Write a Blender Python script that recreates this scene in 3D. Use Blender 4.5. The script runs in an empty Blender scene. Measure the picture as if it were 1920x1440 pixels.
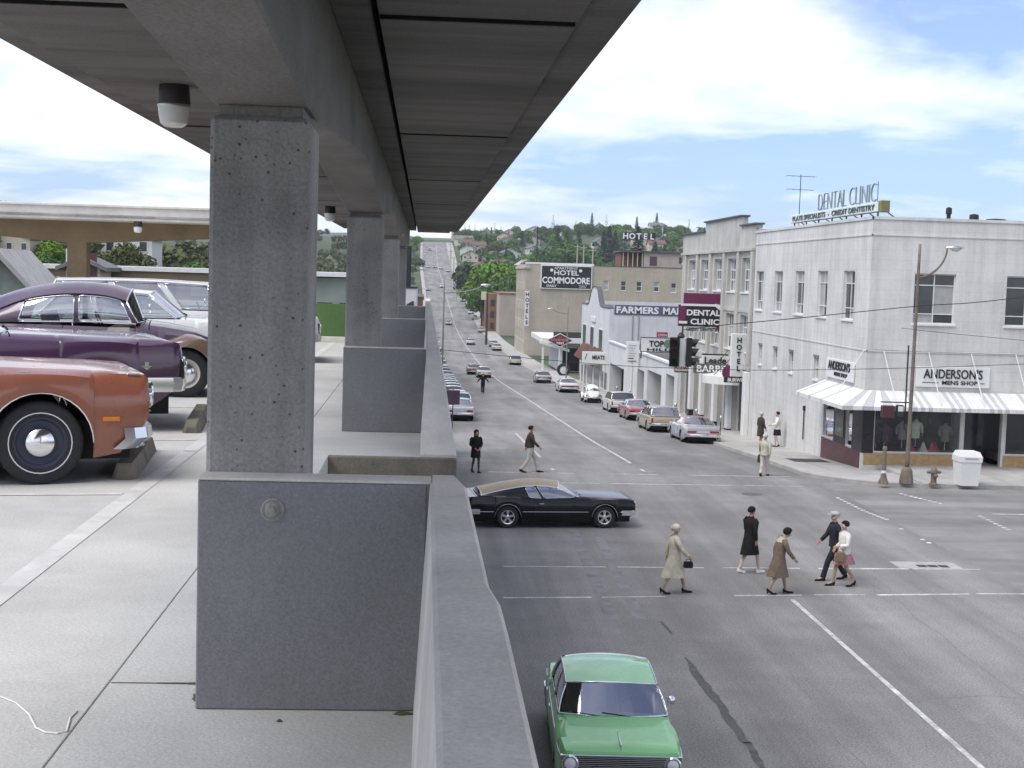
import bpy, bmesh, math, random
import numpy as np
from mathutils import Vector, Matrix
random.seed(7); rng = np.random.default_rng(7)
S = bpy.context.scene; COL = S.collection
R_ = math.radians
# ------------------------------------------------------------------ camera
FPX = 2600.0; PP = np.array([960.0, 720.0]); VP = np.array([797.0, 512.0]); ROLL = 0.030
EYE = np.array([0.0, 0.0, 7.5])
_y = np.array([(VP[0]-PP[0])/FPX, (VP[1]-PP[1])/FPX, 1.0]); _y /= np.linalg.norm(_y)
_u = -np.cross(_y, np.array([1, ROLL, 0.0])); _u /= np.linalg.norm(_u)
if _u[1] > 0: _u = -_u
_x = np.cross(_y, _u)
if _x[0] < 0: _x = -_x
RC = np.stack([_x, _y, _u], 1)
cd = bpy.data.cameras.new('camera'); cam = bpy.data.objects.new('camera', cd); COL.objects.link(cam)
cd.sensor_fit = 'HORIZONTAL'; cd.sensor_width = 36.0; cd.lens = FPX/1920*36.0
cd.clip_start = 0.1; cd.clip_end = 9000
_m = RC.T @ np.diag([1, -1, -1.0])
cam.matrix_world = Matrix([[*_m[i], EYE[i]] for i in range(3)] + [[0, 0, 0, 1]])
S.camera = cam
def ray(u, v): return RC.T @ np.array([(u-PP[0])/FPX, (v-PP[1])/FPX, 1.0])
def onz(u, v, z): d = ray(u, v); return EYE + d*((z-EYE[2])/d[2])
def ony(u, v, y): d = ray(u, v); return EYE + d*(y/d[1])
def onx(u, v, x): d = ray(u, v); return EYE + d*(x/d[0])
# ------------------------------------------------------------------ sky, sun, exposure
SUN_EL, SUN_AZ = R_(58), R_(-118)      # azimuth from +Y towards +X; negative = from the left
w = bpy.data.worlds.new('World'); S.world = w; w.use_nodes = True
nt = w.node_tree; N = nt.nodes; L = nt.links
for n in list(N): N.remove(n)
out = N.new('ShaderNodeOutputWorld'); bg = N.new('ShaderNodeBackground'); L.new(bg.outputs[0], out.inputs[0])
sky = N.new('ShaderNodeTexSky'); sky.sky_type = 'NISHITA'; sky.sun_disc = False
sky.sun_elevation = SUN_EL; sky.sun_rotation = SUN_AZ; sky.altitude = 0; sky.air_density = 1.0; sky.dust_density = 0.6; sky.ozone_density = 1.6
SKY_STRENGTH = 0.10
tc = N.new('ShaderNodeTexCoord'); sep = N.new('ShaderNodeSeparateXYZ'); L.new(tc.outputs['Generated'], sep.inputs[0])
def wm(op, a, b=None):
    n = N.new('ShaderNodeMath'); n.operation = op
    for i, s in enumerate((a, b)):
        if s is None: continue
        if hasattr(s, 'links'): L.new(s, n.inputs[i])
        else: n.inputs[i].default_value = s
    return n.outputs[0]
zz = wm('ADD', wm('MAXIMUM', sep.outputs[2], 0.0), 0.13)
cv = N.new('ShaderNodeCombineXYZ'); L.new(wm('DIVIDE', sep.outputs[0], zz), cv.inputs[0]); L.new(wm('DIVIDE', sep.outputs[1], zz), cv.inputs[1])
def wnoise(scale, detail, rough, off, dist=0.4):
    mp = N.new('ShaderNodeMapping'); mp.inputs['Location'].default_value = off; L.new(cv.outputs[0], mp.inputs[0])
    n = N.new('ShaderNodeTexNoise'); n.inputs['Scale'].default_value = scale; n.inputs['Detail'].default_value = detail
    n.inputs['Roughness'].default_value = rough; n.inputs['Distortion'].default_value = dist; L.new(mp.outputs[0], n.inputs['Vector']); return n.outputs[0]
n1 = wnoise(0.55, 8, 0.55, (3.1, 1.7, 0)); n2 = wnoise(2.2, 7, 0.6, (9.4, 2.2, 0))
mixn = wm('ADD', wm('MULTIPLY', n1, 0.72), wm('MULTIPLY', n2, 0.28))
cr = N.new('ShaderNodeValToRGB'); L.new(mixn, cr.inputs[0])
cr.color_ramp.elements[0].position = 0.41; cr.color_ramp.elements[0].color = (0, 0, 0, 1)
cr.color_ramp.elements[1].position = 0.69; cr.color_ramp.elements[1].color = (1, 1, 1, 1)
cmx = N.new('ShaderNodeMixRGB'); cmx.blend_type = 'MIX'
skb = N.new('ShaderNodeMixRGB'); skb.blend_type = 'MULTIPLY'; skb.inputs[0].default_value = 1; skb.inputs[2].default_value = (0.27, 0.39, 0.64, 1)
L.new(sky.outputs[0], skb.inputs[1])
L.new(wm('ADD', wm('MULTIPLY', cr.outputs[0], 0.84), 0.12), cmx.inputs[0]); L.new(skb.outputs[0], cmx.inputs[1]); cmx.inputs[2].default_value = (7.0, 6.6, 6.1, 1)
L.new(cmx.outputs[0], bg.inputs[0]); bg.inputs[1].default_value = SKY_STRENGTH
sd = bpy.data.lights.new('sun', 'SUN'); sd.energy = 1.15; sd.angle = R_(40); sd.color = (1.0, 0.95, 0.88)
so = bpy.data.objects.new('sun', sd); COL.objects.link(so)
sdir = Vector((math.sin(SUN_AZ)*math.cos(SUN_EL), math.cos(SUN_AZ)*math.cos(SUN_EL), math.sin(SUN_EL)))
so.rotation_euler = sdir.to_track_quat('Z', 'Y').to_euler(); so.location = (0, 0, 60)
S.view_settings.view_transform = 'Standard'; S.view_settings.look = 'None'; S.view_settings.exposure = 1.55; S.view_settings.gamma = 1
S.render.engine = 'CYCLES'
S.cycles.max_bounces = 6; S.cycles.diffuse_bounces = 3; S.cycles.glossy_bounces = 3; S.cycles.transparent_max_bounces = 12; S.cycles.caustics_reflective = False; S.cycles.caustics_refractive = False
# ------------------------------------------------------------------ materials
MATS = {}
def mat(name, col, rough=0.8, var=0.12, scale=3.0, bump=0.0, bscale=40.0, metal=0.0, spec=0.4, coat=0.0, stain=0.0, stretch=None, grain=0.0, gscale=300.0, holes=0.0, courses=None, coords='Object', hue=0.0, streak=0.0, lanes=None):
    if name in MATS: return MATS[name]
    m = bpy.data.materials.new(name); m.use_nodes = True; t = m.node_tree; n = t.nodes; l = t.links
    b = n['Principled BSDF']; b.inputs['Roughness'].default_value = rough; b.inputs['Metallic'].default_value = metal
    b.inputs['Specular IOR Level'].default_value = spec; b.inputs['Coat Weight'].default_value = coat; b.inputs['Coat Roughness'].default_value = 0.06
    c = n.new('ShaderNodeTexCoord'); co = c.outputs[coords]
    if stretch:
        mp = n.new('ShaderNodeMapping'); mp.inputs['Scale'].default_value = stretch; l.new(co, mp.inputs[0]); co2 = mp.outputs[0]
    else: co2 = co
    def noise(sc, det=5, ro=0.6, v=None):
        q = n.new('ShaderNodeTexNoise'); q.inputs['Scale'].default_value = sc; q.inputs['Detail'].default_value = det; q.inputs['Roughness'].default_value = ro
        l.new(v or co2, q.inputs['Vector']); return q.outputs[0]
    def math_(op, a, bb):
        q = n.new('ShaderNodeMath'); q.operation = op; q.use_clamp = False
        for i, s in enumerate((a, bb)):
            if hasattr(s, 'links'): l.new(s, q.inputs[i])
            else: q.inputs[i].default_value = s
        return q.outputs[0]
    def remap(v, a0, a1, b0, b1):
        q = n.new('ShaderNodeMapRange'); q.inputs[1].default_value = a0; q.inputs[2].default_value = a1; q.inputs[3].default_value = b0; q.inputs[4].default_value = b1
        l.new(v, q.inputs[0]); return q.outputs[0]
    f = remap(noise(scale), 0.3, 0.7, 1-var, 1+var)
    if grain: f = math_('MULTIPLY', f, remap(noise(gscale, 2, 0.7, co), 0.25, 0.75, 1-grain, 1+grain))
    if stain: f = math_('MULTIPLY', f, remap(noise(scale*0.31, 6, 0.7), 0.42, 0.62, 1-stain, 1.0))
    if streak:
        mp2 = n.new('ShaderNodeMapping'); mp2.inputs['Scale'].default_value = (2.2, 2.2, 0.12); l.new(co, mp2.inputs[0])
        f = math_('MULTIPLY', f, remap(noise(1.3, 6, 0.7, mp2.outputs[0]), 0.42, 0.68, 1.0, 1-streak))
    if lanes:
        mp3 = n.new('ShaderNodeMapping'); mp3.inputs['Scale'].default_value = lanes; l.new(co, mp3.inputs[0])
        f = math_('MULTIPLY', f, remap(noise(1.0, 5, 0.6, mp3.outputs[0]), 0.35, 0.62, 1.08, 0.72))
    if holes:
        vo = n.new('ShaderNodeTexVoronoi'); vo.inputs['Scale'].default_value = 24; l.new(co, vo.inputs['Vector'])
        gate = remap(noise(4.0, 3, 0.5, co), 0.36, 0.52, 0.0, 1.0)
        hz = math_('MULTIPLY', remap(vo.outputs['Distance'], 0.10, 0.17, 1.0, 0.0), gate)
        f = math_('MULTIPLY', f, remap(hz, 0, 1, 1.0, 1-holes))
    if courses:
        sp = n.new('ShaderNodeSeparateXYZ'); l.new(co, sp.inputs[0])
        md = math_('FRACT', math_('DIVIDE', sp.outputs[2], courses), 0.0)
        line = remap(math_('ABSOLUTE', math_('SUBTRACT', md, 0.5), 0.0), 0.455, 0.49, 1.0, 0.90)
        f = math_('MULTIPLY', f, line)
    mx = n.new('ShaderNodeMixRGB'); mx.blend_type = 'MULTIPLY'; mx.inputs[0].default_value = 1; mx.inputs[1].default_value = (*col, 1)
    l.new(f, mx.inputs[2])
    if hue:
        h = n.new('ShaderNodeHueSaturation'); l.new(mx.outputs[0], h.inputs['Color']); l.new(remap(noise(scale*1.7, 3, 0.5), 0.3, 0.7, 0.5-hue, 0.5+hue), h.inputs['Hue']); l.new(h.outputs[0], b.inputs['Base Color'])
    else: l.new(mx.outputs[0], b.inputs['Base Color'])
    if bump:
        bp = n.new('ShaderNodeBump'); bp.inputs['Strength'].default_value = bump; bp.inputs['Distance'].default_value = 0.02
        l.new(noise(bscale, 4, 0.6), bp.inputs['Height']); l.new(bp.outputs[0], b.inputs['Normal'])
    if not metal and rough > 0.25: l.new(remap(noise(scale*2.3), 0.3, 0.7, max(0, rough-0.1), min(1, rough+0.1)), b.inputs['Roughness'])
    MATS[name] = m; return m
def glass_mat(name, tint=(0.75, 0.8, 0.8), ior=1.5, base=0.0):
    if name in MATS: return MATS[name]
    m = bpy.data.materials.new(name); m.use_nodes = True; t = m.node_tree; n = t.nodes; l = t.links
    for q in list(n): n.remove(q)
    o = n.new('ShaderNodeOutputMaterial'); mx = n.new('ShaderNodeMixShader'); tr = n.new('ShaderNodeBsdfTransparent'); gl = n.new('ShaderNodeBsdfGlossy'); fr = n.new('ShaderNodeFresnel')
    tr.inputs[0].default_value = (*tint, 1); gl.inputs['Roughness'].default_value = 0.03; gl.inputs[0].default_value = (0.95, 0.97, 1, 1); fr.inputs[0].default_value = ior
    a = n.new('ShaderNodeMath'); a.operation = 'ADD'; a.inputs[1].default_value = base; l.new(fr.outputs[0], a.inputs[0])
    l.new(a.outputs[0], mx.inputs[0]); l.new(tr.outputs[0], mx.inputs[1]); l.new(gl.outputs[0], mx.inputs[2]); l.new(mx.outputs[0], o.inputs[0])
    MATS[name] = m; return m
def emit_mat(name, col, s):
    m = bpy.data.materials.new(name); m.use_nodes = True; b = m.node_tree.nodes['Principled BSDF']
    b.inputs['Base Color'].default_value = (*col, 1); b.inputs['Emission Color'].default_value = (*col, 1); b.inputs['Emission Strength'].default_value = s; return m
# ------------------------------------------------------------------ mesh helpers
class MB:
    def __init__(s): s.v = []; s.f = []
    def add(s, vs, fs):
        o = len(s.v); s.v += [tuple(map(float, p)) for p in vs]; s.f += [tuple(i+o for i in f) for f in fs]; return s
    def box(s, x0, x1, y0, y1, z0, z1, c=0.0):
        if c <= 0:
            return s.add([(x0,y0,z0),(x1,y0,z0),(x1,y1,z0),(x0,y1,z0),(x0,y0,z1),(x1,y0,z1),(x1,y1,z1),(x0,y1,z1)],
                         [(0,3,2,1),(4,5,6,7),(0,1,5,4),(1,2,6,5),(2,3,7,6),(3,0,4,7)])
        vs = []; idx = {}
        for i, x in enumerate((x0, x1)):
            for j, y in enumerate((y0, y1)):
                for k, z in enumerate((z0, z1)):
                    dx = c if i == 0 else -c; dy = c if j == 0 else -c; dz = c if k == 0 else -c
                    for a, p in enumerate(((x, y+dy, z+dz), (x+dx, y, z+dz), (x+dx, y+dy, z))):
                        idx[i, j, k, a] = len(vs); vs.append(p)
        fs = []
        q = lambda *a: fs.append(tuple(idx[t] for t in a))
        for i in (0, 1): q((i,0,0,0),(i,1,0,0),(i,1,1,0),(i,0,1,0))
        for j in (0, 1): q((0,j,0,1),(1,j,0,1),(1,j,1,1),(0,j,1,1))
        for k in (0, 1): q((0,0,k,2),(1,0,k,2),(1,1,k,2),(0,1,k,2))
        for j in (0, 1):
            for k in (0, 1): q((0,j,k,1),(1,j,k,1),(1,j,k,2),(0,j,k,2))
        for i in (0, 1):
            for k in (0, 1): q((i,0,k,0),(i,1,k,0),(i,1,k,2),(i,0,k,2))
        for i in (0, 1):
            for j in (0, 1): q((i,j,0,0),(i,j,1,0),(i,j,1,1),(i,j,0,1))
        for i in (0, 1):
            for j in (0, 1):
                for k in (0, 1): q((i,j,k,0),(i,j,k,1),(i,j,k,2))
        return s.add(vs, fs)
    def prism(s, poly, a, b, axis='y'):
        n = len(poly)
        def P(p, t): return {'y': (p[0], t, p[1]), 'x': (t, p[0], p[1]), 'z': (p[0], p[1], t)}[axis]
        vs = [P(p, a) for p in poly] + [P(p, b) for p in poly]
        fs = [tuple(range(n)), tuple(range(2*n-1, n-1, -1))] + [(i, i+n, (i+1) % n+n, (i+1) % n) for i in range(n)]
        return s.add(vs, fs)
    def tube(s, pts, r, n=8, caps=True):
        pts = [Vector(p) for p in pts]; rs = r if hasattr(r, '__len__') else [r]*len(pts)
        vs = []; fs = []; ref = None
        for i, p in enumerate(pts):
            d = (pts[min(i+1, len(pts)-1)] - pts[max(i-1, 0)])
            if d.length < 1e-9: d = Vector((0, 0, 1))
            d.normalize()
            if ref is None:
                ref = d.orthogonal().normalized()
            else:
                ref = (ref - d*ref.dot(d)); ref = ref.normalized() if ref.length > 1e-6 else d.orthogonal().normalized()
            e = d.cross(ref)
            for k in range(n):
                a = 2*math.pi*k/n; vs.append(p + (ref*math.cos(a) + e*math.sin(a))*rs[i])
        for i in range(len(pts)-1):
            for k in range(n): fs.append((i*n+k, i*n+(k+1) % n, (i+1)*n+(k+1) % n, (i+1)*n+k))
        if caps: fs += [tuple(range(n-1, -1, -1)), tuple(range((len(pts)-1)*n, len(pts)*n))]
        return s.add(vs, fs)
    def lathe(s, prof, n=16, origin=(0, 0, 0), axis='z', cap=True):
        vs = []; fs = []
        for (r, h) in prof:
            for k in range(n):
                a = 2*math.pi*k/n; x, y = r*math.cos(a), r*math.sin(a)
                p = {'z': (x, y, h), 'y': (x, h, y), 'x': (h, x, y)}[axis]
                vs.append((p[0]+origin[0], p[1]+origin[1], p[2]+origin[2]))
        m = len(prof)
        for i in range(m-1):
            for k in range(n): fs.append((i*n+k, i*n+(k+1) % n, (i+1)*n+(k+1) % n, (i+1)*n+k))
        if cap: fs += [tuple(range(n-1, -1, -1)), tuple(range((m-1)*n, m*n))]
        return s.add(vs, fs)
    def grid(s, rows, close=False):
        m = len(rows); n = len(rows[0]); vs = [p for r in rows for p in r]
        fs = [(i*n+j, i*n+(j+1) % n, (i+1)*n+(j+1) % n, (i+1)*n+j) for i in range(m-1) for j in range(n if close else n-1)]
        return s.add(vs, fs)
    def build(s, name, m, parent=None, smooth=False, world=False, kind=None, label=None):
        me = bpy.data.meshes.new(name)
        vs = s.v
        if world and parent is not None:
            o = Vector((0, 0, 0)); p = parent
            while p is not None: o = o + p.location; p = p.parent
            vs = [(a-o.x, b-o.y, c-o.z) for a, b, c in vs]
        me.from_pydata(vs, [], s.f)
        if m is not None: me.materials.append(m)
        bm = bmesh.new(); bm.from_mesh(me); bmesh.ops.recalc_face_normals(bm, faces=bm.faces); bm.to_mesh(me); bm.free()
        if smooth:
            for p in me.polygons: p.use_smooth = True
            if smooth is not True:
                try: me.set_sharp_from_angle(angle=R_(smooth))
                except Exception: pass
        ob = bpy.data.objects.new(name, me); COL.objects.link(ob)
        if parent is not None: ob.parent = parent
        if kind: ob['kind'] = kind
        if label: ob['label'] = label
        return ob
def thing(name, label, cat, loc=(0, 0, 0), rz=0.0, group=None):
    o = bpy.data.objects.new(name, None); COL.objects.link(o); o.location = loc; o.rotation_euler = (0, 0, rz); o.empty_display_size = 0.3
    o['label'] = label; o['category'] = cat
    if group: o['group'] = group
    return o
def tag(o, label, cat, group=None):
    o['label'] = label; o['category'] = cat
    if group: o['group'] = group
    return o
def kids(o): return [c for c in bpy.data.objects if c.parent == o]
def copy_tree(o, parent=None, mats=None):
    c = o.copy(); COL.objects.link(c); c.parent = parent
    for ch in o.children: copy_tree(ch, c)
    return c
def text_mb(body, origin, right, up, w=None, h=None, depth=0.02, weight=0.0, align='L', shear=0.0, mb=None):
    cu = bpy.data.curves.new('t', 'FONT'); cu.body = body; cu.size = 1; cu.extrude = 0; cu.offset = weight; cu.shear = shear; cu.resolution_u = 3
    ob = bpy.data.objects.new('t', cu); me = ob.to_mesh()
    co = np.array([v.co[:] for v in me.vertices]); fs = [tuple(p.vertices) for p in me.polygons]
    ob.to_mesh_clear(); bpy.data.objects.remove(ob); bpy.data.curves.remove(cu)
    mn = co.min(0); mx = co.max(0); sz = mx-mn
    sx = sy = None
    if h: sy = h/sz[1]
    if w: sx = w/sz[0]
    sx = sx or sy; sy = sy or sx
    W = sz[0]*sx
    off = {'L': 0, 'C': -W/2, 'R': -W}[align]
    o = Vector(origin); r = Vector(right).normalized(); u_ = Vector(up).normalized(); nn = r.cross(u_)
    fr = [o + r*((p[0]-mn[0])*sx+off) + u_*((p[1]-mn[1])*sy) + nn*depth for p in co]
    bk = [o + r*((p[0]-mn[0])*sx+off) + u_*((p[1]-mn[1])*sy) for p in co]
    mb = mb or MB(); nv = len(co)
    ed = {}
    for f in fs:
        for i in range(len(f)):
            a, b = f[i], f[(i+1) % len(f)]; ed[(a, b)] = 1
    side = [(a, b, b+nv, a+nv) for (a, b) in ed if (b, a) not in ed]
    mb.add(fr+bk, fs + side); return mb
def lerp(a, b, t): return a+(b-a)*t
# ------------------------------------------------------------------ ground levels
GY = [-400, 52, 58, 72, 110, 168, 223, 318, 405, 470, 544, 690, 830, 900, 1200, 4000]
GZ = [0, 0, -0.28, -1.0, -2.6, -5.1, -6.6, -7.8, -7.2, -4.2, 0.3, 11.0, 25.0, 28.5, 27.0, 20.0]
def _smooth_profile():
    ys = np.arange(-400, 4001, 2.0); z = np.interp(ys, GY, GZ)
    k = np.hanning(7); k /= k.sum(); zs = np.convolve(np.pad(z, 3, mode='edge'), k, mode='valid'); k2 = np.hanning(25); k2 /= k2.sum(); z2 = np.convolve(np.pad(zs, 12, mode='edge'), k2, mode='valid'); t_ = np.clip((ys-100)/60, 0, 1); zs = zs*(1-t_)+z2*t_
    return ys, zs
PY, PZ = _smooth_profile()
def g(y): return float(np.interp(y, PY, PZ))
def cx(y): return float(np.interp(y, [-100, 430, 560, 690, 900], [8.92, 8.92, 8.0, 6.2, 5.8]))   # street axis
def ground_px(u, v, dz=0.0):
    d = ray(u, v); t = 10.0
    ts = np.geomspace(15, 1500, 4000)
    for t in ts:
        p = EYE + d*t
        if p[2] <= g(p[1])+dz: return p
    return p
M_ASPH = mat('asphalt', (0.268, 0.264, 0.250), 0.9, 0.10, 0.35, 0.25, 90, stain=0.24, grain=0.5, gscale=26, lanes=(0.55, 0.018, 1))
M_ASPH2 = mat('asphalt_cross_street', (0.262, 0.258, 0.245), 0.9, 0.14, 0.5, 0.25, 90, stain=0.18, grain=0.34, gscale=38, lanes=(0.02, 0.5, 1))
M_LINE = mat('road_paint', (0.60, 0.60, 0.58), 0.75, 0.25, 7.0, stain=0.40, grain=0.25, gscale=30)
M_WALK = mat('sidewalk_concrete', (0.42, 0.41, 0.38), 0.85, 0.12, 0.9, 0.15, 60, stain=0.2, grain=0.15, gscale=40)
M_KERB = mat('kerb_concrete', (0.40, 0.39, 0.36), 0.85, 0.15, 2.0, 0.15, 60, stain=0.2)
M_DIRT = mat('town_ground', (0.085, 0.11, 0.05), 0.95, 0.35, 0.05, 0.2, 5, stain=0.35, hue=0.03)
M_TAR = mat('tar', (0.085, 0.085, 0.085), 0.8, 0.3, 6.0, grain=0.3, gscale=30)
M_DARKIRON = mat('dark_iron', (0.03, 0.028, 0.026), 0.6, 0.2, 10)
XK0, XK1 = 1.85, 15.2
def road_strip(name, xa, xb, ys, z0, m, parent=None, kind=None, absx=False):
    mb = MB(); rows = []
    for y in ys:
        c = 0 if absx else cx(y)-8.92
        rows.append([(xa+c, y, g(y)+z0), (xb+c, y, g(y)+z0)])
    mb.grid(rows); o = mb.build(name, m, parent); 
    if kind: o['kind'] = kind
    return o
YS = list(np.arange(-40, 44, 4.0)) + list(np.arange(44, 60, 1.0)) + list(np.arange(60, 900, 6.0))
XL = 1.25
road = road_strip('road', XL, XK1+0.02, YS, 0.0, M_ASPH, kind='structure')
# cross street (both arms)
for xa, xb, ya, yb in ((-70, XL, 30.3, 54.0), (XK1+0.02, 140, 30, 55.2)):
    mb = MB(); cols = [xa, -6.0, xb] if xa < 0 else [xa, 24.0, xb]; e0 = XL if xa < 0 else XK1+0.02
    mb.grid([[(x, y, g(y) if abs(x-e0) < 0.01 else 0.0) for x in cols] for y in [ya, 40, 46, 48, 50, 51, 52, 53, 54, yb] if ya <= y <= yb])
    o = mb.build('cross_street', M_ASPH2); o['kind'] = 'structure'
# terrain sheet
def tz(x, y):
    base = g(y)
    if y < 60: base = 0.0
    lat = abs(x-9)
    hill = 0.0
    if x > 0:
        hill = np.interp(lat, [16, 60, 200, 600], [0, 1.0, 6, 12]) * np.interp(y, [150, 420], [0, 1])
    else:
        hill = np.interp(lat, [14, 20, 60, 200, 600], [0, 6, 13, 20, 24]) * np.interp(y, [85, 140, 400, 560], [0, 1, 1, 0.15])
    far = np.interp(y, [850, 1400, 2600, 3800], [0, 8, 50, 60])
    amp = np.interp(y, [150, 600], [0, 1]) * np.interp(lat, [20, 80], [0, 1])
    return base + hill + far + amp*(2.5*math.sin(x*0.021+y*0.006)+2.0*math.sin(y*0.017-x*0.009)) - 0.16
xs = [-2600, -1600, -900, -500, -300, -200, -140, -100, -70, -50, -35, -24, -16, -9, -4, 0, 4, 9, 14, 18, 22, 28, 36, 46, 60, 80, 105, 140, 190, 260, 360, 500, 800, 1400, 2600]
ys = [-400, -100, -40, 0, 20, 40, 52, 60, 70, 80, 92, 105, 120, 140, 160, 185, 210, 240, 270, 300, 335, 370, 405, 440, 475, 510, 545, 580, 615, 650, 690, 730, 770, 810, 850, 900, 960, 1040, 1140, 1260, 1420, 1700, 2100, 2600, 3200, 3900]
mb = MB(); mb.grid([[(x, y, tz(x, y)) for x in xs] for y in ys]); o = mb.build('ground', M_DIRT, smooth=True); o['kind'] = 'structure'
# sidewalks with kerbs
def walk_poly(name, outline, kerb_edges=None):
    """outline: list of (x,y) ccw; top follows g(y)+0.14"""
    n = len(outline); mb = MB()
    top = [(x, y, g(y)+0.14) for x, y in outline]; bot = [(x, y, g(y)-0.1) for x, y in outline]
    mb.add(top+bot, [tuple(range(n))] + [(i, (i+1) % n, (i+1) % n+n, i+n) for i in range(n)])
    o = mb.build(name, M_WALK); o['kind'] = 'structure'; return o
def walk_strip(xa, xb, y0, y1, parent=None):
    ys_ = list(np.arange(y0, y1, 5.0))+[y1]; mb = MB(); kb = MB(); kx0, kx1 = (xa, xa+0.17) if xa > 5 else (xb-0.17, xb)
    wa, wb = (xa+0.175, xb) if xa > 5 else (xa, xb-0.175)
    rows = []; rk = []
    for y in ys_:
        c = cx(y)-8.92; z = g(y)
        rows.append([(wa+c, y, z-0.1), (wa+c, y, z+0.135), (wb+c, y, z+0.135), (wb+c, y, z-0.1)])
        rk.append([(kx0+c, y, z-0.1), (kx0+c+(0.02 if xa > 5 else 0), y, z+0.14), (kx1+c-(0 if xa > 5 else 0.02), y, z+0.14), (kx1+c, y, z-0.1)])
    mb.grid(rows); kb.grid(rk)
    o = mb.build('sidewalk', M_WALK, parent)
    if parent is None: o['kind'] = 'structure'
    kb.build('kerb', M_KERB, o); return o
def arc(cx_, cy_, r, a0, a1, n=10): return [(cx_+r*math.cos(R_(lerp(a0, a1, i/n))), cy_+r*math.sin(R_(lerp(a0, a1, i/n)))) for i in range(n+1)]
walk_strip(XK1, 18.9, 54.6, 860); walk_strip(-0.1, 1.3, 54.0, 860); walk_strip(-0.3, XK0, -40, 28.5)
def corner(cxx, cyy, r, a0, a1, extra):
    k = arc(cxx, cyy, r, a0, a1, 12); inn = arc(cxx, cyy, r-0.17, a0, a1, 12)
    mb = MB(); n = len(k)
    mb.grid([[(p[0], p[1], g(p[1])-0.1), (p[0]*0.995+q[0]*0.005, p[1]*0.995+q[1]*0.005, g(p[1])+0.14), (q[0], q[1], g(q[1])+0.14)] for p, q in zip(k, inn)])
    out_ = arc(cxx, cyy, r-0.175, a0, a1, 12) + extra
    mw = MB(); m = len(out_); mw.add([(x, y, g(y)+0.135) for x, y in out_], [tuple(range(m))])
    o = mw.build('sidewalk', M_WALK); o['kind'] = 'structure'; mb.build('kerb', M_KERB, o)
corner(19.0, 54.6, 3.8, 180, 270, [(19.0, 54.6)])
corner(0.05, 54.0, 1.25, 0, -90, [(0.05, 54.0)])
corner(0.05, 28.5, 1.8, 0, 90, [(0.05, 28.5)])
mb = MB(); mb.box(19.0, 130, 50.98, 57.0, -0.1, 0.135); o = mb.build('sidewalk', M_WALK); o['kind'] = 'structure'
kb = MB(); kb.box(19.0, 130, 50.8, 50.975, -0.1, 0.14, 0.01); kb.build('kerb', M_KERB, o)
# slab joints in the near sidewalks (recessed strips)
# markings: thin sheets 4 mm above the road, children of the road
def mark(p, q, wd, z=0.004, m=None, name='road_marking', n=1):
    p = np.array(p, float); q = np.array(q, float); d = (q-p)/np.linalg.norm(q-p); s = np.array([-d[1], d[0]])*wd/2
    mb = MB(); rows = []
    for i in range(n+1):
        c = lerp(p, q, i/n); c0 = cx(c[1])-8.92 if abs(d[1]) > 0.9 else 0
        rows.append([(c[0]-s[0]+c0, c[1]-s[1], g(c[1])+z), (c[0]+s[0]+c0, c[1]+s[1], g(c[1])+z)])
    mb.grid(rows); return mb.build(name, m or M_LINE, road)
mark((8.95, -30), (8.93, 32.1), 0.11, n=8)
mark((8.92, 54.3), (8.92, 420), 0.13, n=70); mark((8.92, 430), (8.92, 820), 0.16, n=80)
for a, b, wd in [((2.0, 31.82), (4.1, 32.0), .12), ((4.35, 32.02), (5.9, 32.2), .08), ((7.6, 32.4), (9.3, 32.55), .09), ((9.6, 32.6), (10.9, 32.7), .07), ((11.2, 32.7), (13.6, 32.95), .14), ((13.8, 33.0), (15.1, 33.05), .1),
              ((2.2, 35.32), (4.9, 35.45), .08), ((5.2, 35.47), (7.5, 35.55), .09), ((8.0, 35.6), (10.1, 35.68), .07), ((10.6, 35.7), (13.1, 35.83), .14), ((13.2, 35.83), (15.1, 35.93), .08),
              ((2.6, 53.0), (4.0, 53.05), .12), ((4.3, 53.07), (6.0, 53.13), .10), ((7.4, 53.2), (9.3, 53.28), .09), ((10.5, 53.3), (14.6, 53.5), .10),
              ((4.9, 50.1), (6.6, 50.18), .07), ((7.0, 50.2), (11.6, 50.4), .10), ((12.0, 50.42), (14.3, 50.52), .07)]:
    mark(a, b, wd)
p0 = ground_px(967, 812); p1 = ground_px(1038, 882); mark(p0[:2], p1[:2], 0.13, n=3)
mark((19.2, 45.0), (24, 45.1), 0.14); mark((24.5, 45.1), (40, 45.3), 0.14)
for (ua, va, ub, vb, n) in [(1572, 934, 1618, 957, 8), (1625, 960, 1662, 974, 6), (1690, 926, 1762, 944, 9), (1838, 968, 1890, 993, 8), (1730, 1012, 1742, 1018, 2), (1690, 992, 1694, 994, 1)]:
    for i in range(n):
        t = i/max(1, n-1); p = onz(lerp(ua, ub, t), lerp(va, vb, t), 0)
        b = MB(); b.lathe([(0.085, 0.001), (0.075, 0.013), (0.04, 0.018)], 10, (p[0], p[1], 0)); b.build('lane_button', M_LINE, road)
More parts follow.
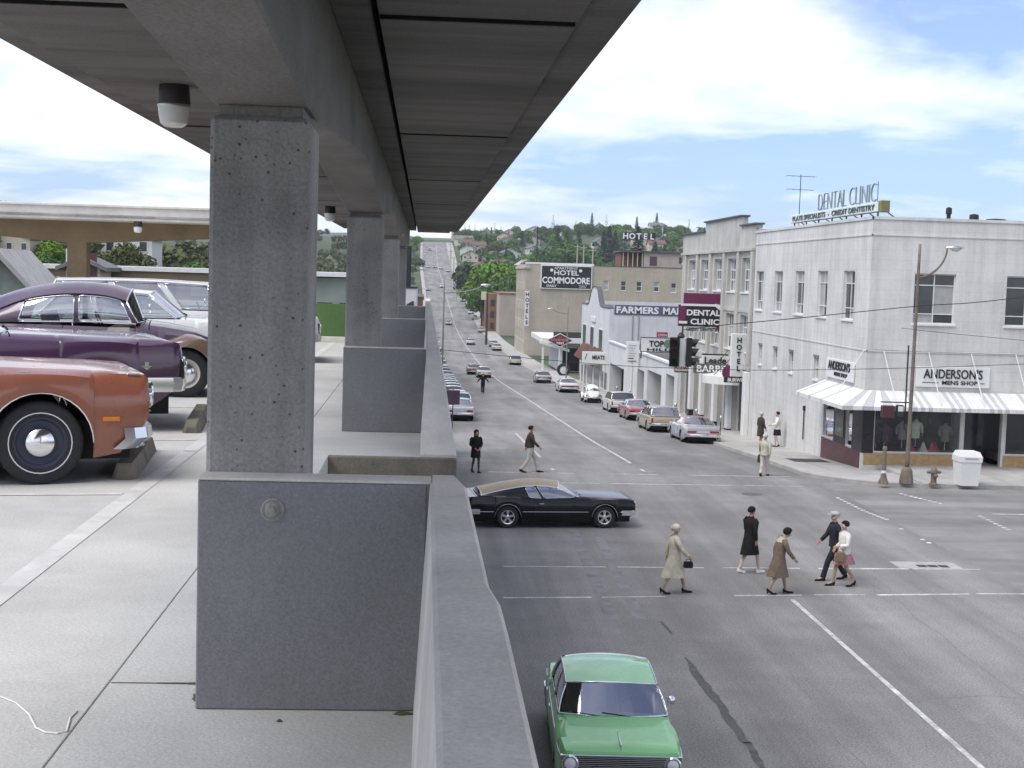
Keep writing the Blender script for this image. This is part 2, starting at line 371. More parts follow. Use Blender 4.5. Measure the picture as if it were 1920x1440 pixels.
# tar streak and drain
def blob(pts, name, m, z=0.003):
    mb = MB(); rows = []
    for (u, v, wpx) in pts:
        a = onz(u-wpx/2, v, 0); b = onz(u+wpx/2, v, 0); rows.append([(a[0], a[1], z), (b[0], b[1], z)])
    mb.grid(rows); mb.build(name, m, road)
blob([(1285+0.71*(v-1232)+random.uniform(-3, 3), v, max(3, 20*math.sin(min(1, (v-1230)/40)*1.57)*random.uniform(.75, 1.1))) for v in range(1232, 1395, 9)], 'tar_streak', M_TAR)
blob([(1402+0.55*(v-1392)+random.uniform(-2, 2), v, random.uniform(8, 20)) for v in range(1392, 1460, 9)], 'tar_streak', M_TAR)
blob([(1240+0.8*(v-1165)+random.uniform(-1, 1), v, random.uniform(4, 8)) for v in range(1165, 1192, 6)], 'tar_streak', M_TAR)
M_SKID = mat('tyre_mark', (0.20, 0.20, 0.198), 0.9, 0.25, 2.0)
for x0, y0, x1, y1, wd in [(4.3, 30.0, 4.6, 41.0, .30), (4.95, 30.0, 5.25, 40, .26)]:
    mark((x0, y0), (x1, y1), wd, 0.002, M_SKID, 'tyre_mark', 4)
p = onz(1748, 1062, 0)
b = MB(); b.box(p[0]-1.0, p[0]+0.75, p[1]-0.35, p[1]+0.55, -0.05, 0.006); b.build('drain_apron', M_KERB, road)
for i in range(3):
    b = MB(); b.box(p[0]-0.42+i*0.3, p[0]-0.16+i*0.3, p[1]-0.14, p[1]+0.14, 0.0, 0.010); b.build('drain_grate', M_DARKIRON, road)

# sealed cracks and covers in the carriageway
M_CRK = mat('sealed_crack', (0.17, 0.17, 0.168), 0.9, 0.3, 5, grain=0.3, gscale=30)
def crack(pts, wd, seed):
    r_ = random.Random(seed); P = []
    for i in range(len(pts)-1):
        for k in range(6):
            t = k/6; P.append((lerp(pts[i][0], pts[i+1][0], t)+r_.uniform(-.07, .07), lerp(pts[i][1], pts[i+1][1], t)+r_.uniform(-.07, .07)))
    mb = MB(); rows = []
    for i, (x, y) in enumerate(P):
        q = P[min(i+1, len(P)-1)]; o = P[max(i-1, 0)]; d = Vector((q[0]-o[0], q[1]-o[1])); d.normalize(); w = wd*r_.uniform(0.3, 1.0)*0.36; rows.append([(x-d.y*w, y+d.x*w, g(y)+0.0025), (x+d.y*w, y-d.x*w, g(y)+0.0025)])
    mb.grid(rows); mb.build('sealed_crack', M_CRK, road)
for i, (pts, wd) in enumerate([([(7.1, 16), (7.0, 22), (7.3, 27), (6.9, 31)], .035), ([(11.6, 18), (11.2, 25), (11.5, 33), (11.3, 44)], .04), ([(2.5, 38.5), (6, 38.9), (10, 38.2), (14.8, 38.7)], .05), ([(2.2, 46.4), (7, 46.0), (12, 46.6), (15, 46.2)], .05), ([(8.9, 24.2), (10.4, 24.6), (12.2, 24.1)], .03), ([(3.9, 27.9), (5.6, 28.2), (6.9, 27.8)], .03)]): crack(pts, wd, i)
for x, y in ((11.8, 48.3), (6.8, 75.0)):
    b = MB(); b.lathe([(0.36, 0.0), (0.36, 0.004), (0.33, 0.0045), (0.02, 0.0045)], 20, (x, y, g(y)+0.001)); b.build('manhole_cover', mat('cover_iron', (0.10, 0.095, 0.09), 0.7, 0.3, 12, 0.5, 50), road)
M_JNT = mat('slab_joint', (0.20, 0.19, 0.17), 0.9, 0.2, 6)
for sw in [o for o in COL.objects if o.name.startswith('sidewalk') and o.get('kind') == 'structure'][:1]:
    for y in np.arange(56.5, 122, 1.55):
        b = MB(); b.add([(XK1+0.18, y, g(y)+0.138), (18.28, y, g(y)+0.138), (18.28, y+0.022, g(y+.022)+0.138), (XK1+0.18, y+0.022, g(y+.022)+0.138)], [(0, 1, 2, 3)]); b.build('slab_joint', M_JNT, sw)
    b = MB(); rows = [[(16.7, y, g(y)+0.1385), (16.722, y, g(y)+0.1385)] for y in np.arange(55, 122, 1.0)]; b.grid(rows); b.build('slab_joint', M_JNT, sw)
    for x in np.arange(19.4, 34, 1.55):
        b = MB(); b.add([(x, 51.0, 0.1385), (x+0.022, 51.0, 0.1385), (x+0.022, 56.1, 0.1385), (x, 56.1, 0.1385)], [(0, 1, 2, 3)]); b.build('slab_joint', M_JNT, sw)
# ------------------------------------------------------------------ parking garage with its canopy
ZD = 5.75; ZP = 6.68; ZS = 8.725; ZR = 9.12
M_DECK = mat('deck_concrete', (0.55, 0.55, 0.52), 0.85, 0.10, 0.8, 0.25, 70, stain=0.20, grain=0.16, gscale=60)
M_CONC = mat('column_concrete', (0.36, 0.35, 0.335), 0.85, 0.24, 1.9, 0.35, 50, stain=0.22, grain=0.24, gscale=70, holes=0.75, streak=0.25)
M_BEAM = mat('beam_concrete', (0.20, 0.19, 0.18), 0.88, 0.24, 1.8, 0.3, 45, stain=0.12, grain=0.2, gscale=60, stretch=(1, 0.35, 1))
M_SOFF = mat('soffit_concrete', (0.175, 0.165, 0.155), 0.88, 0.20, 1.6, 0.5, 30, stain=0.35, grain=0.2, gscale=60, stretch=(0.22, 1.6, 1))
M_WING = mat('grey_wall_paint', (0.235, 0.235, 0.24), 0.75, 0.07, 1.2, 0.12, 60, stain=0.10, grain=0.22, gscale=110)
M_PAR = mat('parapet_concrete', (0.68, 0.65, 0.58), 0.85, 0.13, 2.2, 0.25, 50, stain=0.14, grain=0.12, gscale=70)
M_EDGE = mat('weathered_edge_concrete', (0.26, 0.23, 0.18), 0.9, 0.2, 2.4, 0.3, 50, stain=0.3, grain=0.2, gscale=60)
M_LOWER = mat('garage_lower_concrete', (0.30, 0.29, 0.27), 0.9, 0.15, 0.6, 0.1, 30, stain=0.2)  # concrete of the lower walls, columns, end slab and deck core
M_STALL = mat('stall_paint', (0.62, 0.62, 0.59), 0.7, 0.12, 5, stain=0.15)
M_GREEN = mat('green_wall_paint', (0.085, 0.155, 0.05), 0.8, 0.12, 2, 0.1, 40, grain=0.15, gscale=60)
G = thing('parking_garage', 'grey concrete parking garage with open upper deck, parapet and columned canopy', 'parking garage', (0, 0, 0))
# deck slabs (real joints between them); an opening lies beside the parapet at Y 5.75..13.2
deck = MB()
def slab(x0, x1, y0, y1): 
    m = MB(); m.box(x0+0.003, x1-0.003, y0+0.003, y1-0.003, ZD-0.35, ZD, 0.003); return m.build('deck_slab', M_DECK, G)
for (a, b) in [(-6, 5.785), (5.785, 13.2), (13.2, 23.4), (23.4, 34.3)]:
    for (c, d) in [(-8.6, -1.28), (-16, -8.6), (-24, -16), (-32, -24)]: slab(c, d, a, b)
slab(-1.28, 0.03, -6, 5.785); slab(-1.28, -0.87, 5.785, 13.2)
slab(-1.28, 0.03, 13.2, 23.4); slab(-1.28, 0.03, 23.4, 45)
b = MB(); b.box(-32, 0.0, -6, 45, ZD-0.42, ZD-0.353); b.build('deck_core', M_LOWER, G) if False else None
b = MB(); b.prism([(-32, -6), (0.0, -6), (0.0, 5.7), (-0.875, 5.7), (-0.875, 13.25), (0.0, 13.25), (0.0, 45), (-1.28, 45), (-1.28, 34.25), (-32, 34.25)], ZD-0.5, ZD-0.36, 'z'); b.build('deck_core', M_LOWER, G)
# worn white border stripe and stall lines
def sheet(x0, x1, y0, y1, name, m, par): 
    q = MB(); q.add([(x0, y0, ZD+0.004), (x1, y0, ZD+0.004), (x1, y1, ZD+0.004), (x0, y1, ZD+0.004)], [(0, 1, 2, 3)]); return q.build(name, m, par)
for y0, y1 in [(3.0, 5.77), (5.80, 13.18), (13.22, 23.38), (23.42, 34.2)]: sheet(-2.25, -2.11, y0, y1, 'border_stripe', M_STALL, G)
for y in (7.0, 10.15, 13.6, 17.0, 20.4, 23.8, 27.2):
    q = MB(); q.add([(-7.6, y-0.42, ZD+0.004), (-7.6, y-0.32, ZD+0.004), (-2.26, y+0.55, ZD+0.004), (-2.26, y+0.45, ZD+0.004)], [(0, 1, 2, 3)]); q.build('stall_line', M_STALL, G)
M_OIL = mat('deck_stain', (0.33, 0.33, 0.32), 0.8, 0.12, 1.5, stain=0.1, grain=0.15, gscale=60)
# parapets (section tapers: inner face leans out), with a sloping start after the opening
def parapet(y0, y1, xo, ramp=False, xo_base=None):
    m = MB(); rows = []
    xb = xo_base or xo
    st = [(y0, 0.0 if ramp else 1.0)] + ([(y0+1.75, 1.0)] if ramp else []) + [(y1, 1.0)]
    for y, t in st:
        zt = lerp(ZD+0.02, ZP, t); xoo = lerp(xb, xo, t); xi = lerp(-0.004, 0.036, t); c = 0.012
        rows.append([(-0.004, y, ZD-0.5), (-0.004, y, ZD), (xi, y, zt-c), (xi+c, y, zt), (xoo-c, y, zt), (xoo, y, zt-c), (xb, y, ZD-0.5)])
    m.grid(rows, close=True); n = 7
    m.f.append(tuple(range(n))); k = (len(rows)-1)*n; m.f.append(tuple(range(k+n-1, k-1, -1)))
    return m.build('parapet', M_PAR, G)
def par_chain(ys_xo):
    m = MB(); rows = []
    for y, xo in ys_xo:
        c = 0.012; xi = 0.04
        rows.append([(-0.004, y, ZD-0.5), (-0.004, y, ZD), (xi, y, ZP-c), (xi+c, y, ZP), (xo-c, y, ZP), (xo, y, ZP-c), (xo+0.05, y, ZD-0.5)])
    m.grid(rows, close=True); n = 7
    m.f.append(tuple(range(n))); k = (len(rows)-1)*n; m.f.append(tuple(range(k+n-1, k-1, -1)))
    return m.build('parapet', M_PAR, G)
par_chain([(-6, .212), (3.135, .214), (3.443, .211), (3.642, .192), (5.35, .182), (5.62, .15)])
parapet(13.2, 44.9, 0.185, True, 0.345)
b = MB(); b.box(-0.875, 0.345, 13.12, 13.194, ZD-1.2, ZD-0.004, 0.01); b.build('deck_edge', M_EDGE, G)
b = MB(); b.box(-0.95, -0.876, 5.7, 13.1, ZD-1.2, ZD-0.36); b.build('opening_wall', M_EDGE, G)
# lower facade towards the street with an opening over the cross street
for (ya, yb) in [(-6, 30.0), (52.6, 62)]:
    b = MB(); b.box(-0.30, 0.0, ya, min(yb, 5.7) if ya < 0 else yb, 0.0, ZD-0.5); b.build('lower_wall', M_LOWER, G)
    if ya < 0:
        b = MB(); b.box(-0.30, 0.0, 13.3, 30.0, 0.0, ZD-0.5); b.build('lower_wall', M_LOWER, G)
b = MB(); b.box(-0.35, 0.3, 45.0, 62, ZD-1.0, ZD+0.1); b.build('end_beam', M_LOWER, G)
b = MB(); b.box(-20, -0.3, 45.0, 62, ZD-1.0, ZD-0.6); b.build('end_slab', M_LOWER, G)
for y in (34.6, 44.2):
    b = MB(); b.box(-1.0, -0.4, y, y+0.6, 0, ZD-0.5); b.build('lower_column', M_LOWER, G)
# columns, wing walls
COLY = [5.6, 15.3, 25.0, 34.7]
for i, y in enumerate(COLY):
    b = MB(); b.box(-0.862, -0.470, y+0.001, y+0.50, ZD+0.001, 8.098, 0.018); o = b.build('column', M_CONC, G)
    b = MB(); b.box(-0.832, -0.500, y+0.03, y+0.47, 8.098, 8.142); b.build('column_neck', M_BEAM, o)  # neck takes the darker beam concrete to paint in the shadow joint
    b = MB(); b.box(-0.866, 0.03, y-0.16, y-0.001, ZD+0.001, ZP-0.012, 0.006); w_ = b.build('wing_wall', M_WING, G)
    b = MB(); b.box(-0.868, 0.045, y-0.164, y+0.003, ZP-0.012, ZP-0.0015, 0.004); b.build('wall_cap', M_PAR, w_)
    c = (-0.575, y-0.16, 6.555)
    if i == 0:
        b = MB(); b.lathe([(0.047, 0.0), (0.047, -0.004), (0.040, -0.006), (0.036, -0.003), (0.030, -0.004), (0.026, -0.014), (0.016, -0.016), (0.014, -0.024), (0.002, -0.026)], 24, c, 'y'); b.build('pipe_cap', M_CONC, w_, smooth=40)
# canopy: haunched beam, slab, proud soffit panels
ybeam = []
y = -4.1
cols_all = [-4.1] + COLY
def zb(y):
    d = min(abs(y-(c+0.25)) for c in cols_all + [44.4]); return 8.144 + 0.215*max(0, min(1, (d-0.3)/4.5))
ysb = sorted(set([round(v, 2) for v in np.arange(-6, 40.8, 0.6)] + [c+k for c in COLY for k in (0, 0.5)]) ) + [40.8]
rows = [[(-0.862, y, ZS+0.02), (-0.862, y, zb(y)+0.012), (-0.850, y, zb(y)), (-0.482, y, zb(y)), (-0.470, y, zb(y)+0.012), (-0.470, y, ZS+0.02)] for y in ysb]
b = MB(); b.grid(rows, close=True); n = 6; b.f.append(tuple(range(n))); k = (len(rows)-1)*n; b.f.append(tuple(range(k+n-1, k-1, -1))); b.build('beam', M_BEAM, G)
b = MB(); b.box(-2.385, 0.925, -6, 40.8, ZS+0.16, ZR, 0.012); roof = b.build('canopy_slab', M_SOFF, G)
M_GAP_SHADE = mat('gap_shade_black', (0.012, 0.012, 0.012), 0.8, 0.2, 6)  # black strips painting in the gap shade at the soffit panel ends
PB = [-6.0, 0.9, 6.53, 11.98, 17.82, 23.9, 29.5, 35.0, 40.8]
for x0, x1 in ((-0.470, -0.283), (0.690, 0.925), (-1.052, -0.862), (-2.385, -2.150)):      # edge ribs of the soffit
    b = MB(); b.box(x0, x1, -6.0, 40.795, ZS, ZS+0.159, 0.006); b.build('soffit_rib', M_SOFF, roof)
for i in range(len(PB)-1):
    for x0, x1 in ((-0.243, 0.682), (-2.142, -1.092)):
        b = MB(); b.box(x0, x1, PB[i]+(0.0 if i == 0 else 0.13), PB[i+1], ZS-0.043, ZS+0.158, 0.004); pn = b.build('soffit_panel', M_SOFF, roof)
        if i: b = MB(); b.box(x0+0.003, x1-0.003, PB[i]+0.108, PB[i]+0.129, ZS-0.042, ZS+0.10); b.build('gap_shade_strip', M_GAP_SHADE, pn)
# joint strip: canopy fascia band
b = MB(); b.box(-2.40, 0.94, -6.02, 40.82, ZR, ZR+0.05, 0.01); b.build('roof_edge', M_PAR, roof)
# second canopy across the deck
for nm, yc, xa, xb, colx in [('a', 34.9, -31, -2.9, (-30.0, -19.6, -8.65))]:
    C2 = thing('deck_canopy', 'flat concrete canopy on a haunched brown beam crossing the far end of the deck', 'canopy', (0, 0, 0))
    M_BR = mat('brown_concrete', (0.27, 0.20, 0.12), 0.9, 0.18, 1.2, 0.2, 40, stain=0.2, grain=0.2, gscale=40)  # brown of the far canopy's beam and columns
    b = MB(); b.box(xa, xb, yc-1.0, yc+2.2, 8.53, 8.86, 0.02); s2 = b.build('slab', M_PAR, C2)
    b = MB(); b.box(xa-.02, xb+.02, yc-1.03, yc+2.23, 8.60, 8.66, 0.01); b.build('fascia_band', M_CONC, s2)
    b = MB(); b.box(xa-.03, xb+.03, yc-1.05, yc+2.25, 8.84, 8.90, 0.01); b.build('roof_edge', M_PAR, s2)
    rows = []
    for x in np.arange(xa, xb+0.01, 0.5):
        d = min(abs(x-c) for c in colx); zz_ = 8.00+0.30*min(1, max(0, (d-0.3)/4.6))
        rows.append([(x, yc+0.3, 8.54), (x, yc+0.3, zz_), (x, yc+0.75, zz_), (x, yc+0.75, 8.54)])
    b = MB(); b.grid(rows, close=True); b.f.append((0, 1, 2, 3)); k = (len(rows)-1)*4; b.f.append((k+3, k+2, k+1, k)); b.build('beam', M_BR, C2)
    for x in colx:
        b = MB(); b.box(x-0.24, x+0.24, yc+0.32, yc+0.72, ZD, 8.02, 0.02); b.build('column', M_BR, C2)
b = MB(); b.box(-2.95, -1.29, 34.28, 34.43, ZD-0.4, ZP, 0.01); b.build('end_wall', M_GREEN, G)
b = MB(); b.box(-32, -2.96, 34.28, 34.43, ZD-0.4, ZP-0.02, 0.01); b.build('end_wall', M_PAR, G)
b = MB(); b.box(-2.93, -1.30, 34.1, 34.275, ZD, ZD+0.13, 0.01); b.build('end_kerb', M_PAR, G)
# lamps under the canopies
M_LAMPB = mat('lamp_base_metal', (0.035, 0.028, 0.028), 0.5, 0.2, 8); M_GLOBE = mat('lamp_glass', (0.72, 0.70, 0.68), 0.25, 0.05, 4)
def soffit_lamp(x, y, z, sc, label):
    t = thing('canopy_lamp', label, 'lamp', (x, y, z), 0, 'lamps under the garage canopies')
    b = MB(); b.lathe([(0.095*sc, 0.0), (0.098*sc, -0.01), (0.108*sc, -0.118*sc), (0.104*sc, -0.128*sc)], 20); b.build('base', M_LAMPB, t, smooth=40)
    b = MB(); b.lathe([(0.106*sc, -0.128*sc), (0.108*sc, -0.138*sc), (0.106*sc, -0.146*sc)], 20); b.build('rim', M_CHROME_, t, smooth=40)
    b = MB(); b.lathe([(0.103*sc, -0.146*sc), (0.098*sc, -0.20*sc), (0.088*sc, -0.25*sc), (0.06*sc, -0.272*sc), (0.01, -0.278*sc)], 20); b.build('globe', M_GLOBE, t, smooth=40)
M_CHROME_ = mat('dull_metal', (0.5, 0.5, 0.5), 0.35, 0.1, 8, metal=0.9)
soffit_lamp(-1.675, 9.36, ZS-0.043, 1.0, 'jar-shaped lamp under the canopy beside the first pitted column')
soffit_lamp(-1.79, 26.1, ZS-0.043, 1.0, 'jar-shaped lamp seen between the first two canopy columns')
p = ony(258, 418, 33.95); soffit_lamp(p[0], 34.0, 8.53, 1.0, 'small pale lamp under the brown canopy across the deck')
# wheel stops
def wheel_stop(x, y, rz, lab):
    b = MB(); rows = []
    for t in (-0.95, -0.9, 0.9, 0.95):
        h = 0.13 if abs(t) < 0.93 else 0.06; wd = 0.10 if abs(t) < 0.93 else 0.07
        rows.append([(-wd, t, 0), (-wd*0.6, t, h), (wd*0.6, t, h), (wd, t, 0)])
    b.grid(rows, close=True); b.f += [(0, 1, 2, 3), (15, 14, 13, 12)]
    o = b.build('wheel_stop', mat('wheel_stop_concrete', (0.20, 0.18, 0.14), 0.9, 0.25, 4, 0.3, 40, stain=0.3)); o.location = (x, y, ZD+0.001); o.rotation_euler = (0, 0, rz)
    tag(o, lab, 'wheel stop', 'concrete wheel stops on the deck')
wheel_stop(-2.50, 12.3, 0.10, 'low concrete wheel stop in front of the orange sedan')
wheel_stop(-2.50, 15.6, 0.10, 'low concrete wheel stop in front of the dark purple sedan')
wheel_stop(-2.50, 19.6, 0.10, 'low concrete wheel stop in front of the old round-roofed car')
# pale cord lying on the deck
b = MB(); pts = []
for u, v in [(-20, 1300), (5, 1308), (30, 1318), (55, 1340), (68, 1365), (85, 1373), (108, 1375), (125, 1371), (132, 1345), (145, 1332)]:
    p = onz(u, v, ZD+0.004); pts.append((p[0], p[1], ZD+0.005))
b.tube(pts, 0.0035, 5); tag(b.build('cord', mat('cord_white', (0.75, 0.73, 0.68), 0.8)), 'thin pale cord curling across the deck near the joint', 'cord')

# moss and dirt gathered at the wall feet and joints (irregular low clumps)
M_MOSS = mat('moss_dirt', (0.09, 0.09, 0.055), 0.95, 0.35, 14, 0.5, 60)
def moss(cx_, cy_, rx, ry, lab, seed):
    r_ = random.Random(seed); b = MB(); rows = []
    for k, (q, h) in enumerate(((1.0, 0.0015), (0.62, 0.008), (0.05, 0.012))):
        rows.append([(cx_+rx*q*math.cos(a)*(1+0.35*math.sin(3*a+seed)+0.15*r_.random()), cy_+ry*q*math.sin(a)*(1+0.3*math.cos(5*a+seed)), ZD+h) for a in np.linspace(0, 2*math.pi, 19)[:-1]])
    b.grid(rows, close=True); tag(b.build('moss_patch', M_MOSS, smooth=True), lab, 'moss', 'moss on the deck')
moss(-0.885, 5.60, 0.018, 0.05, 'dark moss clump at the outer corner of the grey wing wall', 1); moss(-0.045, 5.405, 0.04, 0.018, 'dark moss wedge where wing wall meets parapet', 2); moss(-0.52, 5.30, 0.010, 0.009, 'tiny dark debris spot on the deck before the wing wall', 3)
for k, (xa, xb, wd) in enumerate(((-1.27, -1.08, 0.010), (-1.08, -0.95, 0.018), (-0.95, -0.88, 0.03))):
    q = MB(); q.add([(xa, 5.785-wd/2, ZD+0.0015), (xb, 5.785-wd*0.6, ZD+0.0015), (xb, 5.785+wd*0.7, ZD+0.0015), (xa, 5.785+wd/2, ZD+0.0015)], [(0, 1, 2, 3)]); q.build('joint_dirt', M_MOSS, G)
# ------------------------------------------------------------------ vehicles
M_CHR = mat('chrome', (0.78, 0.78, 0.80), 0.14, 0.04, 5, metal=1.0)
M_RUB = mat('tyre_rubber', (0.022, 0.022, 0.024), 0.75, 0.2, 12, 0.1, 60)
M_BLK = mat('underbody_black', (0.012, 0.012, 0.012), 0.85)
M_SEAT = mat('seat_vinyl', (0.22, 0.21, 0.18), 0.6, 0.15, 5)
M_GLS = glass_mat('car_glass', (0.70, 0.74, 0.72), 1.5, 0.26)
M_GLF = mat('far_car_glass', (0.05, 0.06, 0.065), 0.12, 0.1, 3, spec=0.8)
M_RED = mat('tail_lens', (0.30, 0.02, 0.015), 0.25, 0.1, 8)
M_AMB = mat('amber_lens', (0.65, 0.20, 0.04), 0.25, 0.1, 8)
M_HL = mat('headlamp_glass', (0.70, 0.72, 0.72), 0.08, 0.1, 30, bump=0.2, bscale=120, spec=0.8)
M_WW = mat('whitewall', (0.62, 0.64, 0.68), 0.6, 0.1, 8)
M_PLATE = mat('licence_plate', (0.60, 0.60, 0.55), 0.5, 0.1, 20)
def paint(name, col, rough=0.28, coat=0.7): return mat('paint_'+name, col, rough, 0.06, 2.0, coat=coat, spec=0.5, stain=0.05)
def ci(tab, s): return float(np.interp(s, [a for a, _ in tab], [b for _, b in tab]))
def smooth_curve(pts, n):
    """Catmull-Rom resample of 2-D control points to n points"""
    P = np.array(pts, float); m = len(P)
    if m == 2: return [tuple(P[0]+(P[1]-P[0])*i/(n-1)) for i in range(n)]
    outp = []
    for i in range(n):
        t = i/(n-1)*(m-1); k = min(int(t), m-2); f = t-k
        p0 = P[max(k-1, 0)]; p1 = P[k]; p2 = P[k+1]; p3 = P[min(k+2, m-1)]
        outp.append(tuple(0.5*((2*p1)+(-p0+p2)*f+(2*p0-5*p1+4*p2-p3)*f*f+(-p0+3*p1-3*p2+p3)*f**3)))
    return outp
def wheel_parts(t, x, y, r, tw, side, style, near):
    n = 32 if near else 16; s = side
    w0 = tw/2
    def L_(prof, nm, m, par, sm=45):
        b = MB(); b.lathe([(rr, h*s) for rr, h in prof], n, (x, y, r), 'y', False); return b.build(nm, m, par, smooth=sm)
    wh = L_([(r*0.60, -w0), (r*0.93, -w0), (r, -w0*0.75), (r, w0*0.75), (r*0.97, w0*0.93), (r*0.90, w0), (r*0.72, w0*1.02), (r*0.62, w0*0.95), (r*0.60, w0*0.7)], 'wheel', M_RUB, t)
    if style == 'steel':      # dark painted rim, pinstripe tyre and small domed cap
        L_([(r*0.62, w0*0.5), (r*0.62, w0*0.9), (r*0.58, w0*0.92), (r*0.52, w0*0.62), (r*0.40, w0*0.55), (0.02, w0*0.5)], 'rim', mat('rim_dark_blue', (0.035, 0.04, 0.07), 0.45), wh)
        L_([(r*0.385, w0*0.55), (r*0.37, w0*0.78), (r*0.30, w0*1.02), (r*0.16, w0*1.16), (0.003, w0*1.20)], 'hubcap', M_CHR, wh)
        L_([(r*0.735, w0*1.02), (r*0.735, w0*1.045), (r*0.71, w0*1.045), (r*0.71, w0*1.0)], 'whitewall', M_WW, wh)
    elif style == 'vw':
        L_([(r*0.62, w0*0.5), (r*0.62, w0*0.92), (r*0.56, w0*0.8), (r*0.5, w0*0.55), (0.02, w0*0.5)], 'rim', mat('rim_cream', (0.5, 0.47, 0.4), 0.4), wh)
        L_([(r*0.45, w0*0.55), (r*0.43, w0*0.85), (r*0.33, w0*1.1), (r*0.15, w0*1.22), (0.003, w0*1.24)], 'hubcap', M_CHR, wh)
    elif style == 'mag':
        L_([(r*0.64, w0*0.4), (r*0.64, w0*0.98), (r*0.58, w0*0.95), (r*0.56, w0*0.6), (0.02, w0*0.45)], 'rim', M_BLK, wh)
        L_([(r*0.64, w0*0.97), (r*0.63, w0*1.03), (r*0.55, w0*1.0), (r*0.55, w0*0.93)], 'rim_ring', M_CHR, wh)
        L_([(r*0.20, w0*0.5), (r*0.19, w0*1.0), (0.003, w0*1.06)], 'hubcap', M_CHR, wh)
        for k in range(5):
            a = 2*math.pi*k/5+0.3; b = MB(); c, s_ = math.cos(a), math.sin(a); q = []
            for rr, hw_ in ((r*0.15, 0.028), (r*0.56, 0.045)):
                for sg in (-1, 1): q.append((x+rr*c-sg*hw_*s_, y+s*w0*0.92, r+rr*s_+sg*hw_*c))
            q2 = [(p[0], y+s*w0*0.6, p[2]) for p in q]
            b.add(q+q2, [(0, 1, 3, 2), (4, 6, 7, 5), (0, 2, 6, 4), (1, 5, 7, 3), (0, 4, 5, 1), (2, 3, 7, 6)]); b.build('spoke', M_CHR, wh)
    else:
        L_([(r*0.63, w0*0.5), (r*0.63, w0*0.95), (r*0.50, w0*0.85), (r*0.25, w0*1.0), (0.003, w0*1.02)], 'hubcap', M_CHR, wh)
        if style == 'white': L_([(r*0.78, w0*1.0), (r*0.78, w0*1.03), (r*0.66, w0*1.03), (r*0.66, w0*1.0)], 'whitewall', M_WW, wh)
    return wh
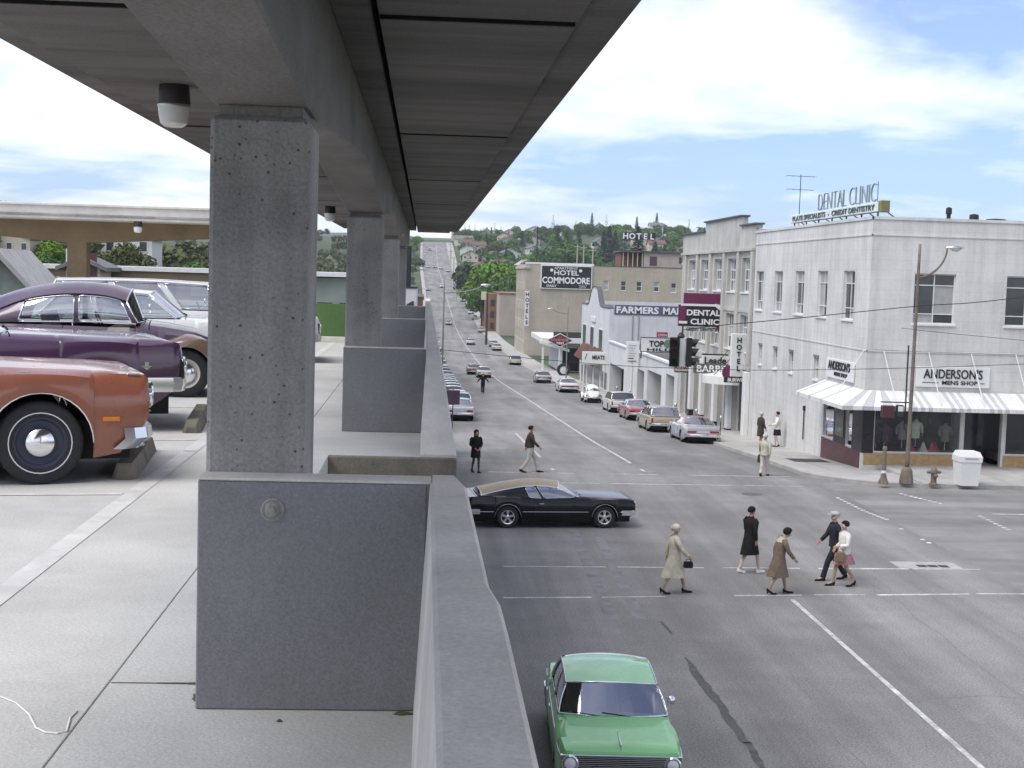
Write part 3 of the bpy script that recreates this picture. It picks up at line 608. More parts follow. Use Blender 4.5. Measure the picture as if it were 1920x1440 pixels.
def make_car(name, label, sp, pm, loc, rz, near=True, group=None, roof_m=None, z_tilt=0.0, pillar_m=None):
    t = thing(name, label, 'car', loc, rz, group)
    if z_tilt: t.rotation_euler = (0, z_tilt, rz)
    L_ = sp['L']; X = lambda s: L_/2-s
    wr = sp.get('wr', 0.325); tw = sp.get('tw', 0.19); af, ar = sp['axles']; ra = sp.get('ra', wr+0.055); hw = sp['hw']; sill = sp.get('sill', 0.20)
    cab = sp['cab']; sA, sC = cab['belt'][0][0], cab['belt'][-1][0]
    glass = M_GLS if near else M_GLF
    # ---- stations
    st = set(np.round(np.arange(0, L_+1e-6, 0.11 if near else 0.22), 3)) | {0.0, 0.03, 0.08, round(L_, 3), round(L_-0.03, 3), round(L_-0.08, 3), round(sA+0.04, 3), round(sC-0.04, 3)}
    for a in (af, ar): st |= {round(a+ra*math.cos(q), 3) for q in np.linspace(0, math.pi, 15 if near else 9)}
    gaps = []
    if near:
        for d0, d1 in sp.get('doors', []):
            for d in (d0, d1): gaps.append((d-0.005, d+0.005, 'side'))
        h0, h1 = sp['hood'], sp['trunk']
        gaps.append((h0[1]-0.006, h0[1]+0.006, 'top')); gaps.append((h1[0]-0.006, h1[0]+0.006, 'top'))
    for a, b_, _ in gaps: st |= {round(a, 3), round(b_, 3)}
    st = sorted(s for s in st if -1e-6 <= s <= L_+1e-6)
    seq = []
    for s in st:
        e = [a for a in (af, ar) for k in (-1, 1) if abs(s-(a+k*ra)) < 2e-3]
        if e:
            fr = s < e[0]
            seq += [(s, False), (s, True)] if fr else [(s, True), (s, False)]
        else: seq.append((s, any(abs(s-a) < ra for a in (af, ar))))
    def zbot(s, inside):
        if inside:
            d = min(abs(s-af), abs(s-ar)); return wr+math.sqrt(max(0, ra*ra-d*d))
        return max(sill, ci(sp['bot'], s))
    rings = []
    inn = sp.get('inset', 0.07)
    for s, ins in seq:
        w_ = ci(sp['w'], s); zs = ci(sp['sh'], s); zt = ci(sp['top'], s); zb_ = min(zbot(s, ins), zs-0.06)
        cz = sp.get('crease', 0.62); zc = max(zb_+0.02, lerp(zb_, zs, 0.62) if ins else lerp(sill, zs, cz))
        half = [(w_-(0.0 if ins else 0.05), zb_), (w_-(0 if ins else 0.012), lerp(zb_, zc, 0.35)), (w_, zc), (w_-inn*0.35, lerp(zc, zs, 0.75)), (w_-inn, zs), ((w_-inn)*0.86, lerp(zs, zt, 0.55)), ((w_-inn)*0.45, lerp(zs, zt, 0.92)), (0, zt)]
        rings.append([(X(s), y, z) for y, z in half] + [(X(s), -y, z) for y, z in reversed(half[:-1])])
    nr = len(rings[0]); body = MB(); door = {}; hood = MB(); trunk = MB()
    body.v = [p for r in rings for p in r]; hood.v = list(body.v); trunk.v = list(body.v)
    half_n = 8
    for i in range(len(seq)-1):
        s0, s1 = seq[i][0], seq[i+1][0]; sm = (s0+s1)/2
        if s1-s0 < 1e-6: 
            for j in range(nr-1): body.f.append((i*nr+j, i*nr+j+1, (i+1)*nr+j+1, (i+1)*nr+j))
            continue
        for j in range(nr-1):
            jj = j if j < half_n-1 else nr-2-j; f = (i*nr+j, i*nr+j+1, (i+1)*nr+j+1, (i+1)*nr+j)
            top = jj >= 4
            if top and sA+0.03 < sm < sC-0.03: continue
            if near and jj >= 1 and any(a < sm < b_ and ((k == 'top') == top) for a, b_, k in gaps): continue
            dr = None
            if near and not top and jj >= 1:
                for q, (d0, d1) in enumerate(sp.get('doors', [])):
                    if d0 < sm < d1: dr = (q, j < half_n-1)
            if dr is not None: door.setdefault(dr, []).append(f)
            elif near and top and jj >= 5 and sp['hood'][0] < sm < sp['hood'][1]: hood.f.append(f)
            elif near and top and jj >= 5 and sp['trunk'][0] < sm < sp['trunk'][1]: trunk.f.append(f)
            else: body.f.append(f)
    body.f.append(tuple(range(nr))); k = (len(rings)-1)*nr; body.f.append(tuple(range(k+nr-1, k-1, -1)))
    def compact(mb_):
        used = sorted({i for f in mb_.f for i in f}); mp = {a: b for b, a in enumerate(used)}
        q = MB(); q.v = [mb_.v[i] for i in used]; q.f = [tuple(mp[i] for i in f) for f in mb_.f]; return q
    bo = compact(body).build('body', pm, t, smooth=38)
    if near:
        if hood.f: compact(hood).build('hood', pm, t, smooth=38)
        if trunk.f: compact(trunk).build('trunk_lid', pm, t, smooth=38)
        for (q, lf), fs in door.items():
            m_ = MB(); m_.v = body.v; m_.f = fs; do = compact(m_).build('door', pm, t, smooth=38)
            d0, d1 = sp['doors'][q]; s = d1-0.17; y = ci(sp['w'], s)*(1 if lf else -1); z = ci(sp['sh'], s)-0.13
            hb = MB(); hb.box(X(s)-0.07, X(s)+0.07, min(y, y*1.02), max(y, y*1.02)+0.001, z-0.014, z+0.014, 0.005); hb.build('handle', M_CHR, do)
    b = MB(); b.box(X(L_-0.12), X(0.12), -hw+0.24, hw-0.24, 0.17, 0.48); b.build('underbody', M_BLK, t); b = MB(); b.box(X(ar-ra-0.03), X(af+ra+0.03), -hw+0.10, hw-0.10, 0.15, 0.26); b.build('under_shadow_block', M_BLK, t)  # second, lower black box added to deepen the shadow under the car
    # ---- greenhouse
    nu = 29; B = smooth_curve(cab['belt'], nu); T = smooth_curve(cab['rail'], nu)
    yB0 = cab.get('yb', hw-inn-0.005); yT0 = cab.get('yt', hw-0.30); ytc = cab.get('ytc'); bul = cab.get('bulge', 0.02)
    def yb_(i): return min(yB0, ci(sp['w'], B[i][0])-inn-0.003)
    def yt_(i): return yT0 if not ytc else float(np.interp(i/(nu-1), [a for a, _ in ytc], [b_ for _, b_ in ytc]))
    def SS(i, v, sg, off=0.0):
        p = np.array([X(B[i][0]), yb_(i), B[i][1]]); q = np.array([X(T[i][0]), yt_(i), T[i][1]])
        r = lerp(p, q, v); r[1] += bul*math.sin(math.pi*v) - off
        return (r[0], sg*r[1], r[2])
    panes = cab['panes']; vs = np.linspace(0, 1, 5)
    def in_pane(i): u = (i+0.5)/(nu-1); return any(a <= u < b_ for a, b_ in panes)
    vs = np.array([0, 0.035, 0.27, 0.5, 0.73, 0.955, 1.0]); vg = np.linspace(0.03, 0.96, 5)
    for sg in (-1, 1):
        pil = MB(); nv = len(vs); pil.v = [SS(i, v, sg) for i in range(nu) for v in vs]
        for i in range(nu-1):
            for j in range(nv-1):
                if in_pane(i) and 1 <= j <= nv-3: continue
                pil.f.append((i*nv+j, i*nv+j+1, (i+1)*nv+j+1, (i+1)*nv+j))
        pil.build('window_frame', pillar_m or roof_m or pm, t, smooth=38)
        if near:
            for a, b_ in panes:
                i0, i1 = math.ceil(a*(nu-1)-0.5), min(nu-1, math.ceil(b_*(nu-1)-0.5))
                gb = MB(); gb.grid([[SS(i, v, sg, 0.012) for v in vg] for i in range(i0, i1+1)]); go = gb.build('side_window', glass, t, smooth=True)
                fr = MB(); loop = [SS(i, 0.035, sg, -0.003) for i in range(i0, i1+1)] + [SS(i1, v, sg, -0.003) for v in vg] + [SS(i, 0.955, sg, -0.003) for i in range(i1, i0-1, -1)] + [SS(i0, v, sg, -0.003) for v in vg[::-1]]
                fr.tube(loop, 0.009, 5, False); fr.build('window_trim', M_CHR, go, smooth=True)
        else:
            for a, b_ in panes:
                i0, i1 = math.ceil(a*(nu-1)-0.5), min(nu-1, math.ceil(b_*(nu-1)-0.5))
                gb = MB(); gb.grid([[SS(i, v, sg, 0.012) for v in vg] for i in range(i0, i1+1)]); gb.build('side_window', glass, t, smooth=True)
    fb, ft = cab.get('wsb', 0.16), cab.get('wst', 0.10); rb, rt = cab.get('rwb', 0.12), cab.get('rwt', 0.08); crown = cab.get('crown', 0.05)
    ts = np.linspace(-1, 1, 9)
    def end_glass(i, bb, bt, sgn):
        rows = []
        for v in np.linspace(0, 1, 6):
            row = []
            for q in ts:
                p = SS(i, v, 1); x = p[0]+sgn*lerp(bb, bt, v)*(1-q*q); row.append((x, p[1]*q, p[2]+crown*v*(1-q*q)+0.01*(1-v)))
            rows.append(row)
        return rows
    for i, bb, bt, sgn, nm in ((0, fb, ft, 1, 'windshield'), (nu-1, rb, rt, -1, 'rear_window')):
        rows = end_glass(i, bb, bt, sgn)
        if nm == 'rear_window' and cab.get('rw_solid'):
            v0, q0 = cab['rw_solid']
            b = MB(); b.grid(rows); b.build('rear_panel', pm, t, smooth=True); continue
        b = MB(); b.grid(rows); go = b.build(nm, glass, t, smooth=True)
        fr = MB(); loop = rows[0] + [r[-1] for r in rows] + rows[-1][::-1] + [r[0] for r in rows[::-1]]; fr.tube(loop, 0.014 if near else 0.02, 5, False); fr.build('window_trim', M_CHR, go, smooth=True)
    rows = []
    for i in range(nu):
        u = i/(nu-1); x = X(T[i][0]); y = yt_(i); row = []
        for q in ts: row.append((x+ft*(1-q*q)*max(0, 1-u*4)-rt*(1-q*q)*max(0, u*4-3), y*q, T[i][1]+crown*(1-q*q)))
        rows.append(row)
    b = MB(); b.grid(rows); ro = b.build('roof', roof_m or pm, t, smooth=True)
    dr = MB()
    for sg in (-1, 1): dr.tube([(X(T[i][0]), sg*(yt_(i)+0.012), T[i][1]+0.002) for i in range(0, nu, 2)], 0.011, 5, False)
    dr.build('drip_rail', sp.get('drip', M_CHR), ro, smooth=True)
    # ---- interior
    zf = 0.30; zb0 = B[nu//2][1]
    s1 = lerp(sA, sC, 0.36); s2 = lerp(sA, sC, 0.72)
    if near:
        for s, nm in ((s1, 'front_seat'), (s2, 'rear_seat')):
            b = MB(); b.box(X(s+0.45), X(s-0.05), -hw+0.24, hw-0.24, zf, zf+0.27, 0.04); b.prism([(X(s+0.30), zf+0.2), (X(s+0.46), zf+0.2), (X(s+0.56), zb0+0.10), (X(s+0.47), zb0+0.13)], -hw+0.25, hw-0.25); b.build(nm, M_SEAT, t)
        b = MB(); b.box(X(sA+0.42), X(sA+0.06), -hw+0.14, hw-0.14, zb0-0.25, zb0-0.05, 0.05); b.build('dashboard', M_SEAT, t)
        b = MB(); a0 = (X(sA+0.55), 0.36, zb0-0.06)
        b.tube([(a0[0]-0.08*math.cos(q), a0[1]+0.20*math.sin(q), a0[2]+0.18*math.cos(q)) for q in np.linspace(0, 2*math.pi, 25)], 0.012, 6, False); b.build('steering_wheel', M_BLK, t, smooth=True)
    b = MB(); b.box(X(sC-0.04), X(sA+0.1), -hw+0.12, hw-0.12, 0.27, 0.30 if near else zb0-0.12); b.build('floor_pan', M_BLK, t)
    # ---- wheels
    for a in (af, ar):
        for sg in (-1, 1): wheel_parts(t, X(a), sg*(hw-tw/2-0.045), wr, tw, sg, sp.get('wheel', 'plain'), near)
    if near and sp.get('lip', True):
        for a in (af, ar):
            for sg in (-1, 1):
                b = MB(); b.tube([(X(a+ra*math.cos(q)), sg*(hw+0.003-0.01), wr+ra*math.sin(q)) for q in np.linspace(0, math.pi, 17)], 0.009, 5); b.build('arch_trim', sp.get('lipm', M_CHR), t, smooth=True)
    # ---- bumpers
    def bumper(zc, hh, sgn, off, nm, slant=0.0):
        w_ = hw-0.01; xe = L_/2; pts = [(xe-sp.get('wrap', 0.42), w_+0.01), (xe-0.12, w_+0.015), (xe-0.02, w_-0.05), (xe+off, w_-0.22), (xe+off+0.02, 0)]
        path = pts + [(x, -y) for x, y in pts[-2::-1]]; rows = []
        for x, y in path:
            n_ = 0.045
            rows.append([(sgn*(x-n_), y*0.97, zc-hh), (sgn*(x-slant*0.5), y, zc-hh), (sgn*(x+0.012), y*1.004, zc), (sgn*(x), y, zc+hh), (sgn*(x-n_), y*0.97, zc+hh)])
        b = MB(); b.grid(rows); b.build(nm, M_CHR, t, smooth=30)
    bz = sp.get('bz', (0.47, 0.47)); bh = sp.get('bh', (0.075, 0.075))
    if sp.get('bumpers', True): bumper(bz[0], bh[0], 1, 0.05, 'front_bumper', sp.get('bslant', 0.0)); bumper(bz[1], bh[1], -1, 0.05, 'rear_bumper')
    # ---- front
    fz0, fz1 = sp.get('grille', (0.56, 0.74)); gw = hw-0.06
    if not sp.get('nogrille'):
        b = MB(); b.box(L_/2-0.03, L_/2+0.006, -gw, gw, fz0, fz1); gr = b.build('grille', M_BLK, t)
        if near:
            nb = sp.get('bars', 6)
            for k in range(nb):
                z = lerp(fz0, fz1, (k+0.5)/nb); b = MB(); b.box(L_/2-0.01, L_/2+0.016, -gw, gw, z-0.006, z+0.006); b.build('grille_bar', M_CHR, gr)
            b = MB(); b.box(L_/2-0.02, L_/2+0.02, -gw-0.02, gw+0.02, fz1, fz1+0.025, 0.004); b.build('grille_surround', M_CHR, gr)
    for y in sp.get('lamps', (0.70, 0.50)):
        for sg in (-1, 1):
            r = sp.get('lr', 0.085); z = sp.get('lz', (fz0+fz1)/2)
            b = MB(); b.lathe([(r*1.25, L_/2-0.02), (r*1.28, L_/2+0.03), (r*1.12, L_/2+0.045), (r, L_/2+0.03)], 18, (0, sg*y, z), 'x', False); hb = b.build('headlight', M_CHR, t, smooth=40)
            b = MB(); b.lathe([(r*1.05, L_/2+0.026), (r*0.7, L_/2+0.042), (0.004, L_/2+0.05)], 18, (0, sg*y, z), 'x'); b.build('lens', M_HL, hb, smooth=True)
    # ---- rear
    for (y0, y1, z0, z1) in sp.get('tails', [(0.45, 0.80, 0.58, 0.70)]):
        for sg in (-1, 1):
            b = MB(); b.box(-L_/2-0.012, -L_/2+0.05, min(sg*y0, sg*y1), max(sg*y0, sg*y1), z0, z1, 0.008); b.build('tail_light', M_RED, t)
    b = MB(); b.box(-L_/2-0.075, -L_/2-0.066, -0.155, 0.155, bz[1]-0.06, bz[1]+0.08, 0.002); b.build('licence_plate', M_PLATE, t)
    if sp.get('rear_band'):
        z0, z1 = sp['rear_band']; b = MB(); b.box(-L_/2-0.008, -L_/2+0.03, -hw+0.1, hw-0.1, z0, z1); b.build('rear_panel_trim', M_CHR if near else M_BLK, t)
    if near:
        for sg in (-1, 1):
            if sp.get('trim_z') is not None:
                tz0 = sp['trim_z']; b = MB(); pts = []
                for s in np.arange(0.12, L_-0.1, 0.12):
                    if min(abs(s-af), abs(s-ar)) < ra and abs(tz0-wr) < ra and math.hypot(min(abs(s-af), abs(s-ar)), tz0-wr) < ra+0.02: 
                        if len(pts) > 1: b.tube(pts, 0.008, 5)
                        pts = []; continue
                    pts.append((X(s), sg*(ci(sp['w'], s)+0.002-inn*0.35*max(0, (tz0-0.62)/0.3)), tz0))
                if len(pts) > 1: b.tube(pts, 0.008, 5)
                b.build('side_trim', M_CHR, t, smooth=True)
        if sp.get('mirror', True):
            for sg in sp.get('mirror_sides', (1,)):
                sx = sA+0.45; y = sg*(ci(sp['w'], sx)-0.06); z = ci(sp['sh'], sx)
                b = MB(); b.tube([(X(sx), y, z), (X(sx)-0.01, y+sg*0.06, z+0.10)], 0.012, 6); b.lathe([(0.065, -0.02), (0.07, 0.0), (0.05, 0.035), (0.01, 0.05)], 14, (X(sx)-0.01, y+sg*0.085, z+0.13), 'x'); b.build('mirror', M_CHR, t, smooth=40)
        if sp.get('wipers', True):
            for yb0 in (0.05, 0.50):
                b = MB(); p = SS(0, 0.02, 1); b.tube([(p[0]+fb*0.8+0.03, -yb0+0.3, p[2]+0.01), (p[0]+fb*0.7, -yb0-0.12, p[2]+0.05)], 0.008, 5); b.build('wiper', M_BLK, t)
    return t
# --- body shapes (distances from the nose, metres)
def sedan(L=5.0, hw=0.92, af=0.9, wb=2.9, hood=0.90, deck=0.90, roof=1.33, sA=1.55, sC=3.95, sAt=2.0, sCt=3.45, **k):
    d = dict(L=L, hw=hw, axles=(af, af+wb), bot=[(0, .42), (0.25, .30), (0.5, .2), (L-0.7, .2), (L-0.25, .30), (L, .42)],
             w=[(0, hw-0.07), (0.05, hw-0.03), (0.4, hw), (L-0.5, hw), (L-0.05, hw-0.04), (L, hw-0.07)],
             sh=[(0, hood-0.12), (0.03, hood-0.06), (0.15, hood-0.035), (sA, hood+0.0), (sC, deck), (L-0.2, deck-0.03), (L-0.03, deck-0.06), (L, deck-0.12)],
             top=[(0, hood-0.14), (0.03, hood-0.07), (0.2, hood-0.01), (sA, hood+0.05), (sC, deck+0.02), (L-0.2, deck-0.01), (L-0.03, deck-0.06), (L, deck-0.14)],
             hood=(0.1, sA-0.12), trunk=(sC+0.08, L-0.06), doors=[(sA+0.05, lerp(sA, sC, 0.55))],
             cab=dict(belt=[(sA, hood+0.02), (lerp(sA, sC, .5), lerp(hood, deck, .5)+.01), (sC, deck+0.01)], rail=[(sAt, roof-0.05), (lerp(sAt, sCt, .4), roof-.015), (lerp(sAt, sCt, .75), roof-0.02), (sCt, roof-0.06)], panes=[(0.04, 0.50), (0.54, 0.86)]))
    cabk = k.pop('cab', None); d.update(k)
    if cabk: d['cab'] = {**d['cab'], **cabk}
    return d
SP_BOX = sedan()
SP_NOVA = sedan(L=4.65, hw=0.90, af=0.83, wb=2.79, hood=0.97, deck=0.93, roof=1.40, sA=1.42, sC=3.62, sAt=1.82, sCt=3.28, wr=0.31, wheel='plain', lamps=(0.72,), lr=0.095, lz=0.74, grille=(0.60, 0.84), bars=9, bz=(0.48, 0.48), inset=0.075, trim_z=0.84,
    doors=[(1.50, 2.52), (2.53, 3.42)], cab=dict(panes=[(0.05, 0.46), (0.50, 0.88)], yt=0.685, wsb=0.14, wst=0.09, crown=0.045), tails=[(0.55, 0.78, 0.60, 0.72)], mirror_sides=(1,))
SP_DART = sedan(L=4.97, hw=0.885, af=0.83, wb=2.82, hood=0.905, deck=0.90, roof=1.36, sA=1.52, sC=3.85, sAt=1.95, sCt=3.4, wheel='steel', wr=0.330, ra=0.40, inset=0.09, crease=0.66, lamps=(0.70,), lr=0.085, lz=0.70, bz=(0.36, 0.46), bslant=0.16, bh=(0.085, 0.07), wrap=0.20,
    sh=[(0, 0.84), (0.02, 0.865), (0.3, 0.875), (1.52, 0.905), (3.85, 0.90), (4.77, 0.87), (4.94, 0.84), (4.97, 0.78)], top=[(0, 0.83), (0.02, 0.87), (0.3, 0.90), (1.52, 0.955), (3.85, 0.92), (4.77, 0.89), (4.94, 0.84), (4.97, 0.76)], w=[(0, 0.865), (0.03, 0.878), (0.4, 0.885), (4.5, 0.885), (4.97, 0.82)],
    bot=[(0, .52), (0.06, .42), (0.22, .24), (0.5, .19), (4.2, .2), (4.7, .30), (4.97, .42)], mirror=True)
SP_BIG = sedan(L=5.40, hw=0.99, af=0.86, wb=3.02, hood=0.99, deck=0.93, roof=1.38, sA=1.85, sC=4.25, sAt=2.35, sCt=3.6, wr=0.34, inset=0.10, crease=0.72, bz=(0.50, 0.48), lamps=(0.80, 0.60), lz=0.68,
    bot=[(0, .50), (0.3, .28), (0.5, .2), (4.7, .2), (5.4, .45)],
    w=[(0, 0.90), (0.05, 0.95), (0.5, 0.985), (4.6, 0.99), (5.4, 0.93)])
SP_TOR = sedan(L=5.15, hw=0.945, af=0.94, wb=2.95, hood=0.92, deck=0.93, roof=1.31, sA=1.78, sC=4.72, sAt=2.30, sCt=3.30, wr=0.335, ra=0.395, wheel='mag', inset=0.09, crease=0.70, trim_z=0.50, lamps=(0.72, 0.52), lz=0.66, grille=(0.54, 0.76), doors=[(1.90, 3.05)],
    sh=[(0, 0.78), (0.03, 0.84), (0.15, 0.87), (1.78, 0.905), (2.9, 0.875), (3.3, 0.90), (3.7, 0.945), (4.6, 0.95), (5.05, 0.93), (5.15, 0.82)],
    top=[(0, 0.76), (0.03, 0.84), (0.2, 0.90), (1.78, 0.97), (2.9, 0.90), (4.6, 0.96), (5.05, 0.92), (5.15, 0.80)],
    trunk=(4.85, 5.1), bz=(0.47, 0.50), rear_band=(0.62, 0.82), tails=[(0.50, 0.82, 0.64, 0.80)],
    cab=dict(belt=[(1.78, 0.925), (2.3, 0.90), (2.9, 0.885), (3.4, 0.92), (4.0, 0.955), (4.72, 0.96)], rail=[(2.36, 1.17), (2.7, 1.225), (3.1, 1.235), (3.5, 1.20), (4.0, 1.115), (4.66, 0.975)], panes=[(0.03, 0.36), (0.385, 0.52)], yt=0.62, ytc=[(0, 0.60), (0.4, 0.62), (1, 0.70)], rwb=0.05, rwt=0.05, crown=0.125, wsb=0.2, wst=0.12))
SP_CPE = sedan(L=5.2, hw=0.96, af=0.95, wb=2.95, hood=0.92, deck=0.92, roof=1.32, sA=1.8, sC=4.15, sAt=2.35, sCt=3.35, inset=0.10, rear_band=(0.56, 0.68), tails=[(0.35, 0.84, 0.57, 0.68)], cab=dict(panes=[(0.04, 0.58)], yt=0.60), doors=[(1.9, 3.2)], bz=(0.46, 0.44))
SP_WAG = sedan(L=5.1, hw=0.95, af=0.92, wb=2.95, hood=0.93, deck=0.95, roof=1.45, sA=1.6, sC=4.98, sAt=2.05, sCt=4.72, trunk=(5.0, 5.08), cab=dict(belt=[(1.6, 0.95), (3.3, 0.95), (4.98, 0.95)], rail=[(2.05, 1.40), (3.0, 1.44), (4.0, 1.44), (4.72, 1.42)], panes=[(0.03, 0.28), (0.31, 0.58), (0.62, 0.92)], rwb=0.04, rwt=0.03, yt=0.72), tails=[(0.75, 0.86, 0.55, 0.85)])
# ------------------------------------------------------------------ placing vehicles
SP_VW = dict(L=4.03, hw=0.77, axles=(0.72, 3.12), wr=0.32, ra=0.36, tw=0.15, sill=0.24, bot=[(0, .45), (0.4, .24), (3.5, .26), (4.03, .5)],
    w=[(0.0, .22), (0.06, .32), (0.2, .42), (0.6, .53), (1.3, .62), (2.9, .65), (3.4, .58), (3.8, .42), (3.97, .30), (4.03, .2)], inset=0.06, crease=0.7,
    sh=[(0, .50), (0.06, .58), (0.25, .68), (0.6, .80), (1.3, .90), (2.6, .93), (3.2, .93), (3.6, .82), (3.9, .62), (4.03, .50)],
    top=[(0, .52), (0.06, .62), (0.25, .76), (0.6, .90), (1.0, .97), (1.3, 1.0), (2.6, 1.0), (3.2, 1.04), (3.5, .95), (3.85, .70), (4.03, .52)],
    hood=(0.08, 1.2), trunk=(3.35, 3.95), doors=[(1.38, 2.30)], wheel='vw', lip=False, nogrille=True, lamps=(), tails=[], bumpers=True, bz=(0.42, 0.45), bh=(0.05, 0.05), wipers=True, mirror=False, drip=M_BLK,
    cab=dict(belt=[(1.34, 0.965), (1.9, 0.965), (2.6, 0.955), (3.25, 0.95)], rail=[(1.50, 1.25), (1.75, 1.315), (2.05, 1.335), (2.4, 1.32), (2.8, 1.24), (3.2, 1.07)], panes=[(0.07, 0.42), (0.48, 0.80)], yb=0.60, yt=0.42, ytc=[(0, .46), (.4, .50), (.8, .48), (1, .42)], bulge=0.05, crown=0.16, wsb=0.07, wst=0.05, rwb=0.10, rwt=0.10))
def make_beetle(label, pm, loc, rz, near=True, group=None, fender_m=None):
    t = make_car('round_car', label, SP_VW, pm, loc, rz, near, group); L_ = SP_VW['L']
    fm = fender_m or pm
    for s, nm in ((0.72, 'front_fender'), (3.12, 'rear_fender')):
        for sg in (-1, 1):
            b = MB(); rows = []
            for a in np.linspace(R_(-8), R_(188), 19):
                row = []
                for q in np.linspace(0, math.pi/2, 7):
                    rad = 0.355+0.145*math.cos(q)**0.8*(1.15 if nm[0] == 'f' and a < 1.6 else 1.0); y = 0.46+0.31*math.sin(q)
                    row.append((L_/2-s+rad*math.cos(a), sg*y, 0.32+rad*math.sin(a)))
                rows.append(row)
            b.grid(rows); fo = b.build(nm, fm, t, smooth=True)
            if nm[0] == 'f':
                o = (0, sg*0.58, 0.63); x0 = L_/2-s+0.40
                b = MB(); b.lathe([(0.10, x0-0.16), (0.105, x0-0.02), (0.095, x0)], 16, o, 'x', False); b.build('headlight', M_CHR, fo, smooth=True)
                b = MB(); b.lathe([(0.094, x0-0.005), (0.06, x0+0.02), (0.004, x0+0.03)], 16, o, 'x'); b.build('lens', M_HL, fo, smooth=True)
            else:
                b = MB(); x0 = L_/2-s-0.47; b.lathe([(0.055, x0+0.06), (0.055, x0-0.02), (0.02, x0-0.04)], 12, (0, sg*0.60, 0.62), 'x'); b.build('tail_light', M_RED, fo, smooth=True)
    for sg in (-1, 1):
        b = MB(); b.box(L_/2-2.75, L_/2-1.08, min(sg*.55, sg*.76), max(sg*.55, sg*.76), 0.27, 0.31, 0.01); b.build('running_board', M_BLK, t)
    return t
P_ORANGE = paint('burnt_orange', (0.25, 0.085, 0.05), 0.30)
P_PURPLE = paint('dark_purple', (0.060, 0.022, 0.060), 0.22)
P_AUBER = paint('aubergine', (0.085, 0.055, 0.085), 0.32)
P_WHITE = paint('white', (0.66, 0.66, 0.63)); P_CREAM = paint('cream', (0.55, 0.52, 0.44)); P_BLACK = mat('paint_black', (0.004, 0.004, 0.004), 0.20, 0.05, 2.0, coat=0.25, spec=0.3)
P_GREEN = paint('green', (0.16, 0.52, 0.17), 0.36); P_SILVER = paint('silver', (0.36, 0.38, 0.41)); P_TAN = paint('tan', (0.40, 0.33, 0.24)); P_ROSE = paint('rose', (0.34, 0.13, 0.14))
P_SAGE = paint('sage', (0.30, 0.34, 0.29)); P_RED = paint('red', (0.30, 0.04, 0.04)); P_BLUE = paint('pale_blue', (0.25, 0.32, 0.38)); P_BROWN = paint('brown', (0.14, 0.09, 0.06)); P_BRZ = paint('bronze_roof', (0.30, 0.245, 0.15), 0.5, 0.15)
# on the deck (nose corner nearest the camera at x,y)
DA = R_(20)
def deck_pos(x, y, L_, hw, dz=0.0, a=None):
    a = DA if a is None else a; c, s_ = math.cos(a), math.sin(a); return (x-c*L_/2-s_*hw, y-s_*L_/2+c*hw, ZD+0.001+dz)
d1 = make_car('sedan', 'burnt orange sedan nosed up to the deck border stripe, dark wheels with chrome caps', SP_DART, P_ORANGE, deck_pos(-2.18, 11.25, 4.97, 0.885), DA)
b = MB(); b.box(4.97/2-0.36, 4.97/2-0.23, -0.892, -0.878, 0.50, 0.535, 0.004); b.build('marker_light', M_AMB, d1)
b = MB(); b.box(4.97/2-1.12, 4.97/2-0.85, -0.55, -0.50, 0.905, 0.915, 0.003); b.build('hood_vent', M_BLK, d1)
for dx in (0.07, 0.90):
    b = MB(); b.box(4.97/2-dx-0.10, 4.97/2-dx, -0.815, -0.800, 0.875-0.015*(dx < .5), 0.89-0.015*(dx < .5), 0.003); b.build('fender_ornament', M_CHR, d1)
d2 = make_car('sedan', 'dark purple full-size sedan between the orange sedan and the round-roofed car', SP_BIG, P_PURPLE, deck_pos(-2.50, 14.75, 5.40, 0.99), DA)
b = MB(); b.box(5.4/2-0.44, 5.4/2-0.34, -0.995, -0.980, 0.690, 0.700); b.box(5.4/2-0.41, 5.4/2-0.37, -0.995, -0.980, 0.70, 0.74); b.prism([(5.4/2-0.43, 0.685), (5.4/2-0.35, 0.685), (5.4/2-0.39, 0.655)], -0.995, -0.98); b.build('fender_emblem', M_CHR, d2)
make_beetle('dark aubergine old car with domed roof parked beyond the purple sedan', P_AUBER, deck_pos(-2.38, 19.15, 4.03, 0.77), R_(8), fender_m=P_BROWN)
make_car('sedan', 'white sedan with raked windshield parked beyond the round-roofed car', SP_BOX, P_WHITE, deck_pos(-2.3, 22.9, 5.0, 0.92), R_(10))
sp_w2 = dict(SP_WAG); make_car('station_wagon', 'tall white wagon, last in the row of cars on the deck', sp_w2, P_WHITE, deck_pos(-1.9, 26.6, 5.1, 0.95, -0.0), R_(10))
# on the street
th = R_(5.4); ax = np.array([math.cos(th), math.sin(th)]); mid = np.array([4.02, 40.93+0.86])
make_car('fastback', 'black fastback coupe with bronze sloping roof and star-spoke wheels crossing the intersection', SP_TOR, P_BLACK, (mid[0]-ax[0]*0.16, mid[1]-ax[1]*0.16, 0.001), th, roof_m=P_BRZ, pillar_m=P_BLACK)
p = onz(1165, 1433, 0.74); rz = R_(-92.7); fw = np.array([math.cos(rz), math.sin(rz)])
nova = make_car('sedan', 'green boxy sedan beside the garage parapet, front toward the deck', SP_NOVA, P_GREEN, (p[0]-fw[0]*SP_NOVA['L']/2, p[1]-fw[1]*SP_NOVA['L']/2, 0.001), rz)
b = MB(); b.box(0.95, 4.65/2-0.10, -0.010, 0.010, 0.962, 0.985, 0.005); b.build('hood_ornament', M_CHR, nova)
for q in range(9):     # raised centre rib of the hood
    pass
GRP_R = 'cars parked along the right kerb'; GRP_L = 'cars parked along the left kerb'; GRP_M = 'cars driving on the street'
def grade(y): return math.atan((g(y+3)-g(y-3))/6)
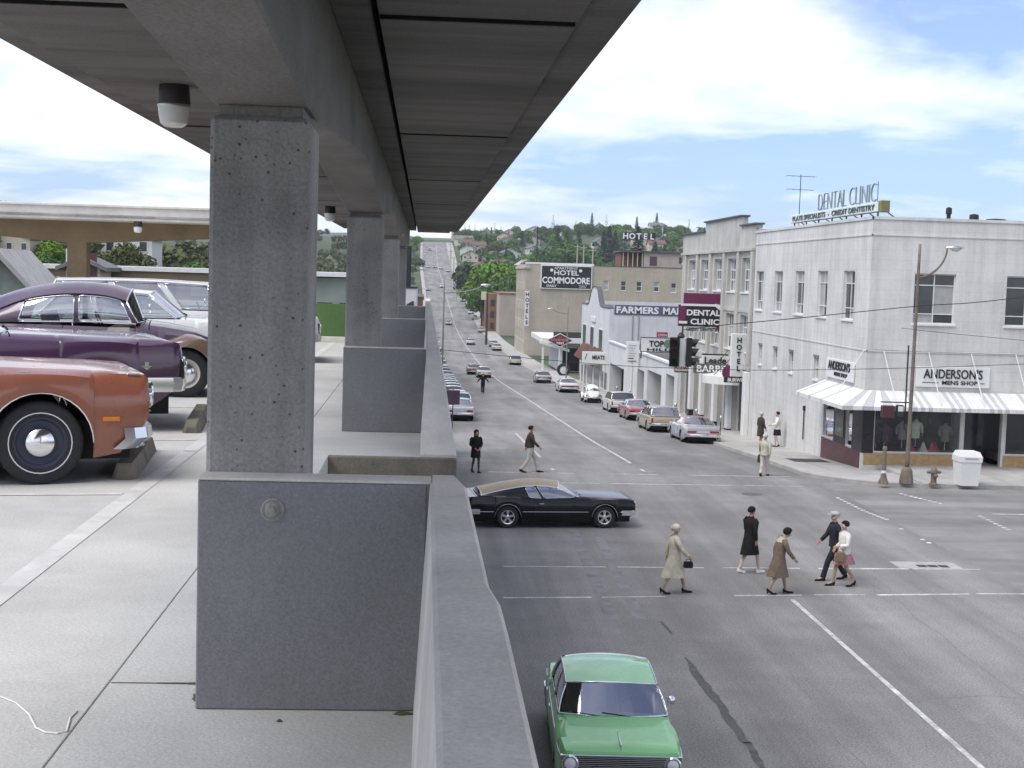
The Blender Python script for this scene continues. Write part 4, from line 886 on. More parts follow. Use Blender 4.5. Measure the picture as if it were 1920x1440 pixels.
def street_car(sp, pm, label, x, y, away=True, near=False, group=None, nm='sedan', roof_m=None, beetle=False, dx=0.0):
    rz = R_(90) if away else R_(-90); x = x + cx(y)-8.92
    t = make_beetle(label, pm, (x, y, g(y)+0.002), rz, near, group) if beetle else make_car(nm, label, sp, pm, (x, y, g(y)+0.002), rz, near, group, roof_m)
    a = grade(y); t.rotation_euler = (0, -a if away else a, rz); return t
def kerb_car(sp, pm, label, u, v, **k):       # u,v: bottom of the tail as seen from the garage
    p = ground_px(u, v); return street_car(sp, pm, label, p[0], p[1]+sp['L']/2, True, **k)
kerb_car(SP_CPE, P_SILVER, 'silver coupe with red roof, last parked at the right kerb by the corner', 1318, 833, near=True, group=GRP_R, nm='coupe', roof_m=P_RED)
kerb_car(SP_WAG, P_TAN, 'tan station wagon parked between silver coupe and rose sedan', 1248, 812, near=True, group=GRP_R, nm='station_wagon')
kerb_car(SP_BOX, P_ROSE, 'rose and silver sedan parked ahead of the tan wagon', 1203, 790, near=True, group=GRP_R)
kerb_car(SP_WAG, P_WHITE, 'white wagon parked ahead of the rose sedan', 1168, 775, group=GRP_R, nm='station_wagon')
kerb_car(SP_VW, P_WHITE, 'white round-backed small car parked at the meat market', 1114, 756, near=True, group=GRP_R, beetle=True)
kerb_car(SP_CPE, P_WHITE, 'white sedan with full-width tail panel parked in front of the small round-backed car', 1068, 737, group=GRP_R)
kerb_car(SP_BOX, P_SAGE, 'sage green sedan parked in front of the white sedan', 1020, 719, group=GRP_R)
kerb_car(SP_WAG, P_CREAM, 'cream wagon parked by the diamond-signed tyre shop', 967, 685, group=GRP_R, nm='station_wagon')
kerb_car(SP_BOX, P_CREAM, 'cream sedan parked along the long gap before the tyre shop', 932, 658, group=GRP_R)
for i, (u, v, m) in enumerate([(926, 651, P_SAGE), (903, 624, P_TAN), (890, 600, P_SAGE), (884, 590, P_WHITE), (880, 577, P_ROSE), (872, 566, P_WHITE), (868, 556, P_SILVER)]):
    kerb_car(SP_BOX, m, ('sage', 'tan', 'olive sage', 'white', 'rose', 'pure white', 'silver')[i]+' distant sedan parked along the right kerb below the big green tree', u, v, group='distant cars parked at the right kerb')
# left kerb row, fronts towards the garage
cols = [P_SILVER, P_WHITE, P_WHITE, P_CREAM, P_WHITE, P_SILVER, P_WHITE, P_BLUE, P_WHITE]
labs = ['pale silver sedan facing the crosswalk behind the square sign', 'white wagon directly behind the pale silver sedan at the left kerb']
for i in range(9):
    y = 87.6+i*6.1+(i > 2)*2; sp = SP_WAG if i == 1 else SP_BOX
    street_car(sp, cols[i], labs[i] if i < 2 else ('', '', 'white', 'cream', 'white', 'silver', 'white', 'pale blue', 'white')[i]+' sedan in the long row at the left kerb behind the white wagon', 2.35+0.05*(i % 3), y, away=True, near=i == 0, group=GRP_L if i < 2 else 'pale sedans in the left kerb row', nm='station_wagon' if i == 1 else 'sedan')
for i, y in enumerate((150, 163, 171, 190, 205, 226, 260, 268, 290, 330, 352)):
    street_car(SP_BOX, [P_WHITE, P_SILVER, P_BLUE, P_CREAM][i % 4], ('white', 'silver', 'pale blue', 'cream')[i % 4]+' tiny distant sedan at the left kerb where the street dips', 2.5, y, away=False, group='distant cars at the left kerb')
# driving
def drive(sp, pm, label, u, v, away, **k):
    p = ground_px(u, v); return street_car(sp, pm, label, p[0]-(cx(p[1])-8.92), p[1]+sp['L']/2, away, group=GRP_M, **k)
drive(SP_BOX, P_CREAM, 'cream sedan driving beside the man with outstretched arms', 908, 709, True, near=False, roof_m=P_CREAM)
drive(SP_BOX, P_BROWN, 'brown sedan driving just ahead of the cream sedan', 889, 703, True)
drive(SP_BOX, P_WHITE, 'white sedan driving alone right of the centre line', 883, 647, True)
drive(SP_BOX, P_SILVER, 'silver sedan driving near the street lamp with long arm', 841, 610, False)
drive(SP_BOX, P_WHITE, 'white sedan driving where the dip of the street ends', 829, 540, False)
for (u, v) in [(803, 503), (815, 503), (827, 505), (840, 510), (803, 546), (806, 470)]:
    drive(SP_BOX, random.choice([P_WHITE, P_SILVER, P_CREAM]), 'tiny pale car driving up the far hill', u, v, u > 815)
# ------------------------------------------------------------------ buildings on the right side
M_AWALL = mat('white_painted_block', (0.67, 0.66, 0.615), 0.8, 0.08, 0.7, 0.15, 25, stain=0.12, courses=0.41, grain=0.06, gscale=14, streak=0.18)
M_HWALL = mat('hotel_stucco', (0.52, 0.51, 0.46), 0.85, 0.10, 0.8, 0.15, 30, stain=0.15, grain=0.08, gscale=14, streak=0.2)
M_FWALL = mat('market_white_paint', (0.66, 0.67, 0.66), 0.8, 0.07, 0.5, 0.1, 20, stain=0.10, streak=0.12)
M_BEIGE = mat('beige_brick', (0.47, 0.42, 0.33), 0.85, 0.08, 0.3, 0.1, 10, stain=0.12, grain=0.10, gscale=6, courses=0.9, streak=0.12)
M_TRIMW = mat('white_trim', (0.68, 0.68, 0.66), 0.6, 0.08, 3); M_ROOFT = mat('tar_roof', (0.10, 0.10, 0.10), 0.9, 0.3, 0.4)
M_WPANE = mat('window_pane', (0.045, 0.05, 0.055), 0.10, 0.4, 1.2, spec=0.7); M_BLIND = mat('window_blind', (0.36, 0.36, 0.33), 0.7, 0.15, 3)
M_DKP = mat('dark_panel', (0.018, 0.016, 0.018), 0.35, 0.2, 3); M_MAR = mat('maroon_panel', (0.10, 0.035, 0.04), 0.4, 0.15, 3); M_BRKT = mat('tan_bulkhead_tile', (0.40, 0.27, 0.13), 0.6, 0.2, 5, 0.1, 20, courses=0.09)
M_LET = mat('letter_black', (0.02, 0.02, 0.022), 0.6); M_LETW = mat('letter_white', (0.75, 0.75, 0.73), 0.6, 0.05, 3); M_SIGNW = mat('sign_white', (0.70, 0.70, 0.67), 0.5, 0.05, 2)
M_SIGNP = mat('sign_plum', (0.14, 0.02, 0.07), 0.4, 0.1, 2); M_SIGNK = mat('sign_black', (0.018, 0.018, 0.026), 0.4, 0.1, 2); M_SIGNR = mat('sign_red', (0.30, 0.03, 0.05), 0.45, 0.1, 2)
M_BRICK = mat('red_brown_brick', (0.24, 0.13, 0.09), 0.9, 0.15, 0.5, 0.1, 10, stain=0.2, courses=0.6, grain=0.1, gscale=8)
M_RUST = mat('rusty_pole', (0.19, 0.155, 0.12), 0.7, 0.25, 3, 0.1, 30, stain=0.2)
M_SHOPG = glass_mat('shop_glass', (0.80, 0.83, 0.82), 1.5, 0.02)
class Face:
    """a vertical wall plane: axis 'x' faces -X (a runs along Y) or axis 'y' faces -Y (a runs along X)"""
    def __init__(s, axis, c): s.axis = axis; s.c = c
    def P(s, a, z, d=0.0):   # d = outward (+) distance
        return (s.c-d, a, z) if s.axis == 'x' else (a, s.c-d, z)
    def box(s, mb, a0, a1, z0, z1, d0, d1, c=0.0):
        return mb.box(s.c-d1, s.c-d0, a0, a1, z0, z1, c) if s.axis == 'x' else mb.box(a0, a1, s.c-d1, s.c-d0, z0, z1, c)
    @property
    def right(s): return (0, -1, 0) if s.axis == 'x' else (1, 0, 0)
def wall_holes(F, a0, a1, z0, z1, holes, depth=0.25, zbase=None):
    mb = MB(); As = sorted({a0, a1} | {h[0] for h in holes} | {h[1] for h in holes}); Zs = sorted({z0, z1} | {h[2] for h in holes} | {h[3] for h in holes})
    As = [a for a in As if a0 <= a <= a1]; Zs = [z for z in Zs if z0 <= z <= z1]
    for i in range(len(As)-1):
        for j in range(len(Zs)-1):
            am, zm = (As[i]+As[i+1])/2, (Zs[j]+Zs[j+1])/2
            if any(h[0] < am < h[1] and h[2] < zm < h[3] for h in holes): continue
            mb.add([F.P(As[i], Zs[j]), F.P(As[i+1], Zs[j]), F.P(As[i+1], Zs[j+1]), F.P(As[i], Zs[j+1])], [(0, 1, 2, 3)])
    for h in holes:
        q = [(h[0], h[2]), (h[1], h[2]), (h[1], h[3]), (h[0], h[3])]
        for k in range(4):
            a, b = q[k], q[(k+1) % 4]; mb.add([F.P(*a), F.P(*b), F.P(*b, -depth), F.P(*a, -depth)], [(0, 1, 2, 3)])
    # merge duplicate vertices
    key = {}; nv = []; mp = []
    for v in mb.v:
        k = tuple(round(c, 4) for c in v)
        if k not in key: key[k] = len(nv); nv.append(v)
        mp.append(key[k])
    mb.v = nv; mb.f = [tuple(mp[i] for i in f) for f in mb.f]
    return mb
def win(F, par, h, cols=2, rows=(0.25, 0.75), rec=0.12, fm=None, sill=True, blind=0.0, fw=0.05, pane_m=None):
    """window part in hole h=(a0,a1,z0,z1) with frame, panes, mullions and sill as sub-parts"""
    a0, a1, z0, z1 = h; fm = fm or M_TRIMW
    b = MB()
    for q in ((a0, a0+fw, z0, z1), (a1-fw, a1, z0, z1), (a0+fw, a1-fw, z0, z0+fw), (a0+fw, a1-fw, z1-fw, z1)): F.box(b, *q, -rec-0.06, -rec+0.02)
    wo = b.build('window', fm, par)
    As = [a0+fw+(a1-a0-2*fw)*k/cols for k in range(cols+1)]; Zs = [z0+fw] + [lerp(z0+fw, z1-fw, r) for r in rows] + [z1-fw]
    for i in range(cols):
        for j in range(len(Zs)-1):
            b = MB(); b.add([F.P(As[i], Zs[j], -rec-0.03), F.P(As[i+1], Zs[j], -rec-0.03), F.P(As[i+1], Zs[j+1], -rec-0.03), F.P(As[i], Zs[j+1], -rec-0.03)], [(0, 1, 2, 3)])
            b.build('pane', M_BLIND if random.random() < blind else (pane_m or M_WPANE), wo)
    for i in range(1, cols):
        b = MB(); F.box(b, As[i]-fw*0.4, As[i]+fw*0.4, z0+fw, z1-fw, -rec-0.05, -rec+0.012); b.build('mullion', fm, wo)
    for j in range(1, len(Zs)-1):
        b = MB(); F.box(b, a0+fw, a1-fw, Zs[j]-fw*0.4, Zs[j]+fw*0.4, -rec-0.05, -rec+0.008); b.build('mullion', fm, wo)
    if sill:
        b = MB(); F.box(b, a0-0.05, a1+0.05, z0-0.09, z0-0.002, -rec, 0.07, 0.01); b.build('sill', fm, wo)
    return wo
def block(par, x0, x1, y0, y1, z0, z1, wm_, left_holes, front_holes, rz=None, par_h=0.5, depth=0.25):
    """building shell: left face (-X) and front face (-Y) with holes, plain back faces and roof with parapet"""
    FL = Face('x', x0); FF = Face('y', y0)
    wall_holes(FL, y0, y1, z0, z1, left_holes, depth).build('wall', wm_, par); wall_holes(FF, x0, x1, z0, z1, front_holes, depth).build('wall', wm_, par)
    b = MB(); b.add([(x1, y0, z0), (x1, y1, z0), (x1, y1, z1), (x1, y0, z1)], [(0, 1, 2, 3)]); b.add([(x0, y1, z0), (x1, y1, z0), (x1, y1, z1), (x0, y1, z1)], [(0, 1, 2, 3)])
    b.f = b.f; o = MB(); o.v = b.v[:4]; o.f = [b.f[0]]; o.build('wall', wm_, par); o = MB(); o.v = b.v[4:]; o.f = [(0, 1, 2, 3)]; o.build('wall', wm_, par)
    b = MB(); b.box(x0+0.3, x1-0.3, y0+0.3, y1-0.3, z1-par_h-0.2, z1-par_h); b.build('roof', M_ROOFT, par)
    b = MB(); t_ = 0.3
    ring = [(x0, y0), (x1, y0), (x1, y1), (x0, y1)]; inn = [(x0+t_, y0+t_), (x1-t_, y0+t_), (x1-t_, y1-t_), (x0+t_, y1-t_)]
    b.grid([[(x, y, z1) for x, y in ring], [(x, y, z1) for x, y in inn], [(x, y, z1-par_h) for x, y in inn]], close=True); b.build('parapet', wm_, par)
    # dark interior core so that nothing shines through the openings
    b = MB(); b.box(x0+depth+0.02, x1-0.05, y0+depth+0.02, y1-0.05, z0, z1-par_h-0.25); b.build('core', M_DKP, par)
    return FL, FF
def word(s, F_origin, right, up, w=None, h=None, m=None, par=None, name='lettering', depth=0.03, weight=0.0, align='C', shear=0.0):
    mb = text_mb(s, F_origin, right, up, w, h, depth, weight, align, shear); o = mb.build(name, m or M_LET, par, world=True); return o
UPZ = (0, 0, 1)
# ===== corner building
AX, AY, AZ = 18.3, 56.2, 10.36
A = thing('corner_shop_building', 'white two-storey corner building with striped shop awning', 'building', (0, 0, 0))
hl = []
for u in (1430, 1466, 1507, 1551, 1602):
    y = AX*2600/(u-797); hl.append((y-0.80, y+0.80, 6.05, 8.15))
hs = []
for u in (1437, 1466, 1497, 1546):
    y = AX*2600/(u-797); hs.append((y-0.38, y+0.38, 3.10, 4.15))
shop_l = (56.9, 62.0, 0.62, 2.75)
hf = [(20.15, 21.90, 6.03, 8.10), (24.05, 25.80, 6.03, 8.10), (27.9, 29.65, 6.03, 8.10), (31.8, 33.5, 6.03, 8.1)]
shop_f = [(18.75, 22.45, 0.62, 2.75), (22.6, 24.2, 0.10, 2.75), (24.35, 29.5, 0.62, 2.75)]
def ablock():
    x0, x1, y0, y1 = AX, 42.0, AY, 76.4
    FL = Face('x', x0); FF = Face('y', y0)
    wall_holes(FL, y0, y1, 0.0-1.6, AZ, hl+hs+[shop_l]).build('wall', M_AWALL, A); wall_holes(FF, x0, x1, -0.1, AZ, hf+shop_f).build('wall', M_AWALL, A)
    for q in ([(x1, y0), (x1, y1)], [(x0, y1), (x1, y1)]):
        b = MB(); (xa, ya), (xb, yb) = q; b.add([(xa, ya, -1.6), (xb, yb, -1.6), (xb, yb, AZ), (xa, ya, AZ)], [(0, 1, 2, 3)]); b.build('wall', M_AWALL, A)
    b = MB(); b.box(x0+0.3, x1-0.3, y0+0.3, y1-0.3, AZ-0.6, AZ-0.4); b.build('roof', M_ROOFT, A)
    t_ = 0.3; ring = [(x0, y0), (x1, y0), (x1, y1), (x0, y1)]; inn = [(x0+t_, y0+t_), (x1-t_, y0+t_), (x1-t_, y1-t_), (x0+t_, y1-t_)]
    b = MB(); b.grid([[(x, y, AZ) for x, y in ring], [(x, y, AZ) for x, y in inn], [(x, y, AZ-0.4) for x, y in inn]], close=True); b.build('parapet', M_AWALL, A)
    b = MB(); b.box(x0+0.28, x1-0.05, y0+0.28, y1-0.05, 3.05, AZ-0.65); b.build('upper_core', M_DKP, A)
    b = MB(); b.box(x0+2.6, x1-0.05, y0+2.2, y1-0.05, -1.5, 3.03); b.build('lower_core', M_DKP, A)
    b = MB(); b.box(x0+0.02, x0+2.58, 62.2, y1-0.05, -1.5, 3.0); b.build('lower_core', M_DKP, A)
    b = MB(); b.box(x0+0.02, x1-0.06, y0+0.02, y0+2.18, 2.8, 3.04); b.build('shop_ceiling', M_DKP, A)
    b = MB(); b.box(x0+0.02, x0+2.5, y0+2.2, 62.1, 2.8, 3.04); b.build('shop_ceiling', M_DKP, A)
    # bands
    for z0_, z1_, pr in ((9.60, 9.66, 0.035), (4.82, 4.88, 0.03), (AZ-0.10, AZ+0.02, 0.05)):
        b = MB(); FL.box(b, y0-pr, y1, z0_, z1_, -0.01, pr); b.build('band', M_AWALL, A); b = MB(); FF.box(b, x0-pr, x1, z0_-0.003, z1_-0.003, -0.012, pr); b.build('band', M_AWALL, A)
    for h in hl: win(FL, A, h, 2, (0.22, 0.75), blind=0.45)
    for h in hs: win(FL, A, h, 1, (0.5,), blind=0.6)
    for i, h in enumerate(hf): win(FF, A, h, 2, (0.18, 0.78), fw=0.05, blind=0.25)
    for h in hs:
        b = MB(); FL.box(b, h[0]-0.05, h[1]+0.05, h[3], h[3]+0.10, 0, 0.04); b.build('lintel', mat('lintel_grey', (0.2, 0.2, 0.2), 0.8), A)
    return FL, FF
FL, FF = ablock()
# shop fronts
b = MB(); FF.box(b, 18.36, 22.5, 0.10, 0.60, -0.1, 0.02, 0.01); b.build('bulkhead', M_BRKT, A)
b = MB(); FF.box(b, 24.3, 29.6, 0.10, 0.60, -0.1, 0.02, 0.01); b.build('bulkhead', M_BRKT, A)
b = MB(); FL.box(b, 56.5, 62.1, -0.5, 0.60, -0.1, 0.025, 0.01); b.build('bulkhead', M_MAR, A)
b = MB(); FL.box(b, AY+0.02, 57.6, 0.605, 2.74, -0.05, 0.03); b.build('dark_pier', M_DKP, A); b = MB(); FF.box(b, AX-0.03, 18.75, 0.605, 2.74, -0.05, 0.03); b.build('dark_pier', M_DKP, A)
b = MB(); FL.box(b, 58.55, 60.3, 0.605, 2.74, -0.05, 0.02); b.build('dark_pier', M_DKP, A)
b = MB(); FL.box(b, 58.8, 59.9, 0.95, 2.35, 0.021, 0.06, 0.01); dc = b.build('display_case', mat('brass_frame', (0.35, 0.30, 0.16), 0.4, metal=0.6), A)
b = MB(); FL.box(b, 58.87, 59.83, 1.02, 2.28, 0.061, 0.065); b.build('pane', M_WPANE, dc)
def shopglass(F, a0, a1, z0, z1, n=1):
    b = MB(); b.add([F.P(a0, z0, -0.06), F.P(a1, z0, -0.06), F.P(a1, z1, -0.06), F.P(a0, z1, -0.06)], [(0, 1, 2, 3)]); go = b.build('shop_window', M_SHOPG, A)
    b = MB(); F.box(b, a0, a1, z0, z0+0.05, -0.09, 0.0); b.build('frame_sill', M_TRIMW, go)
    for k in range(n+1):
        a = lerp(a0, a1, k/n); b = MB(); F.box(b, max(a0, a-0.025), min(a1, a+0.025), z0+0.051, z1, -0.09, 0.0); b.build('frame_post', M_TRIMW, go)
shopglass(FF, 18.76, 22.44, 0.63, 2.74, 1); shopglass(FF, 24.36, 29.49, 0.63, 2.74, 2); shopglass(FL, 60.3, 61.98, 0.63, 2.74, 1); shopglass(FL, 57.6, 58.55, 0.63, 2.74, 1)
b = MB(); b.box(18.35, 22.5, AY+0.1, AY+2.15, 0.30, 0.60); b.build('display_floor', mat('display_floor', (0.16, 0.09, 0.09), 0.7), A)
b = MB(); b.box(24.3, 29.6, AY+0.1, AY+2.15, 0.30, 0.60); b.build('display_floor', mat('display_floor', (0.16, 0.09, 0.09), 0.7), A)
b = MB(); b.box(18.35, 20.8, AY+2.2, 62.0, 0.30, 0.60); b.build('display_floor', mat('display_floor', (0.16, 0.09, 0.09), 0.7), A)
b = MB(); b.box(22.62, 24.18, AY+1.6, AY+1.66, 0.12, 2.75); dr_ = b.build('shop_door', M_DKP, A)
b = MB(); b.box(22.75, 24.05, AY+1.57, AY+1.595, 0.3, 2.5); b.build('pane', M_WPANE, dr_)
b = MB(); b.box(22.6, 24.2, AY+0.0, AY+1.6, 0.08, 0.12); b.build('door_step', M_WALK, A)
# clothes on stands in the window (each a thing)
def garment(x, y, z, col, lab, kind=0):
    m = mat('cloth_%.2f_%.2f_%.2f' % col, col, 0.9, 0.2, 6, 0.3, 30)
    t = thing('display_garment', lab, 'garment', (x, y, z), 0, 'clothes shown in the shop window')
    b = MB(); b.tube([(0, 0, 0), (0, 0, 0.45)], 0.015, 6); b.lathe([(0.14, 0), (0.12, 0.02), (0.02, 0.03)], 12); b.build('stand', M_CHR, t)
    b = MB(); w = 0.22 if kind == 0 else 0.18
    b.grid([[(w*s*math.cos(a), 0.12*s*math.sin(a), zz_) for a in np.linspace(0, 2*math.pi, 13)[:-1]] for zz_, s in ((0.35, 0.8), (0.45, 0.85), (0.7, 0.9), (0.9, 1.05), (1.0, 0.95), (1.05, 0.5), (1.10, 0.3), (1.14, 0.32))], close=True)
    b.build('shirt', m, t, smooth=True)
    for sg in (-1, 1):
        b = MB(); b.tube([(sg*0.19, 0, 0.98), (sg*0.27, 0.02, 0.8), (sg*0.26, -0.05, 0.58)], [0.07, 0.065, 0.05], 8); b.build('sleeve', m, t, smooth=True)
for i, (x, dy, col, z, nm) in enumerate([(19.1, 0.6, (0.07, 0.06, 0.07), 0.6, 'charcoal jacket on a stand beside the dark corner pier'), (19.55, 0.9, (0.12, 0.05, 0.08), 0.62, 'plum jacket behind the lamp post in the shop window'), (20.25, 0.7, (0.25, 0.22, 0.24), 0.75, 'grey shirt on a stand in the shop window'), (20.75, 0.5, (0.50, 0.52, 0.42), 0.85, 'pale green shirt raised in the shop window'), (21.3, 1.2, (0.08, 0.07, 0.06), 1.2, 'dark coat hung high at the back of the shop window'), (22.1, 0.7, (0.22, 0.21, 0.19), 0.7, 'pale grey shirt near the shop door')]):
    garment(x, AY+0.1+dy, z, col, nm)
for x, dy, col in [(20.5, 0.35, (0.25, 0.04, 0.10)), (21.05, 0.35, (0.52, 0.52, 0.44)), (21.6, 0.5, (0.22, 0.06, 0.07)), (21.4, 0.3, (0.4, 0.08, 0.12))]:
    b = MB(); b.lathe([(0.26, 0), (0.24, 0.05), (0.12, 0.25), (0.03, 0.45), (0.01, 0.46)], 7, (x, AY+0.1+dy, 0.602)); o = b.build('folded_cloth', mat('cloth_%.2f_%.2f_%.2f' % col, col, 0.9, 0.2, 6, 0.3, 30)); tag(o, {(0.25, 0.04, 0.10): 'magenta cloth draped in a cone in the shop window', (0.52, 0.52, 0.44): 'cream cloth draped in a cone in the shop window', (0.22, 0.06, 0.07): 'dark red cloth draped in a cone in the shop window', (0.4, 0.08, 0.12): 'small crimson cloth draped at the window edge'}[col], 'cloth', 'cloths in the shop window')
# striped awning
M_AWW = mat('awning_white', (0.68, 0.68, 0.65), 0.8, 0.06, 4, stain=0.08); M_AWG = mat('awning_grey', (0.45, 0.45, 0.45), 0.8, 0.1, 4)
AW = thing('awning', 'grey and white striped metal awning wrapping the shop corner', 'awning', (0, 0, 0))
zt_, zo_, pr = 3.22, 2.66, 1.35
strips = []
def aw_strip(p0, p1, q0, q1, m):      # p: top edge points on wall, q: outer edge
    b = MB(); d = 0.03
    v = [p0, p1, q1, q0]; b.add(v + [(x, y, z-d) for x, y, z in v] + [(q0[0], q0[1], q0[2]-0.16), (q1[0], q1[1], q1[2]-0.16)], [(0, 1, 2, 3), (4, 7, 6, 5), (0, 4, 5, 1), (1, 5, 6, 2), (3, 2, 9, 8), (3, 7, 4, 0)]); b.build('awning_slat', m, AW)
xs_ = np.arange(AX, 33.0, 0.16)
for i, x in enumerate(xs_[:-1]):
    grey = (i % 10 in (0, 2, 4)) and (i // 10) % 1 == 0
    x0_, x1_ = x, x+0.155
    ox0 = x0_-pr*max(0, 1-(x0_-AX)/0.8)*1.0 if x0_ < AX+0.8 else x0_
    ox1 = x1_-pr*max(0, 1-(x1_-AX)/0.8)*1.0 if x1_ < AX+0.8 else x1_
    aw_strip((x0_, AY-0.02, zt_), (x1_, AY-0.02, zt_), (ox0, AY-pr, zo_), (ox1, AY-pr, zo_), M_AWG if grey else M_AWW)
ys_ = np.arange(AY, 62.2, 0.30)
for i, y in enumerate(ys_[:-1]):
    y0_, y1_ = y, y+0.295
    oy0 = y0_-pr*max(0, 1-(y0_-AY)/0.9) if y0_ < AY+0.9 else y0_
    oy1 = y1_-pr*max(0, 1-(y1_-AY)/0.9) if y1_ < AY+0.9 else y1_
    aw_strip((AX-0.02, y0_, zt_), (AX-0.02, y1_, zt_), (AX-pr, oy0, zo_), (AX-pr, oy1, zo_), M_AWG if i % 6 == 5 else M_AWW)
for (xa, xb) in [(19.0, 19.25), (20.9, 21.1), (22.7, 22.9), (24.6, 24.8), (26.5, 26.7)]:
    b = MB(); b.tube([(xa, AY-0.03, 4.86), (xb, AY-1.2, 2.74)], 0.022, 6); b.build('hanger_rod', M_TRIMW, AW)
b = MB(); b.tube([(AX-0.03, 56.5, 4.86), (AX-1.15, 56.7, 2.76)], 0.022, 6); b.build('hanger_rod', M_TRIMW, AW)
# shop signs
def sign_board(name, label, F, a0, a1, z0, z1, m, d0=0.02, d1=0.10, group=None):
    mid = F.P((a0+a1)/2, z0); t = thing(name, label, 'sign', mid, 0, group)
    b = MB(); F.box(b, a0, a1, z0, z1, d0, d1, 0.01); b.build('board', m, t, world=True); return t
t = sign_board('shop_sign', 'white ANDERSON\'S MENS SHOP sign above the awning on the cross-street front', FF, 20.40, 23.52, 3.42, 4.27, M_SIGNW)
word("ANDERSON'S", (21.95, AY-0.101, 3.78), (1, 0, 0), UPZ, w=2.5, h=0.40, m=M_LET, par=t, weight=0.012); word('MENS SHOP', (22.25, AY-0.101, 3.53), (1, 0, 0), UPZ, w=1.5, h=0.17, par=t, weight=0.01)
for xa, xb in ((20.65, 21.35), (23.1, 23.3)):
    b = MB(); b.box(xa, xb, AY-0.12, AY-0.101, 3.60, 3.62); b.build('rule', M_LET, t, world=True)
t = sign_board('shop_sign', 'white ANDERSON\'S MENS SHOP sign above the awning on the wall facing the main street', FL, 57.6, 61.6, 3.40, 4.25, M_SIGNW)
word("ANDERSON'S", (AX-0.101, 59.6, 3.78), (0, -1, 0), UPZ, w=3.2, h=0.40, par=t, weight=0.012); word('MENS SHOP', (AX-0.101, 59.3, 3.53), (0, -1, 0), UPZ, w=1.9, h=0.17, par=t, weight=0.01)
# roof sign
t = thing('roof_sign', 'long rooftop sign board with open DENTAL CLINIC letters on frame', 'sign', (18.9, 64, AZ))
b = MB(); b.box(18.75, 19.05, 57.0, 71.0, 10.62, 11.02, 0.02); b.build('board', M_SIGNW, t, world=True)
b = MB(); b.box(18.72, 19.08, 56.55, 57.0, 10.58, 11.06, 0.02); b.build('end_box', mat('olive_panel', (0.18, 0.17, 0.07), 0.6), t, world=True)
for k in range(7):
    y = 57.5+k*2.2; b = MB(); b.tube([(18.9, y, AZ), (18.9, y, 11.0)], 0.035, 6); b.tube([(18.9, y, 10.9), (19.7, y, AZ)], 0.025, 6); b.build('brace', M_DARKIRON, t, world=True)
word('PLATE SPECIALISTS  -  CREDIT DENTISTRY', (18.745, 64.0, 10.70), (0, -1, 0), UPZ, w=13.0, h=0.24, m=mat('letter_teal', (0.05, 0.10, 0.10), 0.6), par=t, weight=0.01)
word('DENTAL CLINIC', (18.85, 61.9, 11.06), (0, -1, 0), UPZ, w=8.6, h=0.78, m=mat('letter_pale_teal', (0.22, 0.27, 0.27), 0.6), par=t, depth=0.06, weight=-0.028)
for y in (57.6, 60, 62.5, 65.8):
    b = MB(); b.tube([(18.88, y, 11.0), (18.88, y, 11.9 if y < 58 else 11.7)], 0.015, 5); b.build('letter_post', M_DARKIRON, t, world=True)
# roof bits
def vent(x, y, h, r, lab):
    b = MB(); b.lathe([(r, 0), (r, h*0.7), (r*1.5, h*0.72), (r*1.4, h*0.95), (r*0.3, h)], 10, (x, y, AZ-0.42)); tag(b.build('roof_vent', M_DARKIRON), lab, 'vent', 'vents on the corner building roof')
p = ony(1787, 405, 58.0); vent(p[0], 58.5, 1.05, 0.09, 'slim flue pipe on the roof edge of the corner building')
p = ony(1835, 405, 59.0); vent(p[0], 59.5, 0.85, 0.14, 'stubby dark vent on the roof of the corner building'); p = ony(1885, 410, 59); vent(p[0], 60, 0.7, 0.3, 'wide mushroom vent on the roof of the corner building')
t = thing('antenna', 'thin television antenna on a mast behind the rooftop sign', 'antenna', (19.6, 72.5, AZ-0.4))
b = MB(); b.tube([(0, 0, 0), (0, 0, 3.3)], 0.02, 6); b.build('mast', M_DARKIRON, t)
for z, w_ in ((3.2, 0.75), (2.5, 0.68)):
    b = MB(); b.tube([(-w_, 0, z+0.02), (w_, 0, z)], 0.012, 5); bo_ = b.build('boom', M_DARKIRON, t)
    for k in range(5):
        x = lerp(-w_, w_, k/4); b = MB(); b.tube([(x, -0.35, z), (x, 0.35, z)], 0.008, 4); b.build('element', M_DARKIRON, bo_)
# drain pipe and wall bits on the long white wall
b = MB(); b.tube([(AX-0.06, 65.0, 0.1), (AX-0.06, 65.0, 1.6)], 0.03, 6); b.build('wall_pipe', M_DARKIRON, A); b = MB(); b.lathe([(0.07, 0), (0.07, 0.22)], 8, (AX-0.06, 65.0, 1.5)); b.build('pipe_head', M_DARKIRON, A)
